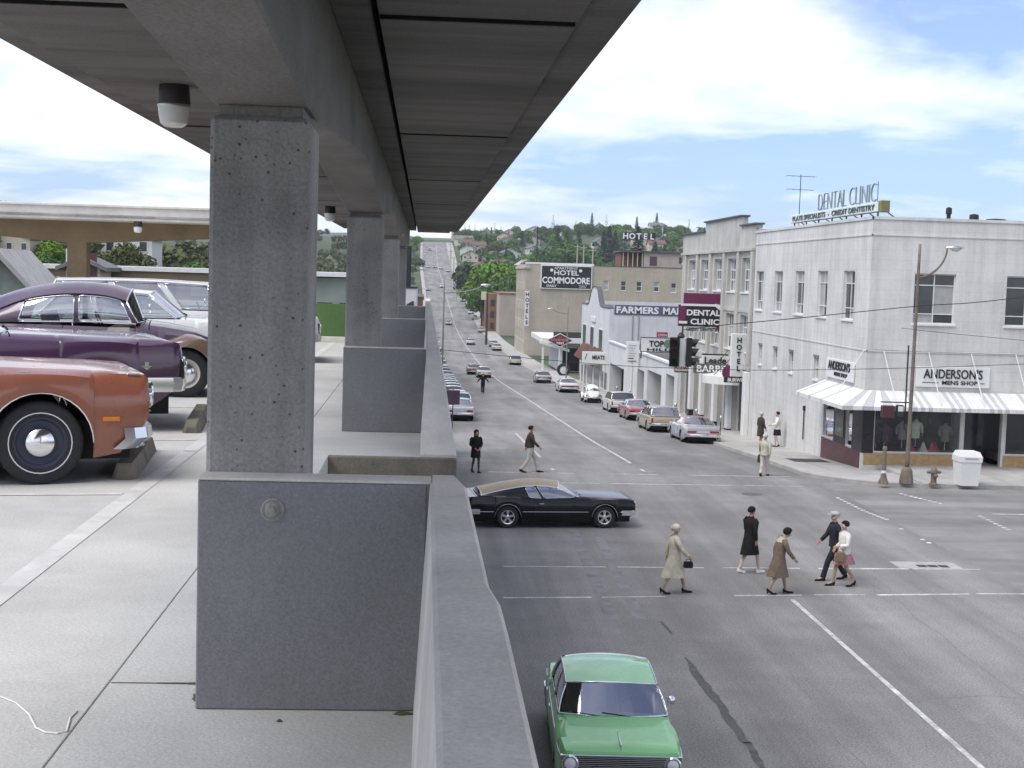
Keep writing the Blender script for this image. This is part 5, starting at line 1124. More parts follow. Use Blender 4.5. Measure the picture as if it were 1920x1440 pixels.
# ------------------------------------------------------------------ hotel, market, tyre shop, apartment hotel, brick block
BX = 18.3
H = thing('hotel_building', 'pale three-storey hotel with stepped roofline and tall pilastered windows', 'building', (0, 0, 0))
FLH = Face('x', BX)
hh = []
bays = [78.3, 82.1, 86.1, 90.3, 94.6]
for y in bays:
    hh += [(y-1.25, y+1.25, 6.95, 8.92), (y-1.25, y+1.25, 3.55, 5.65)]
shop_h = [(77.0, 80.6, -1.3, 2.35), (81.3, 84.6, -1.5, 2.35), (85.3, 88.6, -1.7, 2.3), (89.4, 92.2, -1.9, 2.3), (93.0, 97.2, -1.9, 2.3)]
wall_holes(FLH, 76.45, 98.0, -2.6, 10.55, hh+shop_h, 0.5).build('wall', M_HWALL, H)
for yA, yB, z0_, z1_ in ((76.45, 80.0, 10.55, 10.75), (80.0, 90.5, 10.55, 11.32), (90.5, 98.0, 10.55, 10.72)):
    b = MB(); b.box(BX, BX+0.35, yA, yB, z0_, z1_); st_ = b.build('parapet_step', M_HWALL, H)
    b = MB(); b.box(BX-0.14, BX+0.45, yA-0.12, yB+0.12, z1_, z1_+0.10, 0.01); b.build('coping', mat('coping_dark', (0.10, 0.10, 0.10), 0.8), st_)
b = MB(); b.box(BX, 44, 98.0, 98.3, -2.6, 10.5); b.build('wall', M_HWALL, H); b = MB(); b.box(BX+0.02, 44, 76.46, 76.7, 3, 10.5); b.build('wall', M_HWALL, H); b = MB(); b.box(43.7, 44, 76.7, 98, -2.6, 10.5); b.build('wall', M_HWALL, H)
b = MB(); b.box(BX+0.36, 43.7, 76.7, 98.0, 10.0, 10.2); b.build('roof', M_ROOFT, H); b = MB(); b.box(BX+0.55, 43.6, 76.8, 97.9, -2.6, 9.9); b.build('core', M_DKP, H)
for h in hh: win(FLH, H, h, 4, (0.34, 0.67), rec=0.22, blind=0.35, fw=0.09, sill=True)
for y in [76.75, 80.2, 84.1, 88.2, 92.45, 96.6]:
    b = MB(); FLH.box(b, y-0.26, y+0.26, 2.9, 9.3, -0.01, 0.16, 0.02); b.build('pilaster', M_HWALL, H)
for z0_, z1_, pr_ in ((9.3, 9.45, 0.20), (2.55, 2.9, 0.12), (5.8, 6.0, 0.06)):
    b = MB(); FLH.box(b, 76.46, 98.02, z0_, z1_, -0.01, pr_); b.build('band', M_HWALL, H)
M_GLS2 = mat('shop_dark_glass', (0.02, 0.02, 0.022), 0.08, 0.3, 1, spec=0.6)
for (a0, a1, z0_, z1_) in shop_h:
    b = MB(); FLH.box(b, a0, a1, z0_, z1_, -0.42, -0.40); sf = b.build('shop_front', M_GLS2, H)
    for k in range(4):
        a = lerp(a0, a1, k/3); b = MB(); FLH.box(b, max(a0, a-0.06), min(a1, a+0.06), z0_, z1_, -0.39, -0.30); b.build('post', M_TRIMW, sf)
for y in (76.7, 80.95, 84.95, 89.0, 92.6):
    b = MB(); FLH.box(b, y-0.32, y+0.32, -1.15, 2.5, 0.01, 0.30, 0.02); pz = b.build('pier', M_SIGNW, H); b = MB(); FLH.box(b, y-0.34, y+0.34, -2.2, -1.15, 0.01, 0.32); b.build('pier_base', M_DKP, pz)
# marquee over the hotel door
t = thing('marquee', 'white half-round marquee over the hotel entrance', 'marquee', (BX-0.9, 81.0, 1.5))
b = MB(); n = 14; top = [(BX-1.75*math.sin(math.pi*i/n), 81.0-1.9*math.cos(math.pi*i/n)) for i in range(n+1)]
b.add([(x, y, 2.0) for x, y in top]+[(x, y, 1.55) for x, y in top]+[(BX-0.1, 81, 2.25)], [(i, i+1, i+n+2, i+n+1) for i in range(n)]+[(i+1, i, 2*n+2) for i in range(n)]+[tuple(range(2*n+1, n, -1))]); b.build('canopy', M_SIGNW, t, world=True)
for dy in (-1.2, 1.2):
    b = MB(); b.tube([(BX-0.05, 81+dy, 3.4), (BX-1.3, 81+dy*0.6, 2.0)], 0.02, 5); b.build('stay', M_DARKIRON, t, world=True)
# blade signs (faces look down the street)
def blade(name, label, y, u0, u1, v0, v1, m, th=0.22, group=None, cat='sign'):
    a = ony(u0, v1, y); c = ony(u1, v0, y); mid = ((a[0]+c[0])/2, y, a[2]); t = thing(name, label, cat, mid, 0, group)
    b = MB(); b.box(a[0], c[0], y-th/2, y+th/2, a[2], c[2], 0.03); b.build('board', m, t, world=True)
    return t, a[0], c[0], a[2], c[2], y-th/2-0.002
def stay(t, x0, x1, y, z): 
    b = MB(); b.tube([(x0, y, z), (x1, y, z)], 0.03, 6); b.build('bracket', M_DARKIRON, t, world=True)
t, x0, x1, z0, z1, yy = blade('hotel_sign', 'tall white HOTEL blade sign with black letters stacked vertically', 78.0, 1368, 1401, 626, 706, M_SIGNW)
for i, ch in enumerate('HOTEL'):
    word(ch, ((x0+x1)/2, yy, z1-0.5-0.40*i-0.02), (1, 0, 0), UPZ, h=0.30, par=t, weight=0.03)
b = MB(); b.box(x0-0.32, x1+0.05, 77.92, 78.08, z0-0.34, z0-0.02, 0.02); b.build('name_board', M_SIGNK, t, world=True)
word('BURWELL', ((x0+x1)/2+0.0, 77.918, z0-0.29), (1, 0, 0), UPZ, w=1.15, h=0.22, m=M_LETW, par=t, weight=0.03)
b = MB(); b.lathe([(0.42, -0.06), (0.42, 0.06)], 20, (x0-0.02, 78.02, z0+0.22), 'y'); b.build('disc', M_SIGNP, t, world=True); stay(t, x1-0.1, BX, 78, z1-0.3); stay(t, x1-0.1, BX, 78, z0+0.3)
t, x0, x1, z0, z1, yy = blade('clinic_sign', 'plum and black DENTAL CLINIC blade sign with painted toothbrush', 85.0, 1271, 1357, 573, 611, M_SIGNK)
b = MB(); b.box(x0+0.30, x1, 84.88, 85.12, z1, z1+0.72, 0.02); b.build('top_panel', M_SIGNP, t, world=True); b = MB(); b.prism([(x1-0.45, z0), (x1, z0), (x1, z0-0.75)], 84.9, 85.1); b.build('tail_panel', M_SIGNP, t, world=True)
b = MB(); b.box(x0+0.02, x0+0.42, yy-0.004, yy, z0+0.10, z1-0.03); b.build('side_panel', M_SIGNP, t, world=True)
word('DENTAL', (x0+1.55, yy-0.005, z1-0.66), (1, 0, 0), UPZ, w=2.1, h=0.36, m=M_LETW, par=t, weight=0.03); word('CLINIC', (x0+1.65, yy-0.005, z0+0.12), (1, 0, 0), UPZ, w=1.8, h=0.36, m=M_LETW, par=t, weight=0.03)
b = MB(); b.box(x0+0.12, x0+2.3, yy-0.02, yy-0.005, z1-0.08, z1+0.06, 0.01); b.build('brush_handle', M_LETW, t, world=True); b = MB(); b.prism([(x0+2.25, z1+0.10), (x0+2.55, z1+0.04), (x0+2.72, z1-0.25), (x0+2.70, z1-0.40), (x0+2.3, z1-0.12)], yy-0.02, yy-0.13); b.build('brush_head', M_LETW, t, world=True)
b = MB(); b.box(x0+0.02, x0+0.55, yy-0.02, yy-0.005, z0+0.16, z0+0.32); b.build('stripe', M_SIGNW, t, world=True)
b = MB(); b.box(x0+0.35, x1-0.05, 84.93, 85.07, z0-0.32, z0-0.03, 0.01); b.build('lower_board', M_SIGNW, t, world=True); word('CREDIT DENTISTRY', ((x0+x1)/2+0.15, 84.925, z0-0.27), (1, 0, 0), UPZ, w=2.1, h=0.2, par=t, weight=0.02); stay(t, x1-0.1, BX, 85, z1+0.5); stay(t, x1-0.1, BX, 85, z0+0.1)
t, x0, x1, z0, z1, yy = blade('newspaper_sign', 'white Leader sign with serif-like black lettering above BARBER', 82.3, 1316, 1373, 667, 684, M_SIGNW); word('Leader', ((x0+x1)/2, yy, z0+0.08), (1, 0, 0), UPZ, w=(x1-x0)*0.86, par=t, weight=0.02); stay(t, x1-0.1, BX, 82.3, z1-0.1); b = MB(); b.box(x0, x1, 82.2, 82.4, z1, z1+0.08); b.build('top_edge', M_DARKIRON, t, world=True)
t, x0, x1, z0, z1, yy = blade('barber_sign', 'grey BARBER sign with pale block letters under the Leader sign', 81.6, 1300, 1378, 683, 699, mat('sign_grey', (0.10, 0.10, 0.09), 0.5)); word('BARBER', ((x0+x1)/2, yy, z0+0.07), (1, 0, 0), UPZ, w=(x1-x0)*0.86, h=(z1-z0)*0.72, m=M_LETW, par=t, weight=0.02); stay(t, x1-0.1, BX, 81.6, z1-0.1)
t, x0, x1, z0, z1, yy = blade('realty_sign', 'small brown REAL ESTATE INSURANCE sign beside the BARBER sign', 95.0, 1264, 1301, 676, 698, mat('sign_brown', (0.16, 0.11, 0.07), 0.5))
for i, s_ in enumerate(('REAL', 'ESTATE', 'INSURANCE')): word(s_, ((x0+x1)/2, yy, z1-0.25-0.25*i), (1, 0, 0), UPZ, w=(x1-x0)*(0.55, 0.75, 0.9)[i], h=0.19, m=M_LETW, par=t, weight=0.02)
stay(t, x1-0.1, BX, 95, z1-0.1)
# ===== white drive-in garage with openings (one storey)
W = thing('drive_in_building', 'white one-storey drive-in building with wide dark openings beside the hotel', 'building', (0, 0, 0))
op = []
for u0, u1 in ((1258, 1274), (1222, 1249), (1203, 1216), (1150, 1177)):
    ya, yb = BX*2600/(u1-797), BX*2600/(u0-797); op.append((ya, yb, -4.0, g((ya+yb)/2)+2.75))
wall_holes(FLH, 98.4, 136.0, -4.6, 1.3, op, 1.2).build('wall', M_FWALL, W)
b = MB(); b.box(BX+0.01, 44, 98.4, 98.7, -3, 1.3); b.build('wall', M_FWALL, W); b = MB(); b.box(BX+0.05, 44, 98.7, 135.9, 1.0, 1.1); b.build('roof', M_ROOFT, W); b = MB(); b.box(BX+4.5, 44, 98.8, 135.8, -4.5, 0.9); b.build('core', M_DKP, W)
b = MB(); FLH.box(b, 98.4, 136, 1.3, 1.45, -0.3, 0.12); b.build('coping', M_TRIMW, W)
t, x0, x1, z0, z1, yy = blade('drive_in_sign', 'framed white TOPO HILL sign on the roof of the drive-in', 112.0, 1200, 1262, 634, 659, M_SIGNW)
word('TOPO', (x0+1.55, yy, z0+0.42), (1, 0, 0), UPZ, w=1.7, h=0.5, par=t, weight=0.03); word('HILL', (x0+1.5, yy, z0+0.08), (1, 0, 0), UPZ, w=1.9, h=0.22, par=t, weight=0.02)
b = MB(); b.lathe([(0.34, -0.03), (0.30, 0), (0.22, 0.0)], 20, (x1-0.42, yy-0.02, z0+0.7), 'y'); b.build('ring', mat('ring_green', (0.15, 0.25, 0.15), 0.5), t, world=True)
for x in (x0+0.1, x1-0.1): b = MB(); b.tube([(x, 112, 1.1), (x, 112, z0)], 0.05, 6); b.build('leg', M_DARKIRON, t, world=True)
fr_ = MB(); fr_.tube([(x0, yy, z0), (x1, yy, z0), (x1, yy, z1), (x0, yy, z1), (x0, yy, z0)], 0.035, 5); fr_.build('frame', M_DARKIRON, t, world=True)
t, x0, x1, z0, z1, yy = blade('open_sign', 'small red OPEN sign standing above the drive-in sign', 112.0, 1231, 1252, 623, 632, M_SIGNR, 0.12); word('OPEN', ((x0+x1)/2, yy, z0+0.07), (1, 0, 0), UPZ, w=(x1-x0)*0.8, par=t, m=M_LETW)
t, x0, x1, z0, z1, yy = blade('price_sign', 'white menu board with small grey lines at the drive-in', 116.0, 1173, 1199, 641, 679, M_SIGNW)
for k in range(7):
    b = MB(); z = z1-0.35-0.22*k; b.box(x0+0.2, x1-0.25-0.1*(k % 3), yy-0.01, yy, z, z+0.07); b.build('text_line', M_LET if k > 4 else mat('line_grey', (0.35, 0.35, 0.35), 0.7), t, world=True)
b = MB(); b.tube([((x0+x1)/2, 116, z0), ((x0+x1)/2, 116, g(116))], 0.08, 8); b.build('post', M_TRIMW, t, world=True)
# ===== market with mission gable
F_ = thing('market_building', 'white market hall with curved mission gable and painted FARMERS MARKET side wall', 'building', (0, 0, 0))
my0, my1 = 136.2, 160.5; mz0 = g(160)-0.5
gab = []
for i in range(33):
    y = lerp(my0, my1, i/32); q = (y-148.8)/12.2
    z = 4.55 + 2.0*math.exp(-(q/0.33)**4) + (0.35 if abs(q) > 0.86 else 0)*0; gab.append((y, z))
poly = [(my0, mz0)] + gab + [(my1, mz0)]
b = MB(); b.prism(poly, BX, BX+0.4, 'x'); b.build('gable_front', M_FWALL, F_)
b = MB(); rows = [[(BX-0.08, y, z), (BX-0.08, y, z+0.09), (BX+0.48, y, z+0.09), (BX+0.48, y, z)] for y, z in gab]; b.grid(rows, close=True); b.build('gable_coping', mat('coping_dark', (0.10, 0.10, 0.10), 0.8), F_)
b = MB(); b.box(BX+0.41, 46, my0, my0+0.3, mz0, 5.0); b.build('side_wall', M_FWALL, F_); b = MB(); b.box(BX+0.41, 46, my0+0.3, my1, 4.3, 4.5); b.build('roof', M_ROOFT, F_); b = MB(); b.box(45.7, 46, my0, my1, mz0, 4.9); b.build('side_wall', M_FWALL, F_); b = MB(); b.box(BX+0.41, 46, my1-0.3, my1, mz0, 4.9); b.build('side_wall', M_FWALL, F_)
b = MB(); b.box(18.75, 30.6, my0-0.05, my0-0.002, 3.98, 4.95); b.build('sign_band', mat('sign_slate', (0.10, 0.10, 0.15), 0.6, 0.2, 2), F_)
word('FARMERS', (18.95, my0-0.052, 4.13), (1, 0, 0), UPZ, w=4.2, h=0.68, m=M_LETW, par=F_, align='L', weight=0.03); word('MARKET', (23.6, my0-0.052, 4.13), (1, 0, 0), UPZ, w=3.6, h=0.68, m=M_LETW, par=F_, align='L', weight=0.03)
FM_ = Face('x', BX)
for (y, z0_, z1_) in ((156.6, -0.9, 2.2), (149.5, -0.9, 2.2), (142.0, -0.9, 2.2)):
    b = MB(); FM_.box(b, y-1.6, y+1.6, z0_-0.15, z1_+0.15, 0.0, 0.08, 0.02); wo = b.build('window', M_TRIMW, F_); 
    for k in range(2):
        b = MB(); FM_.box(b, y-1.4+k*1.45, y-0.05+k*1.45, z0_, z1_, 0.081, 0.10); b.build('pane', M_WPANE, wo)
b = MB(); FM_.box(b, 147.2, 150.5, 2.8, 3.4, 0, 0.15, 0.03); b.build('crest', M_TRIMW, F_)
for x in (20.6, 21.2):
    b = MB(); b.tube([(x, my0-0.06, 3.9), (x, my0-0.06, 1.5)], 0.05, 6); b.build('downpipe', mat('grey_pipe', (0.3, 0.3, 0.3), 0.6), F_)
M_TILE = mat('brown_roof_tile', (0.15, 0.075, 0.055), 0.85, 0.35, 1.4, 0.3, 8, stain=0.3, hue=0.02)
for k in range(18):
    y = my0+4+k*1.0+0.1; b = MB(); b.prism([(BX, 0.2), (BX, 0.05), (BX-1.0, -1.5), (BX-1.05, -1.35)], y, y+0.94); b.build('pent_roof_tile', M_TILE, F_)
for k in range(4):
    y = 139+k*6; b = MB(); FM_.box(b, y-2.2, y+2.2, g(y)+0.3, -1.9, 0.0, 0.03); b.build('shop_front', M_GLS2, F_)
t, x0, x1, z0, z1, yy = blade('meats_sign', 'white MEATS sign with green script under the market pent roof', 138.0, 1091, 1138, 660, 683, M_SIGNW, 0.15); word('Meats', ((x0+x1)/2+0.4, yy, z0+0.55), (1, 0, 0), UPZ, w=1.2, h=0.45, par=t, weight=0.03, shear=0.0) if False else word('MEATS', (x1-0.85, yy, z0+0.52), (1, 0, 0), UPZ, w=1.25, h=0.42, par=t, weight=0.03); word('Quality', (x0+0.65, yy, z0+0.55), (1, 0, 0), UPZ, w=0.9, h=0.4, m=mat('script_green', (0.10, 0.22, 0.10), 0.6), par=t, shear=0.3) if False else None
b = MB(); b.prism([(x0+0.25, z0+0.5), (x0+0.33, z0+0.5), (x0+0.5, z0+1.1), (x0+0.42, z0+1.1)], yy-0.02, yy); b.build('script_stroke', mat('script_green', (0.05, 0.14, 0.06), 0.6), t, world=True)
for x in (x0+0.2, x1-0.2): b = MB(); b.tube([(x, 138, z0), (x, 138, g(138)+0.1)], 0.06, 6); b.build('post', M_TRIMW, t, world=True)
# ===== tyre shop with diamond sign
T_ = thing('tyre_shop', 'low tyre shop with white fascia, open bays and stacked tyres outside', 'building', (0, 0, 0))
ty0, ty1 = 196.0, 214.0; gz = g(200)
b = MB(); b.box(19.5, 29, ty0+1, ty1, gz, gz+4.2); b.build('hall', M_FWALL, T_)
b = MB(); b.box(16.6, 30, ty0-2, ty1, gz+4.2, gz+4.9, 0.03); b.build('fascia', M_TRIMW, T_); b = MB(); b.box(18.2, 28.5, ty0-2.02, ty0-1.99, gz+4.95, gz+5.8); b.build('roof_board', mat('board_dark', (0.05, 0.06, 0.055), 0.7), T_)
b = MB(); b.prism([(16.4, gz+4.1), (20.5, gz+3.0), (20.5, gz+3.4), (16.4, gz+4.5)], ty0-2.3, ty0-0.2); b.build('canopy', M_TRIMW, T_)
for x in (16.8, 19.4, 22.2, 25.0): b = MB(); b.box(x-0.14, x+0.14, ty0-2, ty0-1.7, gz, gz+4.2); b.build('post', M_TRIMW, T_)
for k in range(3): b = MB(); b.box(19.9+2.9*k, 22.3+2.9*k, ty0+0.95, ty0+1.0, gz+0.1, gz+3.4); b.build('bay_opening', M_DKP, T_)
t = thing('tyre_sign', 'dark diamond GOODYEAR TIRES sign with white border on a pole', 'sign', (20.1, ty0-3, gz))
c0 = ony(1050, 638, ty0-3); cx0, cz0 = c0[0], c0[2]; hw_, hz_ = 1.95, 1.0
b = MB(); b.prism([(cx0-hw_, cz0), (cx0, cz0+hz_), (cx0+hw_, cz0), (cx0, cz0-hz_)], ty0-3.1, ty0-2.9); b.build('border', M_SIGNW, t, world=True)
b = MB(); b.prism([(cx0-hw_+0.25, cz0), (cx0, cz0+hz_-0.13), (cx0+hw_-0.25, cz0), (cx0, cz0-hz_+0.13)], ty0-3.13, ty0-3.101); b.build('field', mat('sign_darkred', (0.09, 0.02, 0.03), 0.5), t, world=True)
word('GOODYEAR', (cx0, ty0-3.132, cz0-0.16), (1, 0, 0), UPZ, w=2.5, h=0.40, m=mat('letter_pink', (0.55, 0.20, 0.22), 0.6), par=t, weight=0.03); word('TIRES', (cx0, ty0-3.132, cz0-0.56), (1, 0, 0), UPZ, w=1.1, h=0.3, m=M_LETW, par=t, weight=0.02); word('THE', (cx0, ty0-3.132, cz0+0.36), (1, 0, 0), UPZ, w=0.5, h=0.2, m=mat('letter_pink', (0.55, 0.20, 0.22), 0.6), par=t)
b = MB(); b.tube([(cx0, ty0-2.8, gz), (cx0, ty0-2.8, cz0)], 0.10, 8); b.build('pole', M_TRIMW, t, world=True)
t = thing('truck_tyre', 'big upright truck tyre leaning outside the tyre shop', 'tyre', tuple(ground_px(1056, 706)))
p_ = ground_px(1056, 706); b = MB(); b.lathe([(0.5, -0.2), (0.78, -0.25), (0.85, -0.1), (0.85, 0.1), (0.78, 0.25), (0.5, 0.2)], 24, (0, 0, 0.88), 'y', False); b.build('tyre', M_RUB, t, smooth=40); b = MB(); b.lathe([(0.5, -0.15), (0.4, -0.1), (0.15, -0.18), (0.01, -0.18)], 20, (0, 0, 0.88), 'y', False); b.build('rim', M_TRIMW, t, smooth=40)
# ===== apartment hotel
CH = thing('apartment_hotel', 'tall beige apartment hotel with blank side wall and small sash windows', 'building', (0, 0, 0))
cy0, czb, czt = 257.0, g(257)-0.5, 9.75
hc = []
for u, v in ((1136, 535), (1169, 536), (1198, 537), (1231, 538), (1263, 540)):
    p = ony(u, v, cy0); hc.append((p[0]-0.5, p[0]+0.5, p[2]-0.9, p[2]+0.9))
FC = Face('y', cy0)
wall_holes(FC, 18.6, 52, czb, czt, hc, 0.3).build('wall', M_BEIGE, CH)
for h in hc: win(FC, CH, h, 1, (0.5,), rec=0.12, blind=0.3, fw=0.09)
hs2 = [(cy0+2.5+4*k, cy0+4+4*k, z, z+2.0) for k in range(6) for z in (-4.5, -0.8, 2.9, 6.4)]
FC2 = Face('x', 18.6); wall_holes(FC2, cy0, cy0+26, czb, czt, hs2, 0.3).build('wall', M_BEIGE, CH)
for h in hs2: win(FC2, CH, h, 1, (0.5,), rec=0.15, blind=0.3, fw=0.1)
b = MB(); b.box(18.95, 52, cy0+0.35, cy0+26, czb, czt-0.4); b.build('core', M_ROOFT, CH)
b = MB(); b.box(18.35, 19.4, cy0-0.3, cy0+26.2, czt-0.9, czt-0.45, 0.05); b.build('cornice', M_BEIGE, CH)
b = MB(); b.box(18.5, 31.3, cy0-0.08, cy0+0.32, czt, czt+0.35, 0.02); b.build('coping', M_TRIMW, CH); b = MB(); b.box(31.3, 52.1, cy0-0.08, cy0+0.32, czt, czt+0.14, 0.02); b.build('coping', mat('coping_dark', (0.10, 0.10, 0.10), 0.8), CH)
p0 = ony(1013, 541, cy0-0.3); p1 = ony(1111, 499, cy0-0.3)
t = thing('hotel_billboard', 'large black and plum billboard reading APARTMENT HOTEL COMMODORE', 'billboard', (p0[0], cy0-0.3, p0[2]))
b = MB(); b.box(p0[0], p1[0], cy0-0.35, cy0-0.05, p0[2], p1[2], 0.03); b.build('frame', M_SIGNW, t, world=True); b = MB(); b.box(p0[0]+0.2, p1[0]-0.2, cy0-0.38, cy0-0.351, p0[2]+0.2, p1[2]-0.2); b.build('field', M_SIGNK, t, world=True)
bw, bh2 = p1[0]-p0[0], p1[2]-p0[2]; bxm = (p0[0]+p1[0])/2
word('APARTMENT', (bxm-0.1, cy0-0.382, p1[2]-0.80), (1, 0, 0), UPZ, w=bw*0.46, h=0.48, m=M_LETW, par=t); word('HOTEL', (bxm, cy0-0.382, p1[2]-1.85), (1, 0, 0), UPZ, w=bw*0.48, h=0.92, m=M_LETW, par=t, weight=0.02)
word('COMMODORE', (bxm-0.05, cy0-0.382, p0[2]+1.02), (1, 0, 0), UPZ, w=bw*0.92, h=1.22, m=M_LETW, par=t, weight=0.03); word('DAILY', (p0[0]+2.1, cy0-0.382, p0[2]+0.38), (1, 0, 0), UPZ, w=1.9, h=0.42, m=M_LETW, par=t, weight=0.02); word('WEEKLY', (p1[0]-1.7, cy0-0.382, p0[2]+0.58), (1, 0, 0), UPZ, w=1.5, h=0.25, m=M_LETW, par=t); word('RATES', (p1[0]-1.7, cy0-0.382, p0[2]+0.28), (1, 0, 0), UPZ, w=1.2, h=0.22, m=M_LETW, par=t)
for sx in (-0.29, 0.27):
    b = MB(); b.lathe([(0.3, -0.02), (0.02, -0.03)], 14, (bxm+sx*bw, cy0-0.385, p1[2]-0.95), 'y'); b.build('spot', M_LETW, t, world=True)
t, x0, x1, z0, z1, yy = blade('hotels_sign', 'narrow vertical HOTELS sign at the corner of the apartment hotel', 256.0, 983, 993, 546, 611, M_SIGNW)
for i, ch in enumerate('HOTELS'): word(ch, ((x0+x1)/2, yy, z1-0.95-1.03*i), (1, 0, 0), UPZ, h=0.72, par=t, weight=0.03)
stay(t, x1-0.1, 18.7, 256.2, z1-0.8); stay(t, x1-0.1, 18.7, 256.2, z0+0.8)
# penthouse and rear wing, HOTEL roof sign
q0 = ony(1166, 503, 272); q1 = ony(1279, 476, 272)
PH = thing('roof_penthouse', 'pinkish-grey penthouse with dark eave above the apartment hotel roof', 'building', (q0[0], 272, czt))
b = MB(); b.box(q0[0]+4.3, q1[0], 272, 282, czt-0.5, q1[2], 0); b.build('wall', mat('pinkish_stucco', (0.42, 0.36, 0.31), 0.9, 0.1, 1, stain=0.1), PH, world=True); b = MB(); b.box(q0[0]-0.4, q1[0]+0.4, 271.6, 282.4, q1[2], q1[2]+0.35); b.build('eave', M_ROOFT, PH, world=True)
for u0, u1, va, vb in ((1218, 1232, 481, 498), (1273, 1278, 483, 494)):
    a = ony(u0, vb, 271.97); c = ony(u1, va, 271.97); b = MB(); b.box(a[0], c[0], 271.93, 271.99, a[2], c[2]); wo = b.build('window', mat('plum_blind', (0.09, 0.05, 0.06), 0.6), PH, world=True)
for k in range(5):
    x = q0[0]+0.2+k*0.95; b = MB(); b.box(x-0.09, x+0.09, 272, 272.2, czt-0.4, q1[2]); b.build('porch_post', mat('porch_cream', (0.45, 0.42, 0.30), 0.8), PH, world=True)
b = MB(); b.box(q0[0], q0[0]+4.3, 274, 282, czt-0.4, q1[2]); b.build('porch_wall', mat('porch_rust', (0.20, 0.09, 0.07), 0.9, 0.3, 2), PH, world=True)
a = ony(1167, 449, 276); c = ony(1230, 437, 276)
t = thing('roof_sign', 'black HOTEL letters board on a frame above the penthouse roof', 'sign', (a[0], 276, q1[2]+0.3))
for i, ch in enumerate('HOTEL'):
    xa = lerp(a[0], c[0], i/5); xb = lerp(a[0], c[0], (i+0.9)/5); b = MB(); b.box(xa, xb, 275.9, 276.1, a[2], c[2]); lb = b.build('letter_board', M_SIGNK, t, world=True)
    word(ch, ((xa+xb)/2, 275.898, a[2]+0.15), (1, 0, 0), UPZ, h=c[2]-a[2]-0.3, m=M_LETW, par=t, weight=0.03)
for x in (a[0]+0.5, (a[0]+c[0])/2, c[0]-0.5): b = MB(); b.tube([(x, 276.2, q1[2]+0.3), (x, 276.2, a[2]+0.5)], 0.06, 6); b.build('leg', M_DARKIRON, t, world=True)
b = MB(); b.tube([(a[0], 276.15, a[2]+0.4), (c[0], 276.15, a[2]+0.4)], 0.06, 6); b.build('rail', M_DARKIRON, t, world=True)
# ===== brick block beyond
K = thing('brick_block', 'low brown brick building with plain side wall beyond the apartment hotel', 'building', (0, 0, 0))
a = ony(937, 552, 352); c = ony(1000, 552, 352); kz = g(352)-0.5
b = MB(); b.box(a[0], c[0]+6, 352, 385, kz, a[2]); b.build('wall', M_BEIGE if False else mat('tan_brick', (0.42, 0.37, 0.30), 0.9, 0.1, 0.3, grain=0.1, gscale=5, stain=0.15), K)
b = MB(); b.box(a[0]-0.1, c[0]+6.1, 351.9, 385, a[2], a[2]+0.4); b.build('coping', M_BRICK, K)
e = ony(914, 560, 372); b = MB(); b.box(e[0], a[0]-0.01, 366, 400, kz, e[2]+1.4); b.build('front_wing', M_BRICK, K)
for k in range(3):
    z = e[2]-1.0-3*k; b = MB(); b.box(e[0]+0.6, a[0]-0.6, 365.9, 365.99, z-0.8, z+0.8); b.build('window', M_WPANE, K)
t, x0, x1, z0, z1, yy = blade('street_sign', 'small pale yellow projecting sign on the brick block', 340.0, 902, 912, 547, 562, mat('sign_cream', (0.55, 0.52, 0.35), 0.6)); stay(t, x1, x1+2.0, 340, z1-0.3)
# ===== left side: white shop with dark sign tower, dark storefronts
LW = thing('white_shop', 'white shop building with dark blade tower beyond the garage', 'building', (0, 0, 0))
a = ony(757, 577, 100); c = ony(781, 541, 100); b = MB(); b.box(a[0]-9, c[0], 100, 118, g(100)-0.3, c[2]); b.build('wall', M_FWALL, LW)
b = MB(); q = ony(770, 577, 99.9); b.prism([(q[0]-0.35, q[2]), (q[0]-0.3, q[2]+0.22), (q[0], q[2]+0.42), (q[0]+0.2, q[2]+0.5), (q[0]+0.24, q[2])], 99.95, 99.99); b.build('arch_opening', M_WPANE, LW)
b = MB(); b.box(a[0]-9.05, c[0]+0.06, 99.95, 118, c[2], c[2]+0.12); b.build('coping', M_DARKIRON, LW)
d = ony(761, 538, 101); e = ony(772, 461, 101); b = MB(); b.box(d[0], e[0], 101, 101.6, c[2]+0.12, e[2]); b.build('sign_tower', M_SIGNK, LW)
LB = thing('left_storefront_row', 'weathered dark storefront row along the left sidewalk past the white shop', 'building', (0, 0, 0))
for i in range(5):
    y0_ = 120+i*16; zt2 = g(y0_)+(8.2, 6.5, 9.0, 7.0, 8.0)[i]; b = MB(); b.box(-14, -0.15-0.06*(i % 2), y0_, y0_+15.8, g(y0_+16)-0.5, zt2); b.build('wall', [M_BRICK, M_HWALL, M_BEIGE, M_BRICK, M_HWALL][i], LB)
    b = MB(); b.box(-14.1, -0.05, y0_, y0_+15.8, zt2, zt2+0.3); b.build('coping', M_ROOFT, LB)
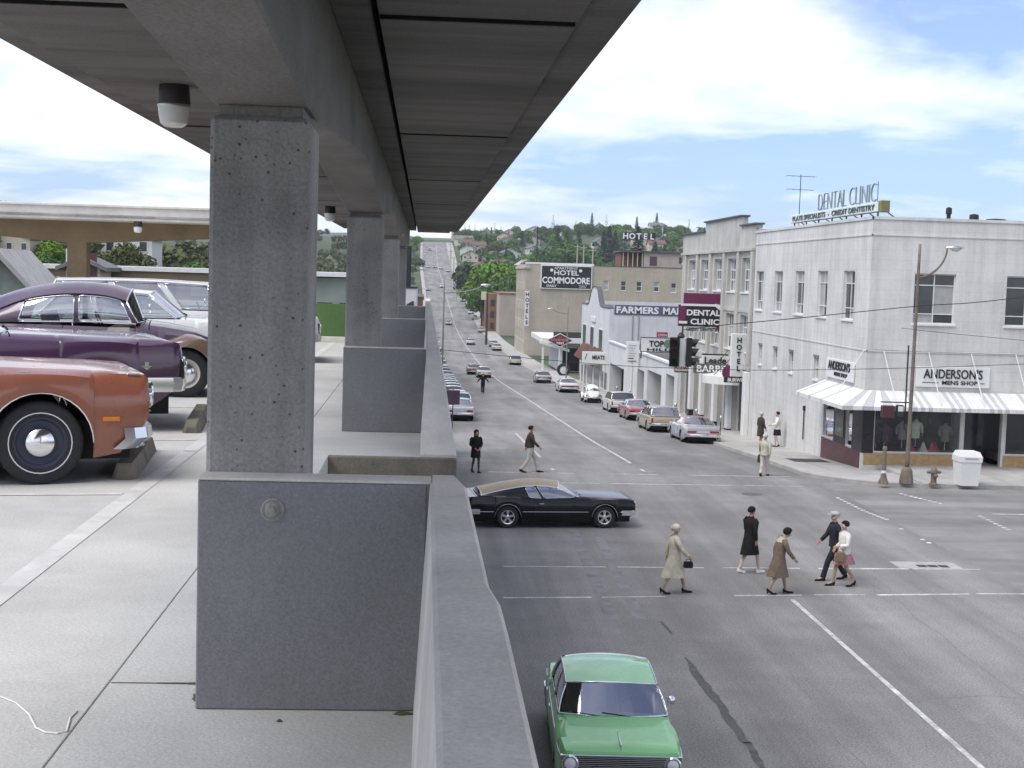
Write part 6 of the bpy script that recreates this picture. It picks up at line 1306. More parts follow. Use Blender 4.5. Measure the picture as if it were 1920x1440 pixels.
# ------------------------------------------------------------------ street furniture, wires, signal
def lamp_post(loc, h, arm, label, lean=0.0, base=True, mtl=None, r=0.085):
    t = thing('street_lamp', label, 'street lamp', loc, 0, 'street lamps'); mtl = mtl or M_RUST
    if base:
        b = MB(); b.lathe([(0.27, 0), (0.27, 0.10), (0.21, 0.5), (0.17, 0.55), (0.12, 0.62)], 10); b.build('base', M_RUST, t, smooth=30)
    n = 10; b = MB(); b.tube([(lean*h*i/n, 0, 0.5*(i == 0)+h*i/n*(i > 0)) for i in range(n+1)], [lerp(r, r*0.6, i/n) for i in range(n+1)], 10); b.build('pole', mtl, t, smooth=True)
    ax_, az_ = arm; b = MB(); pts = [(lean*h*0.93+ax_*math.sin(q)**1.2, 0, h*0.86+(az_)*(1-math.cos(q))) for q in np.linspace(0.02, math.pi/2, 12)]
    b.tube(pts, [lerp(0.05, 0.035, i/11) for i in range(12)], 8); b.build('arm', mtl, t, smooth=True)
    e = pts[-1]; s = 1 if ax_ > 0 else -1
    b = MB(); b.grid([[(e[0]+s*x, w*math.cos(a), e[2]+zz_+hh_*math.sin(a)) for a in np.linspace(0, math.pi, 7)] for x, w, zz_, hh_ in ((-0.05, 0.04, 0, 0.04), (0.1, 0.14, 0.0, 0.10), (0.4, 0.19, 0.0, 0.11), (0.6, 0.12, 0, 0.07), (0.68, 0.02, 0, 0.02))]); lh = b.build('lamp_head', M_CHROME_, t, smooth=True)
    b = MB(); b.grid([[(e[0]+s*x, w*math.cos(a), e[2]-hh_*math.sin(a)) for a in np.linspace(0, math.pi, 7)] for x, w, hh_ in ((0.08, 0.05, 0.02), (0.2, 0.15, 0.12), (0.4, 0.16, 0.14), (0.55, 0.08, 0.05))]); b.build('lamp_glass', M_GLOBE, lh, smooth=True)
    return t
p = onz(1699, 906, 0.13)
lamp_post((p[0], p[1], 0.135), 9.0, (1.05, 1.15), 'rusty curved-arm street lamp at the corner in front of the men\'s shop', 0.006)
t = thing('pedestrian_signal', 'dark pedestrian signal boxes bracketed to a thin post at the lamp', 'signal', (p[0]-0.12, p[1]+0.05, 0.135))
b = MB(); b.tube([(0, 0.12, 2.0), (0, 0.12, 5.2)], 0.03, 6); b.build('post', M_DARKIRON, t); b = MB(); b.tube([(0.1, 0, 3.05), (-1.0, 0, 3.05)], 0.025, 6); b.build('bracket', M_DARKIRON, t)
b = MB(); b.box(-0.95, -0.48, -0.14, 0.14, 2.45, 2.92, 0.02); b.build('sign_box', mat('box_maroon', (0.07, 0.025, 0.03), 0.5), t); b = MB(); b.box(-0.40, -0.12, -0.12, 0.12, 2.5, 2.95, 0.03); sb = b.build('lamp_box', M_DARKIRON, t); b = MB(); b.box(-0.36, -0.16, -0.13, -0.121, 2.72, 2.91); b.build('lens', M_GLOBE, sb); b = MB(); b.box(-0.36, -0.16, -0.13, -0.121, 2.53, 2.70); b.build('lens', mat('lens_dark', (0.03, 0.05, 0.05), 0.2), sb)
p = onz(1656, 907, 0.13); t = thing('post', 'short rusty post with white band near the lamp base', 'post', (p[0], p[1], 0.135))
b = MB(); b.lathe([(0.20, 0), (0.20, 0.06), (0.13, 0.20), (0.11, 0.32)], 10); b.build('base', M_RUST, t, smooth=30); b = MB(); b.lathe([(0.085, 0.30), (0.08, 1.28), (0.10, 1.30), (0.08, 1.40), (0.02, 1.42)], 10); b.build('shaft', M_RUST, t, smooth=30); b = MB(); b.lathe([(0.095, 0.40), (0.095, 0.50)], 10); b.build('white_band', M_LETW, t)
p = onz(1750, 909, 0.13); t = thing('fire_hydrant', 'rusty brown fire hydrant beside the white litter bin', 'hydrant', (p[0], p[1], 0.135))
b = MB(); b.lathe([(0.16, 0), (0.16, 0.05), (0.11, 0.07), (0.11, 0.42), (0.15, 0.44), (0.15, 0.50), (0.12, 0.58), (0.06, 0.66), (0.03, 0.72)], 12); b.build('barrel', M_RUST, t, smooth=35)
for sg in (-1, 1): b = MB(); b.lathe([(0.06, 0), (0.065, sg*0.16), (0.02, sg*0.2)], 8, (sg*0.08, 0, 0.48), 'x'); b.build('nozzle', M_RUST, t)
b = MB(); b.lathe([(0.08, 0), (0.08, -0.17), (0.02, -0.2)], 8, (0, -0.08, 0.36), 'y'); b.build('nozzle', M_RUST, t)
p = onz(1811, 909, 0.13); t = thing('litter_bin', 'white square litter bin with sloped top by the kerb', 'litter bin', (p[0], p[1], 0.135))
b = MB(); b.grid([[(-w_, -w_, z), (w_, -w_, z), (w_, w_, z), (-w_, w_, z)] for w_, z in ((0.34, 0), (0.40, 0.9))], close=True); b.build('body', M_SIGNW, t); b = MB(); b.grid([[(-w_, -w_, z), (w_, -w_, z), (w_, w_, z), (-w_, w_, z)] for w_, z in ((0.425, 0.901), (0.425, 1.10), (0.34, 1.28))], close=True); b.f.append((8, 9, 10, 11)); b.f.append((3, 2, 1, 0)); ld = b.build('lid', M_SIGNW, t); b = MB(); b.box(-0.25, 0.25, -0.432, -0.426, 1.0, 1.07); b.build('flap', mat('bin_grey', (0.4, 0.4, 0.39), 0.6), ld)
p = onz(1521, 856, 0.0); b = MB(); b.box(p[0]-0.9, p[0]+0.75, p[1]-0.6, p[1]+0.9, -0.1, 0.0); 
b = MB(); zq = g(p[1]+0.6)+0.139; b.add([(p[0]-0.8, p[1]-0.4, g(p[1]-0.4)+0.140), (p[0]+0.8, p[1]-0.4, g(p[1]-0.4)+0.140), (p[0]+0.8, p[1]+1.4, g(p[1]+1.4)+0.140), (p[0]-0.8, p[1]+1.4, g(p[1]+1.4)+0.140)], [(0, 1, 2, 3)]); tag(b.build('sidewalk_grate', M_DARKIRON), 'dark metal grate set in the sidewalk by the white wall', 'grate')
lamp_post((1.45, 103.0, g(103)+0.14), 9.6, (2.75, 0.65), 'slender lamp with long reaching arm on the left sidewalk', 0, False, mat('grey_green_pole', (0.22, 0.24, 0.20), 0.6), 0.08)
q = ony(1205, 620, 120); lamp_post((15.6, 150.0, g(150)+0.14), 9.0, (-1.6, 0.5), 'street lamp in front of the mission gable arm toward the road', 0, False, mat('grey_green_pole', (0.22, 0.24, 0.20), 0.6), 0.08)
t = thing('street_sign', 'square dark sign seen from behind on a thin pole at the left kerb', 'sign', (1.5, 67.0, g(67)+0.14))
b = MB(); b.tube([(0, 0, 0), (0, 0, 2.55)], 0.025, 6); b.build('pole', M_DARKIRON, t); b = MB(); b.box(-0.33, 0.33, -0.045, -0.026, 1.80, 2.50, 0.004); b.build('plate', mat('sign_back', (0.06, 0.035, 0.055), 0.6, 0.15, 3), t)
# parking meters
for i, y in enumerate((71, 77.5, 84, 103, 110)):
    t = thing('parking_meter', 'slim grey parking meter along the right kerb', 'parking meter', (15.55, y, g(y)+0.14), 0, 'parking meters on the right kerb'); b = MB(); b.tube([(0, 0, 0), (0, 0, 1.05)], 0.025, 6); b.build('post', M_DARKIRON, t); b = MB(); b.lathe([(0.05, 1.05), (0.085, 1.12), (0.085, 1.28), (0.05, 1.36), (0.01, 1.38)], 10); b.build('head', M_CHROME_, t, smooth=40)
# traffic signal on span wire
SY = 49.0; p = ony(1277, 632, SY)
t = thing('traffic_signal', 'black four-way traffic signal hanging over the intersection on a wire', 'traffic signal', (p[0], SY, p[2]-1.05))
M_SIGH = mat('signal_black', (0.014, 0.014, 0.014), 0.45)
b = MB(); b.tube([(0.05, 0, 1.05), (0.05, 0, 1.45)], 0.03, 6); b.lathe([(0.10, 1.02), (0.14, 1.08), (0.05, 1.22)], 10); b.build('hanger', M_DARKIRON, t); b = MB(); b.box(-0.06, 0.16, -0.08, 0.08, 0.0, 1.03, 0.02); b.build('core_box', M_TRIMW, t)
for nm_, ox, oy, dx, dy in (('a', -0.24, -0.12, -0.25, -1), ('b', 0.30, 0.0, 1, -0.15), ('c', -0.12, 0.28, -0.2, 1)):
    d = Vector((dx, dy, 0)).normalized(); r = Vector((-d.y, d.x, 0)); o = Vector((ox, oy, 0))
    b = MB(); q = [o+r*sx*0.17+d*sd for sx, sd in ((-1, -0.10), (1, -0.10), (1, 0.10), (-1, 0.10))]
    b.add([(v.x, v.y, z) for z in (0.0, 1.03) for v in q], [(0, 1, 2, 3), (4, 5, 6, 7), (0, 1, 5, 4), (1, 2, 6, 5), (2, 3, 7, 6), (3, 0, 4, 7)]); hd = b.build('signal_head', M_SIGH, t)
    for k in range(3):
        c = o+d*0.105+Vector((0, 0, 0.18+0.335*k)); b = MB(); n = 14; ring = []
        for a in np.linspace(0.35, 2*math.pi-0.35-0.0, n): ring.append((c+r*0.145*math.sin(a)-Vector((0, 0, 0.145*math.cos(a))), a))
        b.grid([[tuple(v) for v, a in ring], [tuple(v+d*(0.10+0.16*(1-math.cos(a))/2)) for v, a in ring]]); b.build('visor', M_SIGH, hd)
        b = MB(); b.add([tuple(c+r*0.125*math.sin(a)+Vector((0, 0, 0.125*math.cos(a)))-d*0.0) for a in np.linspace(0, 2*math.pi, 15)[:-1]], [tuple(range(14))]); b.build('lens', mat(('lens_green', 'lens_amber', 'lens_red')[k], ((0.01, 0.04, 0.03), (0.08, 0.045, 0.01), (0.07, 0.01, 0.01))[k], 0.2), hd)
M_WIRE = mat('wire_black', (0.03, 0.03, 0.03), 0.7)
def wire(pts, y, r, label, ys=None):
    P = []
    for i, (u, v) in enumerate(pts):
        q = ony(u, v, ys[i] if ys else y); P.append(tuple(q))
    P = [tuple(c) for c in smooth3(P, 24)]; b = MB(); b.tube(P, r, 5); tag(b.build('overhead_wire', M_WIRE), label, 'wire', 'overhead wires')
def smooth3(P, n):
    xs_ = smooth_curve([(p[0], p[1]) for p in P], n); zs_ = smooth_curve([(p[0], p[2]) for p in P], n); return [(a[0], a[1], b[1]) for a, b in zip(xs_, zs_)]
wire([(1279, 619), (1350, 610), (1500, 596), (1720, 574), (1830, 567), (1990, 548)], SY, 0.016, 'thick wire carrying the traffic signal across the intersection')
wire([(700, 640), (822, 655), (984, 671), (1140, 684), (1262, 690), (1440, 694), (1700, 690), (1990, 680)], SY+0.4, 0.011, 'thin wire sagging low across the intersection below the signal')
wire([(1690, 615), (1780, 625), (1990, 645)], 55.5, 0.010, 'thin wire from the corner facade running down to the right')
wire([(1640, 656), (1800, 662), (1990, 668)], 55.9, 0.008, 'cable stapled along the corner facade belt line')
# utility poles
def pole(u, vtop, y, label, r=0.14, xarm=True, dz=None):
    p = ony(u, vtop, y); gz_ = tz(p[0], y)-0.3; t = thing('utility_pole', label, 'utility pole', (p[0], y, gz_), 0, 'utility poles'); h = p[2]-gz_
    b = MB(); b.tube([(0, 0, 0), (0, 0, h)], [r, r*0.65], 7); b.build('pole', M_POLE, t)
    if xarm: b = MB(); b.box(-1.1, 1.1, -0.07, 0.07, h-0.9, h-0.75); b.build('crossarm', M_POLE, t)
M_POLE = mat('creosote_wood', (0.055, 0.045, 0.038), 0.9, 0.2, 3)
pole(1008, 424, 330, 'tall dark utility pole behind the apartment hotel billboard', 0.22, False); pole(914, 550, 300, 'black utility pole in front of the brick block', 0.28, False)
M_PALEPOLE = mat('pale_pole', (0.40, 0.40, 0.30), 0.8)
for u, v, y in ((846, 468, 620), (851, 480, 560), (845, 455, 700), (857, 490, 500), (1083, 458, 520), (1095, 460, 500), (1112, 465, 480)):
    p = ony(u, v, y); gz_ = tz(p[0], y)-0.3; t = thing('utility_pole', 'pale distant utility pole among the hillside trees', 'utility pole', (p[0], y, gz_), 0, 'pale poles on the hillside'); b = MB(); b.tube([(0, 0, 0), (0, 0, max(6, p[2]-gz_))], [0.3, 0.2], 6); b.build('pole', M_PALEPOLE, t); b = MB(); b.box(-1.2, 1.2, -0.1, 0.1, max(6, p[2]-gz_)-1.0, max(6, p[2]-gz_)-0.75); b.build('crossarm', M_PALEPOLE, t)
# ------------------------------------------------------------------ trees, shrubs, hillside houses
def leafmat(name, col, hue=0.02): return mat(name, col, 0.8, 0.38, 0.5, hue=hue, spec=0.2)
M_LF = [leafmat('leaf_spring', (0.12, 0.22, 0.028)), leafmat('leaf_mid', (0.070, 0.135, 0.032)), leafmat('leaf_olive', (0.090, 0.105, 0.040)), leafmat('leaf_dark', (0.035, 0.065, 0.028))]
M_FIR = leafmat('fir_needles', (0.022, 0.045, 0.026), 0.01); M_BARK = mat('bark', (0.09, 0.065, 0.05), 0.9, 0.3, 3)
def leaf_cloud(lobes, n, size, seed, flat=0.5):
    r_ = np.random.default_rng(seed); mb = MB(); V = []; Fc = []
    vol = np.array([l[3]**3 for l in lobes]); pr = vol/vol.sum(); idx = r_.choice(len(lobes), n, p=pr)
    for k in range(n):
        cx_, cy_, cz_, rr, sq = lobes[idx[k]]; d = r_.normal(size=3); d /= np.linalg.norm(d); rad = rr*(0.55+0.5*r_.random()**0.6)
        p = np.array([cx_, cy_, cz_])+d*rad*np.array([1, 1, sq])
        nrm = d+r_.normal(size=3)*0.6; nrm /= np.linalg.norm(nrm); a = np.cross(nrm, r_.normal(size=3)); a /= np.linalg.norm(a); b_ = np.cross(nrm, a); s = size*(0.6+0.8*r_.random())
        o = len(V); V += [tuple(p+a*s), tuple(p+b_*s*0.7), tuple(p-a*s*0.9), tuple(p-b_*s*0.6)]; Fc.append((o, o+1, o+2, o+3))
    mb.v = V; mb.f = Fc; return mb
def mesh_only(mb, name, m):
    o = mb.build(name, m); me = o.data; bpy.data.objects.remove(o); return me
def crown_mesh(seed, n=1500, size=0.42):
    r_ = np.random.default_rng(seed); lobes = [(0, 0, 6.0, 2.6, 0.9)]
    for k in range(11):
        a = r_.random()*6.28; d = 1.4+1.7*r_.random(); lobes.append((d*math.cos(a), d*math.sin(a), 3.6+4.6*r_.random()*(1.2-d/4), 1.1+0.8*r_.random(), 0.8))
    return leaf_cloud(lobes, n, size, seed)
def trunk_mb(h, r, seed=0):
    mb = MB(); mb.tube([(0, 0, -0.6), (0.05, 0, h*0.5), (0, 0.08, h)], [r, r*0.8, r*0.5], 7); rr = np.random.default_rng(seed)
    for k in range(5):
        a = rr.random()*6.28; z = h*(0.6+0.3*rr.random()); mb.tube([(0, 0, z), (1.2*math.cos(a), 1.2*math.sin(a), z+1.1), (2.0*math.cos(a), 2.0*math.sin(a), z+2.4)], [r*0.45, r*0.3, r*0.12], 5)
    return mb
DEC = [mesh_only(crown_mesh(11+i, 2600 if i < 2 else 1500, 0.30 if i < 2 else 0.40), 'crown', M_LF[i % 4]) for i in range(5)]
TRK = mesh_only(trunk_mb(5.0, 0.22), 'trunk', M_BARK)
def fir_mesh(seed, n=2000):
    r_ = np.random.default_rng(seed); V = []; Fc = []
    for k in range(n):
        t = r_.random()**1.35; z = 0.8+t*11.2; tier = 0.78+0.22*math.sin(z*5.2); R0 = (1-t)**0.9*2.6*tier+0.12; a = r_.random()*6.28; rad = R0*(0.45+0.55*r_.random()**0.5)
        p = np.array([rad*math.cos(a), rad*math.sin(a), z-rad*0.25]); out_ = np.array([math.cos(a), math.sin(a), -0.35]); s_ = np.array([-math.sin(a), math.cos(a), 0.15*r_.normal()]); L_ = 0.55*(0.6+0.6*r_.random())*(1.15-t*0.6)
        o = len(V); V += [tuple(p+out_*L_), tuple(p+s_*L_*0.42), tuple(p-out_*L_*0.5), tuple(p-s_*L_*0.42)]; Fc.append((o, o+1, o+2, o+3))
    mb = MB(); mb.v = V; mb.f = Fc; return mb
FIR = [mesh_only(fir_mesh(31+i), 'crown', M_FIR) for i in range(3)]
FTR = mesh_only((lambda m: (m.tube([(0, 0, -0.5), (0, 0, 10.5)], [0.22, 0.04], 6), m)[1])(MB()), 'trunk', M_BARK)
def place_tree(kind, x, y, z, s, label, group, sz=None, m=None):
    fir = kind == 'fir'; nm = 'fir_tree' if fir else 'tree'; t = thing(nm, label, 'tree', (x, y, z), random.uniform(0, 6.28), group)
    t.scale = (s, s, sz or s)
    me = random.choice(FIR) if fir else DEC[kind]
    for n_, d in (('crown', me), ('trunk', FTR if fir else TRK)):
        o = bpy.data.objects.new(n_, d); COL.objects.link(o); o.parent = t
        if n_ == 'crown' and m is not None: o.material_slots[0].link = 'OBJECT'; o.material_slots[0].material = m
    return t
def tree_px(kind, u, vtop, y, label, group, wscale=1.0, m=None, hmin=3.0):
    p = ony(u, vtop, y); zg = tz(p[0], y); base_h = 12.0 if kind == 'fir' else 9.6; h = max(hmin, p[2]-zg); s = h/base_h
    return place_tree(kind, p[0], y, zg, s*wscale, label, group, s, m)
# big spring-green trees by the street
for i, (u, v, y, ws, k) in enumerate([(932, 472, 420, 1.05, 0), (905, 484, 430, 0.9, 0), (960, 482, 415, 0.95, 0), (880, 486, 470, 0.9, 3), (946, 500, 400, 0.9, 1), (905, 520, 395, 0.8, 1), (975, 498, 440, 0.9, 1), (862, 500, 560, 0.8, 2)]):
    tree_px(k, u, v, y, ['tallest bright spring-green tree above the brick block', 'broad spring-green tree overhanging the street bend', 'spring-green tree behind the billboard corner', 'dark bushy tree by the pale poles at the street edge', 'mid-green tree low in front of the tallest bright tree', 'low leafy tree directly at the kerb below the big trees', 'mid-green tree tucked behind the apartment hotel corner', 'olive tree where the street starts climbing the hill'][i], 'big trees beside the far street', ws, M_LF[0] if k == 0 else None)
# skyline conifers and poplars
for u, v, y in ((1047, 427, 640), (1062, 434, 660), (1072, 440, 640), (1086, 431, 650), (1054, 445, 600), (1080, 452, 600), (980, 432, 820), (964, 436, 850), (1035, 455, 700)):
    tree_px('fir' if u in (1047, 1062, 1086, 980, 964) else 1, u, v, y, 'tall tree in the dense grove on the skyline left of the firs', 'grove behind the billboard', 1.25, M_LF[1] if u not in (980, 964) else None)
for u, v, y, lab in ((1133, 431, 700, 'first of three dark pointed firs on the skyline'), (1143, 423, 690, 'tallest of three dark pointed firs on the skyline'), (1154, 431, 700, 'third of three dark pointed firs, rightmost on the ridge'), (1197, 424, 520, 'single dark fir standing behind the HOTEL roof sign'), (1229, 452, 600, 'short round fir right of the HOTEL roof sign'), (1246, 458, 640, 'tiny fir between roof sign and stepped hotel front')):
    tree_px('fir', u, v, y, lab, 'dark firs on the skyline', 1.25)
rr = random.Random(5)
def rand_tree(u, y, g_, lab, smin=0.6, smax=1.1, kinds=(1, 2, 3, 4, 0)):
    x = EYE[0]+ony(u, 512, y)[0]; k = rr.choice(kinds); s = rr.uniform(smin, smax)
    sz_ = 'small' if s < lerp(smin, smax, 0.5) else 'large'
    if k == 'fir': place_tree('fir', x, y, tz(x, y)-0.2, s*1.2, sz_+' dark pointed fir'+lab, sz_+' firs, '+g_, s*1.3)
    else:
        q = rr.randrange(3); nm_ = sz_+(' bright green', ' mid-green', ' olive green')[q]
        place_tree(k, x, y, tz(x, y)-0.3, s*rr.uniform(0.9, 1.3), nm_+' leafy tree'+lab, nm_+' '+g_, s, M_LF[q])
HX = []
for i in range(165):
    y = rr.uniform(440, 1020)**1.0; u = rr.uniform(845, 1300)
    if u < 797+24*2600/y: u = 797+24*2600/y+rr.uniform(0, 60)
    rand_tree(u, y, 'trees on the far hillside', ' among the houses on the far hillside', 0.55, 1.15, (1, 2, 3, 4, 0, 'fir') if rr.random() < 0.5 else (1, 2, 4, 0))
for i in range(40):
    y = rr.uniform(400, 900); u = 797+cx(y)*0+(-rr.uniform(4, 26))*2600/y
    rand_tree(u, y, 'trees left of the far street', ' on the slope left of the far street', 0.5, 0.9, (1, 2, 3, 4))
for i in range(60):
    y = rr.uniform(105, 240); u = rr.uniform(-60, 420) if i < 40 else rr.uniform(585, 660)
    rand_tree(u, y, 'trees behind the deck', ' on the slope behind the deck canopy', 0.28, 0.6, (2, 3, 4, 1))
# far woods that read as one mass
def far_wood(name, label, spots, m, seed, pf=0.07):
    r_ = np.random.default_rng(seed); base = [np.array(leaf_cloud([(0, 0, 5.2, 2.6, 0.95), (1.5, 0.6, 4.2, 1.8, 0.8), (-1.4, -0.8, 4.4, 1.9, 0.8), (0.2, -1.5, 6.6, 1.5, 0.8), (-0.6, 1.4, 6.2, 1.6, 0.8)], 240, 0.62, 70+k).v) for k in range(4)]
    firb = np.array(fir_mesh(77, 420).v); allv = []
    for (x, y, z, s) in spots:
        fir = r_.random() < pf; b_ = firb if fir else base[r_.integers(4)]; a = r_.random()*6.28; c_, s_ = math.cos(a), math.sin(a); sc = s*(1.25 if fir else r_.uniform(0.9, 1.25))
        allv.append(np.stack([(b_[:, 0]*c_-b_[:, 1]*s_)*sc+x, (b_[:, 0]*s_+b_[:, 1]*c_)*sc+y, b_[:, 2]*s*(1.5 if fir else 1.0)+z], 1))
    v = np.concatenate(allv); nf = len(v)//4; me = bpy.data.meshes.new(name); me.from_pydata(v.tolist(), [], np.arange(nf*4).reshape(-1, 4).tolist()); me.materials.append(m)
    o = bpy.data.objects.new(name, me); COL.objects.link(o); o['kind'] = 'stuff'; o['label'] = label; o['category'] = 'woods'
def spots(n, u0, u1, y0, y1, smin, smax, xmin=None, xmax=None):
    outp = []
    for _ in range(n):
        y = rr.uniform(y0, y1); x = ony(rr.uniform(u0, u1), 512, y)[0]
        if xmin is not None and x < xmin: continue
        if xmax is not None and x > xmax: continue
        outp.append((x, y, tz(x, y)-0.4, rr.uniform(smin, smax)))
    return outp
far_wood('hill_woods', 'mass of mixed green trees covering the far hillside between the houses', spots(520, 838, 1340, 500, 1150, 0.5, 1.0, 20)+spots(160, 838, 980, 480, 900, 0.45, 0.9, 19), M_LF[1], 1)
far_wood('hill_woods', 'olive woods filling the slope behind the deck and left of the street', spots(260, -80, 700, 170, 700, 0.5, 1.0, None, -26)+spots(120, 540, 800, 300, 900, 0.5, 0.9, None, -13), M_LF[2], 2, 0.0)
# houses
M_HW = [mat('house_white', (0.62, 0.62, 0.58), 0.8, 0.06, 1), mat('house_cream', (0.52, 0.48, 0.38), 0.8, 0.08, 1), mat('house_grey', (0.36, 0.38, 0.38), 0.8, 0.08, 1), mat('house_pink', (0.45, 0.34, 0.30), 0.8, 0.08, 1), mat('house_mint', (0.40, 0.48, 0.42), 0.8, 0.08, 1)]
M_HR = [mat('roof_grey', (0.16, 0.16, 0.16), 0.9, 0.2, 2), mat('roof_brown', (0.14, 0.09, 0.07), 0.9, 0.2, 2), mat('roof_green', (0.10, 0.14, 0.11), 0.9, 0.2, 2), mat('roof_pale', (0.38, 0.38, 0.36), 0.9, 0.2, 2)]
def house(x, y, z, w, d, h, rh, rz, wm_, rm, label, group=None, nwin=3, gable='x'):
    t = thing('house', label, 'house', (x, y, z), rz, group)
    b = MB(); b.prism([(-w/2, -1.5), (w/2, -1.5), (w/2, h), (0, h+rh), (-w/2, h)], -d/2, d/2); b.build('wall', wm_, t)
    b = MB(); e = 0.45; k = rh/(w/2); b.prism([(-w/2-e, h-e*k+0.02), (0, h+rh+0.02), (w/2+e, h-e*k+0.02), (w/2+e, h-e*k+0.22), (0, h+rh+0.24), (-w/2-e, h-e*k+0.22)], -d/2-e, d/2+e); ro_ = b.build('roof', rm, t)
    if w < 3: rh_c = 0
    else: b = MB(); b.box(w*0.18, w*0.18+0.7, d*0.1, d*0.1+0.7, h+rh*0.4, h+rh+0.9); b.build('chimney', M_BRICK, ro_)
    for fl in range(max(1, int(h//2.9))):
        for k in range(nwin):
            xx = lerp(-w/2+1.1, w/2-1.1, k/max(1, nwin-1)); zc = 1.5+2.8*fl
            if fl == 0 and k == nwin//2: 
                b = MB(); b.box(xx-0.45, xx+0.45, -d/2-0.05, -d/2-0.005, 0, 2.0); b.build('door', M_MAR, t); continue
            b = MB(); b.box(xx-0.55, xx+0.55, -d/2-0.06, -d/2-0.005, zc-0.7, zc+0.7); wo = b.build('window', M_TRIMW, t); b = MB(); b.box(xx-0.45, xx+0.45, -d/2-0.075, -d/2-0.061, zc-0.6, zc+0.6); b.build('pane', M_WPANE, wo)
        for k in range(2):
            yy2 = (-d/4, d/4)[k]; zc = 1.5+2.8*fl; b = MB(); b.box(-w/2-0.06, -w/2-0.005, yy2-0.5, yy2+0.5, zc-0.7, zc+0.7); wo = b.build('window', M_TRIMW, t); b = MB(); b.box(-w/2-0.075, -w/2-0.061, yy2-0.4, yy2+0.4, zc-0.6, zc+0.6); b.build('pane', M_WPANE, wo)
    return t
proto = []
for i in range(10):
    proto.append(house(0, -3000-20*i, -50, rr.uniform(7, 10), rr.uniform(8, 11), rr.choice((3.0, 5.6, 5.8)), rr.uniform(1.6, 2.6), 0, M_HW[i % 5] if i % 2 else M_HW[0], M_HR[i % 4], 'pale gabled house among trees on the far hillside', 'houses on the far hillside'))
def place_house(i, x, y, z, rz, label, group):
    t = copy_tree(proto[i]); t.location = (x, y, z); t.rotation_euler = (0, 0, rz); t['label'] = label; t['group'] = group; return t
taken = []
n = 0
while n < 58:
    y = rr.uniform(470, 980); u = rr.uniform(846, 1295) if n % 2 else rr.uniform(846, 1010); x = ony(u, 512, y)[0]
    if x < 22 or any(abs(x-a) < 13 and abs(y-b_) < 15 for a, b_ in taken): continue
    taken.append((x, y)); n += 1; i = rr.randrange(10)
    wn = {0: 'white', 1: 'cream', 2: 'grey', 3: 'pink', 4: 'mint'}[(i % 5) if i % 2 else 0]; rn = ('grey', 'brown', 'green', 'pale')[i % 4]
    place_house(i, x, y, tz(x, y)+0.3, rr.choice((0, 0.2, -0.3, 1.57)), '%s house with %s roof among trees on the far hillside' % (wn, rn), '%s houses with %s roofs on the far hillside' % (wn, rn))
for k in range(12):
    y = 470+k*34; x = cx(y)-8.92-rr.uniform(12, 20); i = rr.randrange(10)
    wn = {0: 'white', 1: 'cream', 2: 'grey', 3: 'pink', 4: 'mint'}[(i % 5) if i % 2 else 0]
    place_house(i, x, y, tz(x, y)+0.3, 1.57, '%s house on the slope left of the climbing street' % wn, '%s houses left of the climbing street' % wn)
for i, (u, v, y) in enumerate([(30, 480, 150), (340, 486, 165), (610, 492, 170), (640, 478, 230), (600, 470, 260), (380, 470, 210), (90, 470, 230), (628, 505, 140)]):
    x = ony(u, 512, y)[0]; q = (1, 3, 5, 7, 9, 0, 2, 4)[i]; t = place_house(q, x, y, tz(x, y)-0.5, (0, .3, 0, -.3)[i % 4], ('cream', 'pink', 'white', 'grey', 'mint', 'white', 'white', 'white')[i]+' house on the slope behind the deck among olive trees', 'houses behind the deck'); t.scale = (0.55, 0.55, 0.55)
p = ony(248, 487, 185); t = house(p[0], 185, p[2]+0.2, 6.4, 7, 2.6, 2.2, 0, M_HW[0], M_HR[3], 'white house with tall pale gable seen under the deck canopy', None)
for i in range(10):
    for c in list(proto[i].children):
        for d_ in list(c.children): bpy.data.objects.remove(d_)
        bpy.data.objects.remove(c)
    bpy.data.objects.remove(proto[i])
# flat school-like block on the ridge, upper left of the skyline
a = ony(847, 444, 900); c = ony(907, 435, 900)
SB = thing('ridge_block', 'long pale flat-roofed block on the ridge above the houses', 'building', (a[0], 900, tz(a[0], 900)))
b = MB(); b.box(a[0], c[0], 900, 915, tz(a[0], 900)-2, c[2]); b.build('wall', mat('ridge_cream', (0.55, 0.53, 0.40), 0.8), SB, world=True)
for k in range(9): x = lerp(a[0]+1, c[0]-2, k/8); b = MB(); b.box(x, x+1.2, 899.9, 899.99, a[2]+0.6, a[2]+2.0); b.build('window', M_WPANE, SB, world=True)
b = MB(); b.box(a[0]-0.6, c[0]+0.6, 899.3, 915.5, c[2], c[2]+0.5); b.build('roof', M_HR[0], SB, world=True)
# long low hall behind the deck, with clerestory and a small gabled roof house
a = ony(0, 497, 76); LH = thing('long_hall', 'long low tan hall with pale roof edge behind the deck', 'building', (0, 0, 0))
M_TANW = mat('tan_wall', (0.30, 0.23, 0.15), 0.9, 0.15, 0.4, stain=0.2); M_TEALW = mat('teal_grey_wall', (0.27, 0.31, 0.27), 0.9, 0.12, 0.5, stain=0.15)
b = MB(); b.box(-40, -8.5, 76, 92, 0, 7.15); b.build('wall', M_TANW, LH); b = MB(); b.box(-8.49, -3.2, 76.05, 92, 0, 7.10); b.build('wall', M_TEALW, LH); b = MB(); b.box(-40.2, -3.0, 75.7, 92.2, 7.15, 7.38); b.build('roof_edge', M_TRIMW, LH)
for k in range(14): x = -39+k*2.2; b = MB(); b.box(x, x+1.4, 75.93, 75.99, 5.9, 6.7); b.build('window', M_WPANE if k % 3 else M_BLIND, LH)
for k in range(4): x = -8.2+k*1.2; b = MB(); b.box(x, x+0.8, 75.97, 76.04, 5.35, 5.75); b.build('window', M_WPANE, LH)
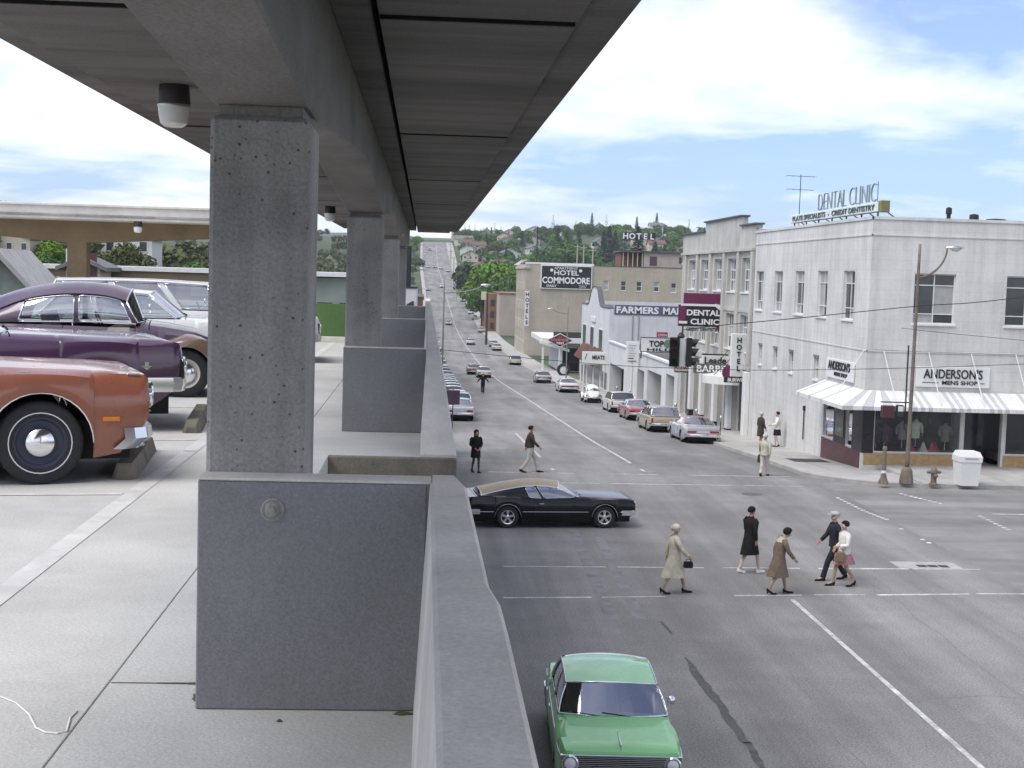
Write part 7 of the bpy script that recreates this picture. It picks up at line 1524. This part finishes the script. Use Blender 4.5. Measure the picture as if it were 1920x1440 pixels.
p = ony(167, 520, 74); t = house(p[0], 74.0, 6.0, 1.7, 2.5, 1.25, 0.35, 0, mat('shed_pink', (0.52, 0.44, 0.40), 0.8), M_HR[0], 'small pale pink gabled roof house on the long hall', None, 1)
p = ony(18, 530, 48); t = house(p[0]-0.4, 50, p[2]-2.6, 2.0, 8, 2.4, 1.1, 0.15, mat('green_grey_siding', (0.30, 0.35, 0.30), 0.8), M_HR[3], 'green-grey gabled house beyond the deck wall', None, 2)
# ------------------------------------------------------------------ people
M_SKIN = mat('skin', (0.50, 0.31, 0.23), 0.6, 0.06, 10, spec=0.3)
def cloth(name, col): return mat('wear_'+name, col, 0.9, 0.22, 7, 0.8, 22, spec=0.2)
def skin_mesh(verts, edges, radii, name):
    me = bpy.data.meshes.new(name); me.from_pydata(verts, edges, []); ob = bpy.data.objects.new(name, me); COL.objects.link(ob)
    sm = ob.modifiers.new('skin', 'SKIN'); sm.use_smooth_shade = True; sm.branch_smoothing = 0.6
    if not me.skin_vertices: me.skin_vertices.new()
    for i, r in enumerate(radii): me.skin_vertices[0].data[i].radius = (r, r) if not hasattr(r, '__len__') else r
    me.skin_vertices[0].data[0].use_root = True
    ss = ob.modifiers.new('sub', 'SUBSURF'); ss.levels = 1; ss.render_levels = 1
    dg = bpy.context.evaluated_depsgraph_get(); dg.update(); ev = ob.evaluated_get(dg); m2 = bpy.data.meshes.new_from_object(ev)
    bpy.data.objects.remove(ob); bpy.data.meshes.remove(me); return m2
def person(label, loc, rz, H=1.66, stride=0.42, swing=0.5, coat=None, hem=0.52, coat_m=None, trousers_m=None, skirt_m=None, skirt_hem=0.6, hair_m=None, hair='short', shoes_m=None, legs_m=None, lean=0.0, bow=0.0, arms=None, heel=False, cap_m=None, female=True, phase=1, group=None, collar_m=None, jacket_hem=0.88):
    k = H/1.70; t = thing('person', label, 'person', loc, rz, group); t.scale = (k, k, k)
    V = []; E_ = []; Rr = []
    def add(p, r, prev=None):
        V.append(tuple(p)); Rr.append(r); i = len(V)-1
        if prev is not None: E_.append((prev, i))
        return i
    lx = lean
    pel = add((0, 0, 0.93), 0.125); sp = add((lx*0.4, 0, 1.12), 0.115, pel); ch = add((lx*0.8, 0, 1.31), 0.13, sp); nb = add((lx, 0, 1.455), 0.058, ch); hx = lx+bow*0.12
    n1 = add((hx*0.6+lx*0.4+0.01, 0, 1.515-bow*0.02), 0.05, nb); h0 = add((hx+0.035, 0, 1.56-bow*0.05), 0.066, n1); h1 = add((hx+0.03+bow*0.03, 0, 1.635-bow*0.05), 0.088, h0); h2 = add((hx+0.01+bow*0.06, 0, 1.70-bow*0.05), 0.062, h1)
    add((hx+0.125+bow*0.02, 0, 1.615-bow*0.08), 0.012, h1)        # nose
    for sg in (-1, 1): add((hx+0.01, sg*0.092, 1.62-bow*0.05), 0.014, h1)
    J = {}
    for sg in (-1, 1):
        # leg: phase*sg>0 leads
        f = phase*sg; hip = add((0, sg*0.09, 0.90), 0.088, pel)
        foot_x = stride*f*0.5; kx = foot_x*0.5+0.05+(0.0 if f > 0 else 0.05); az = 0.085 if f > 0 else 0.135
        kn = add((kx, sg*0.085, 0.50), 0.056, hip); cf = add((kx*0.45+foot_x*0.55-0.012, sg*0.082, 0.36), 0.052, kn); an = add((foot_x, sg*0.08, az), 0.036, cf)
        tz_ = 0.03 if f > 0 else 0.028; toe = add((foot_x+0.15, sg*0.085, tz_), 0.030, an); he = add((foot_x-0.035, sg*0.08, 0.035 if f > 0 else 0.10), 0.034, an)
        J['hip', sg], J['knee', sg], J['ank', sg], J['toe', sg] = V[hip], V[kn], V[an], V[toe]
        # arm
        sh = add((lx, sg*0.17, 1.40), 0.058, ch)
        if arms and sg in arms: el_p, wr_p = arms[sg]
        else:
            a = -f*swing; el_p = (lx+0.26*math.sin(a), sg*0.235, 1.40-0.27*math.cos(a)); wr_p = (el_p[0]+0.24*math.sin(a+0.35), sg*0.235, el_p[2]-0.23*math.cos(a+0.35))
        el = add(el_p, 0.042, sh); wr = add(wr_p, 0.028, el); d = Vector(wr_p)-Vector(el_p); d.normalize(); side = Vector((1, 0, 0)) if abs(d.x) < 0.8 else Vector((0, 0, 1)); side = (side-d*side.dot(d)).normalized()
        pm_ = add(Vector(wr_p)+d*0.055, 0.032, wr)
        for q, (off, ln) in enumerate(((-0.028, 0.078), (-0.010, 0.090), (0.010, 0.085), (0.028, 0.068))):
            b0 = Vector(V[pm_])+side*off+d*0.025; f1 = add(b0, 0.010, pm_); f2 = add(b0+d*ln*0.6+Vector((0, -sg*0.012, 0)), 0.009, f1); add(b0+d*ln+Vector((0, -sg*0.03, 0)), 0.007, f2)
        th_ = add(Vector(wr_p)+d*0.03+side*0.04, 0.011, wr); add(Vector(wr_p)+d*0.075+side*0.06, 0.009, th_)
        J['sh', sg], J['el', sg], J['wr', sg] = V[sh], V[el], V[wr]
    me = skin_mesh(V, E_, Rr, 'body'); me.materials.append(legs_m or M_SKIN); bo = bpy.data.objects.new('body', me); COL.objects.link(bo); bo.parent = t
    if legs_m:      # stockings below the hip, skin above
        me.materials.append(M_SKIN)
        for p in me.polygons: p.material_index = 1 if p.center[2] > 0.62 else 0
    hc = (hx+0.02+bow*0.04, 0, 1.645-bow*0.05)
    for sg in (-1, 1):
        b = MB(); b.lathe([(0.011, 0.0), (0.008, 0.005), (0.001, 0.008)], 6, (hc[0]+0.086, sg*0.034, hc[2]-0.006), 'x'); b.build('eye', mat('eye_dark', (0.03, 0.02, 0.02), 0.3), t)
    b = MB(); b.box(hc[0]+0.072, hc[0]+0.086, -0.022, 0.022, hc[2]-0.075, hc[2]-0.066); b.build('mouth', mat('lip', (0.30, 0.10, 0.09), 0.6), t)
    hm = hair_m or cloth('hair_dark', (0.018, 0.014, 0.012)); b = MB(); rows = []
    low = {'short': -0.055, 'bob': -0.10, 'long': -0.36, 'curly': -0.06}[hair]; fat = 1.15 if hair in ('curly', 'bob') else 1.04
    for i in range(9):
        ph = math.pi*0.5*(1-i/5) if i <= 5 else None; row = []
        for j in range(17):
            a = 2*math.pi*j/16; front = max(0, math.cos(a)); jit = 1+0.05*math.sin(7*a+i*2.1)
            if i <= 5: rr_ = math.cos(ph)*0.108*fat*jit; zz_ = hc[2]+0.02+math.sin(ph)*0.100*fat
            else: rr_ = 0.108*fat*(1-0.06*(i-5))*jit; zz_ = hc[2]+0.02+low*(i-5)/3
            if i >= 4: zz_ = zz_+front**2*(hc[2]+0.075-zz_)*min(1, (i-3)/2); 
            row.append((hc[0]-0.012+rr_*math.cos(a)*(0.98 if front else 1.05)-(0.012*front if i >= 4 else 0), rr_*0.92*math.sin(a), zz_))
        rows.append(row)
    b.grid(rows); b.build('hair', hm, t, smooth=True)
    if cap_m:
        b = MB(); b.lathe([(0.125, hc[2]+0.045), (0.13, hc[2]+0.075), (0.105, hc[2]+0.115), (0.04, hc[2]+0.13), (0.005, hc[2]+0.132)], 14, (hc[0]-0.01, 0, 0)); b.box(hc[0]+0.06, hc[0]+0.17, -0.075, 0.075, hc[2]+0.048, hc[2]+0.06, 0.004); b.build('cap', cap_m, t, smooth=40)
    def ring(cxr, z, rx, ry, n=20, wob=0.0, sh_=0): return [(cxr+rx*math.cos(2*math.pi*j/n)*(1+wob*math.sin(5*2*math.pi*j/n+sh_)), ry*math.sin(2*math.pi*j/n)*(1+wob*math.cos(4*2*math.pi*j/n+sh_)), z) for j in range(n)]
    if coat_m:
        hz = hem if coat == 'long' else jacket_hem; b = MB(); rows = []
        spread = stride*0.27*max(0, (0.9-hz)/0.45)
        prof = [(0, hz, 0.165+spread, 0.20 if hz < 0.8 else 0.185), (0, lerp(hz, 0.95, 0.5), 0.16+spread*0.5, 0.195), (lx*0.15, 0.98, 0.150, 0.185), (lx*0.4, 1.13, 0.142, 0.172), (lx*0.7, 1.27, 0.155, 0.195), (lx*0.9, 1.38, 0.135, 0.215), (lx, 1.44, 0.095, 0.15), (lx+0.005, 1.475, 0.068, 0.080), (lx+0.008, 1.505, 0.072, 0.078)]
        for i, (c_, z, rx, ry) in enumerate(prof): rows.append(ring(c_, z, rx, ry, 20, 0.035 if i < 2 else 0.012, i))
        b.grid(rows, close=True); co_ = b.build('coat', coat_m, t, smooth=True)
        for sg in (-1, 1):
            s0, e0, w0 = (Vector(J[q, sg]) for q in ('sh', 'el', 'wr')); b = MB(); b.tube([s0+Vector((0, -sg*0.03, 0.02)), s0+Vector((0, sg*0.025, -0.04)), lerp(s0, e0, 0.6)+Vector((0, sg*0.01, 0)), e0, lerp(e0, w0, 0.5), w0-(w0-e0)*0.02], [0.075, 0.080, 0.064, 0.060, 0.054, 0.050], 12, False); b.build('sleeve', coat_m, co_, smooth=True)
        if collar_m:
            b = MB(); b.grid([ring(lx, 1.37, 0.15, 0.222), ring(lx, 1.44, 0.108, 0.165), ring(lx+0.006, 1.49, 0.082, 0.09), ring(lx+0.01, 1.52, 0.088, 0.094)], close=True); b.build('collar', collar_m, co_, smooth=True)
    if skirt_m:
        b = MB(); sprd = stride*0.40*max(0, (0.95-skirt_hem)/0.45); b.grid([ring(0, skirt_hem, 0.15+sprd, 0.19, 20, 0.05), ring(0, 0.82, 0.15+sprd*0.4, 0.18, 20, 0.02), ring(0, 1.02, 0.13, 0.155)], close=True); b.build('skirt', skirt_m, t, smooth=True)
    if trousers_m:
        for sg in (-1, 1):
            h_, kn, an = (Vector(J[q, sg]) for q in ('hip', 'knee', 'ank')); b = MB(); b.tube([h_+Vector((0, -sg*0.01, 0.06)), lerp(h_, kn, 0.35), kn, lerp(kn, an, 0.55), an+Vector((0.0, 0, 0.0))], [0.105, 0.098, 0.074, 0.068, 0.072], 12, False); b.build('trouser_leg', trousers_m, t, smooth=True)
        b = MB(); b.grid([ring(0, 0.86, 0.13, 0.175), ring(0, 0.95, 0.135, 0.170), ring(lx*0.2, 1.03, 0.125, 0.155)], close=True); b.build('trouser_top', trousers_m, t, smooth=True)
    sm_ = shoes_m or cloth('shoe_black', (0.012, 0.012, 0.012))
    for sg in (-1, 1):
        an, toe = Vector(J['ank', sg]), Vector(J['toe', sg]); d = (toe-an); d.z = 0; d.normalize(); s_ = Vector((-d.y, d.x, 0)); zb_ = max(0.0, toe.z-0.03); hz_ = max(0, an.z-0.085)
        rows = []
        for u_, w_, zt_, zl in ((-0.065, 0.030, 0.075, hz_*0.9), (-0.03, 0.040, 0.095, hz_*0.8), (0.04, 0.042, 0.085, hz_*0.35), (0.11, 0.048, 0.060, 0), (0.175, 0.044, 0.045, 0), (0.215, 0.020, 0.030, 0)):
            c = an+d*u_; rows.append([(c.x+s_.x*a*w_, c.y+s_.y*a*w_, zl+zt_*b_ + (0.045*max(0, 1-(u_+0.065)/0.12) if heel else 0)) for a, b_ in ((-1, 0.02), (-0.9, 0.6), (-0.4, 1), (0.4, 1), (0.9, 0.6), (1, 0.02))])
        b = MB(); b.grid(rows, close=True); b.f.append(tuple(range(6))); n_ = 6*5; b.f.append(tuple(range(n_+5, n_-1, -1)))
        so_ = b.build('shoe', sm_, t, smooth=40)
        if heel:
            c = an-d*0.04; b = MB(); b.box(c.x-0.016, c.x+0.016, c.y-0.016, c.y+0.016, max(0, hz_*0.9-0.01), hz_*0.9+0.06); b.build('heel', sm_, so_)
    return t, J, k
def gp(u, v, dz=0.0):
    p = ground_px(u, v, dz); return (p[0], p[1], g(p[1])+dz+0.002)
def held_bag(t, J, k, sg, label, m, w=0.26, h=0.20, d=0.10, drop=0.12):
    w0 = Vector(J['wr', sg]); R3 = Matrix.Rotation(t.rotation_euler.z, 3, 'Z'); base = Vector(t.location)+R3 @ ((w0+Vector((0.0, sg*0.02, -0.08-drop-h)))*k)
    o = thing('handbag', label, 'bag', base, t.rotation_euler.z); b = MB(); b.grid([[(-w/2*a, -d/2*a, z), (w/2*a, -d/2*a, z), (w/2*a, d/2*a, z), (-w/2*a, d/2*a, z)] for a, z in ((0.9, 0), (1, 0.03), (0.98, h*0.7), (0.85, h))], close=True); b.f += [(3, 2, 1, 0), (12, 13, 14, 15)]; b.build('bag_body', m, o)
    b = MB(); b.tube([(-w*0.3, 0, h*0.95), (-w*0.22, 0, h+drop*0.8), (0, 0, h+drop), (w*0.22, 0, h+drop*0.8), (w*0.3, 0, h*0.95)], 0.009, 5); b.build('handle', m, o)
C = cloth
BEI = C('beige', (0.50, 0.46, 0.37)); BLKc = C('black', (0.015, 0.015, 0.016)); BRN = C('brown', (0.17, 0.13, 0.10)); WHT = C('white', (0.66, 0.65, 0.60)); NAV = C('navy', (0.025, 0.025, 0.035)); STK = C('stocking_tan', (0.34, 0.25, 0.18)); PALE = C('pale_legs', (0.55, 0.46, 0.38)); GRY = C('grey_hair', (0.52, 0.48, 0.42)); DKH = C('hair_dark', (0.018, 0.014, 0.012)); KHA = C('khaki', (0.48, 0.46, 0.40)); PNK = C('rose_print', (0.40, 0.20, 0.22)); CAPg = C('cap_grey', (0.38, 0.38, 0.38)); DKB = C('dark_brown', (0.06, 0.045, 0.04)); WSH = C('shoe_white', (0.68, 0.68, 0.66)); TANB = C('bag_tan', (0.22, 0.17, 0.11)); OLV = C('olive_cream', (0.45, 0.43, 0.34))
r1 = R_(6)
a = person('person in a beige knee-length coat with pale hair walking across the near crosswalk', gp(1262, 1113), r1, 1.62, 0.62, 0.45, 'long', 0.42, BEI, hair_m=GRY, hair='curly', legs_m=STK, heel=True, phase=1, group='people crossing the near crosswalk'); held_bag(*a, -1, 'small black handbag held by the person in the beige coat', BLKc, 0.22, 0.15, 0.09, 0.06)
person('person in a black knee-length coat and white shoes crossing with back turned', gp(1404, 1074), R_(28), 1.68, 0.52, 0.18, 'long', 0.50, BLKc, hair_m=DKH, hair='short', legs_m=PALE, shoes_m=WSH, phase=-1, group='people crossing the near crosswalk')
a = person('person in a brown coat with pale collar and bowed dark head crossing', gp(1457, 1114), r1, 1.60, 0.50, 0.35, 'long', 0.46, BRN, hair_m=DKH, hair='curly', legs_m=STK, heel=True, lean=0.08, bow=0.8, phase=1, collar_m=OLV, group='people crossing the near crosswalk')
person('person in dark jacket, dark trousers and grey cap walking beside the white jacket', gp(1563, 1088), R_(186), 1.70, 0.66, 0.4, 'short', 0.5, NAV, trousers_m=NAV, hair_m=GRY, hair='short', cap_m=CAPg, phase=1, female=False, lean=0.03, group='people crossing the near crosswalk')
a = person('person in white fluffy jacket and rose print skirt carrying a tan bag', gp(1580, 1099), R_(188), 1.60, 0.52, 0.2, 'short', 0.5, WHT, skirt_m=PNK, skirt_hem=0.60, hair_m=DKH, hair='short', legs_m=STK, heel=True, phase=-1, arms={1: ((0.02, 0.25, 1.14), (0.20, 0.16, 1.10)), -1: ((-0.02, -0.25, 1.13), (0.14, -0.2, 1.0))}, group='people crossing the near crosswalk'); held_bag(*a, 1, 'tan handbag hanging from the arm of the person in white', TANB, 0.28, 0.22, 0.1, 0.1)
person('person with long dark hair in black coat and boots by the far crosswalk', gp(891, 886), R_(-70), 1.60, 0.32, 0.15, 'long', 0.62, BLKc, hair_m=DKH, hair='long', legs_m=DKB, phase=1, collar_m=None, arms={1: ((0.02, 0.24, 1.15), (0.18, 0.10, 1.02)), -1: ((0.0, -0.24, 1.15), (0.18, -0.10, 1.0))}, group='people crossing the far crosswalk')
person('person in dark sweater and pale trousers striding over the far crosswalk', gp(993, 886), R_(3), 1.76, 0.66, 0.45, 'short', 0.5, DKB, trousers_m=KHA, hair_m=DKH, hair='short', phase=1, female=False, jacket_hem=0.95, group='people crossing the far crosswalk')
a = person('person with white hair in pale clothes crossing toward the corner shop', gp(1432, 893), R_(60), 1.62, 0.45, 0.3, 'short', 0.5, OLV, trousers_m=C('pale_trousers', (0.50, 0.45, 0.40)), hair_m=GRY, hair='curly', phase=-1); held_bag(*a, 1, 'dark bag carried by the white-haired person at the corner', DKB, 0.34, 0.30, 0.12, 0.04)
person('person in dark brown coat standing against the long white wall', gp(1425, 836, 0.13), R_(20), 1.66, 0.10, 0.1, 'long', 0.50, DKB, hair_m=GRY, hair='curly', legs_m=STK, phase=1)
person('person in white shirt and dark shorts by the long white wall', gp(1456, 838, 0.13), R_(170), 1.72, 0.14, 0.1, 'short', 0.5, WHT, skirt_m=BLKc, skirt_hem=0.58, hair_m=DKH, hair='short', legs_m=PALE, phase=-1, arms={1: ((0.08, 0.24, 1.16), (0.30, 0.18, 1.10))})
person('person in black suit holding both arms out while standing in the street', gp(905, 738), R_(-95), 1.74, 0.14, 0.1, 'short', 0.5, BLKc, trousers_m=BLKc, hair_m=DKH, hair='short', phase=1, female=False, collar_m=None, jacket_hem=0.80, arms={1: ((0.02, 0.36, 1.22), (0.05, 0.50, 1.02)), -1: ((0.02, -0.36, 1.22), (0.05, -0.50, 1.02))})
# ------------------------------------------------------------------ air
hz = MB(); hz.box(-2650, 2650, -450, 3950, -14, 130); ho = hz.build('haze', None); ho['kind'] = 'stuff'
hm_ = bpy.data.materials.new('haze'); hm_.use_nodes = True; n_ = hm_.node_tree.nodes; l_ = hm_.node_tree.links
for q in list(n_): n_.remove(q)
oo = n_.new('ShaderNodeOutputMaterial'); pv = n_.new('ShaderNodeVolumePrincipled'); pv.inputs['Color'].default_value = (0.86, 0.92, 1.0, 1); pv.inputs['Density'].default_value = 0.00015; pv.inputs['Anisotropy'].default_value = 0.2
l_.new(pv.outputs[0], oo.inputs['Volume']); ho.data.materials.append(hm_)
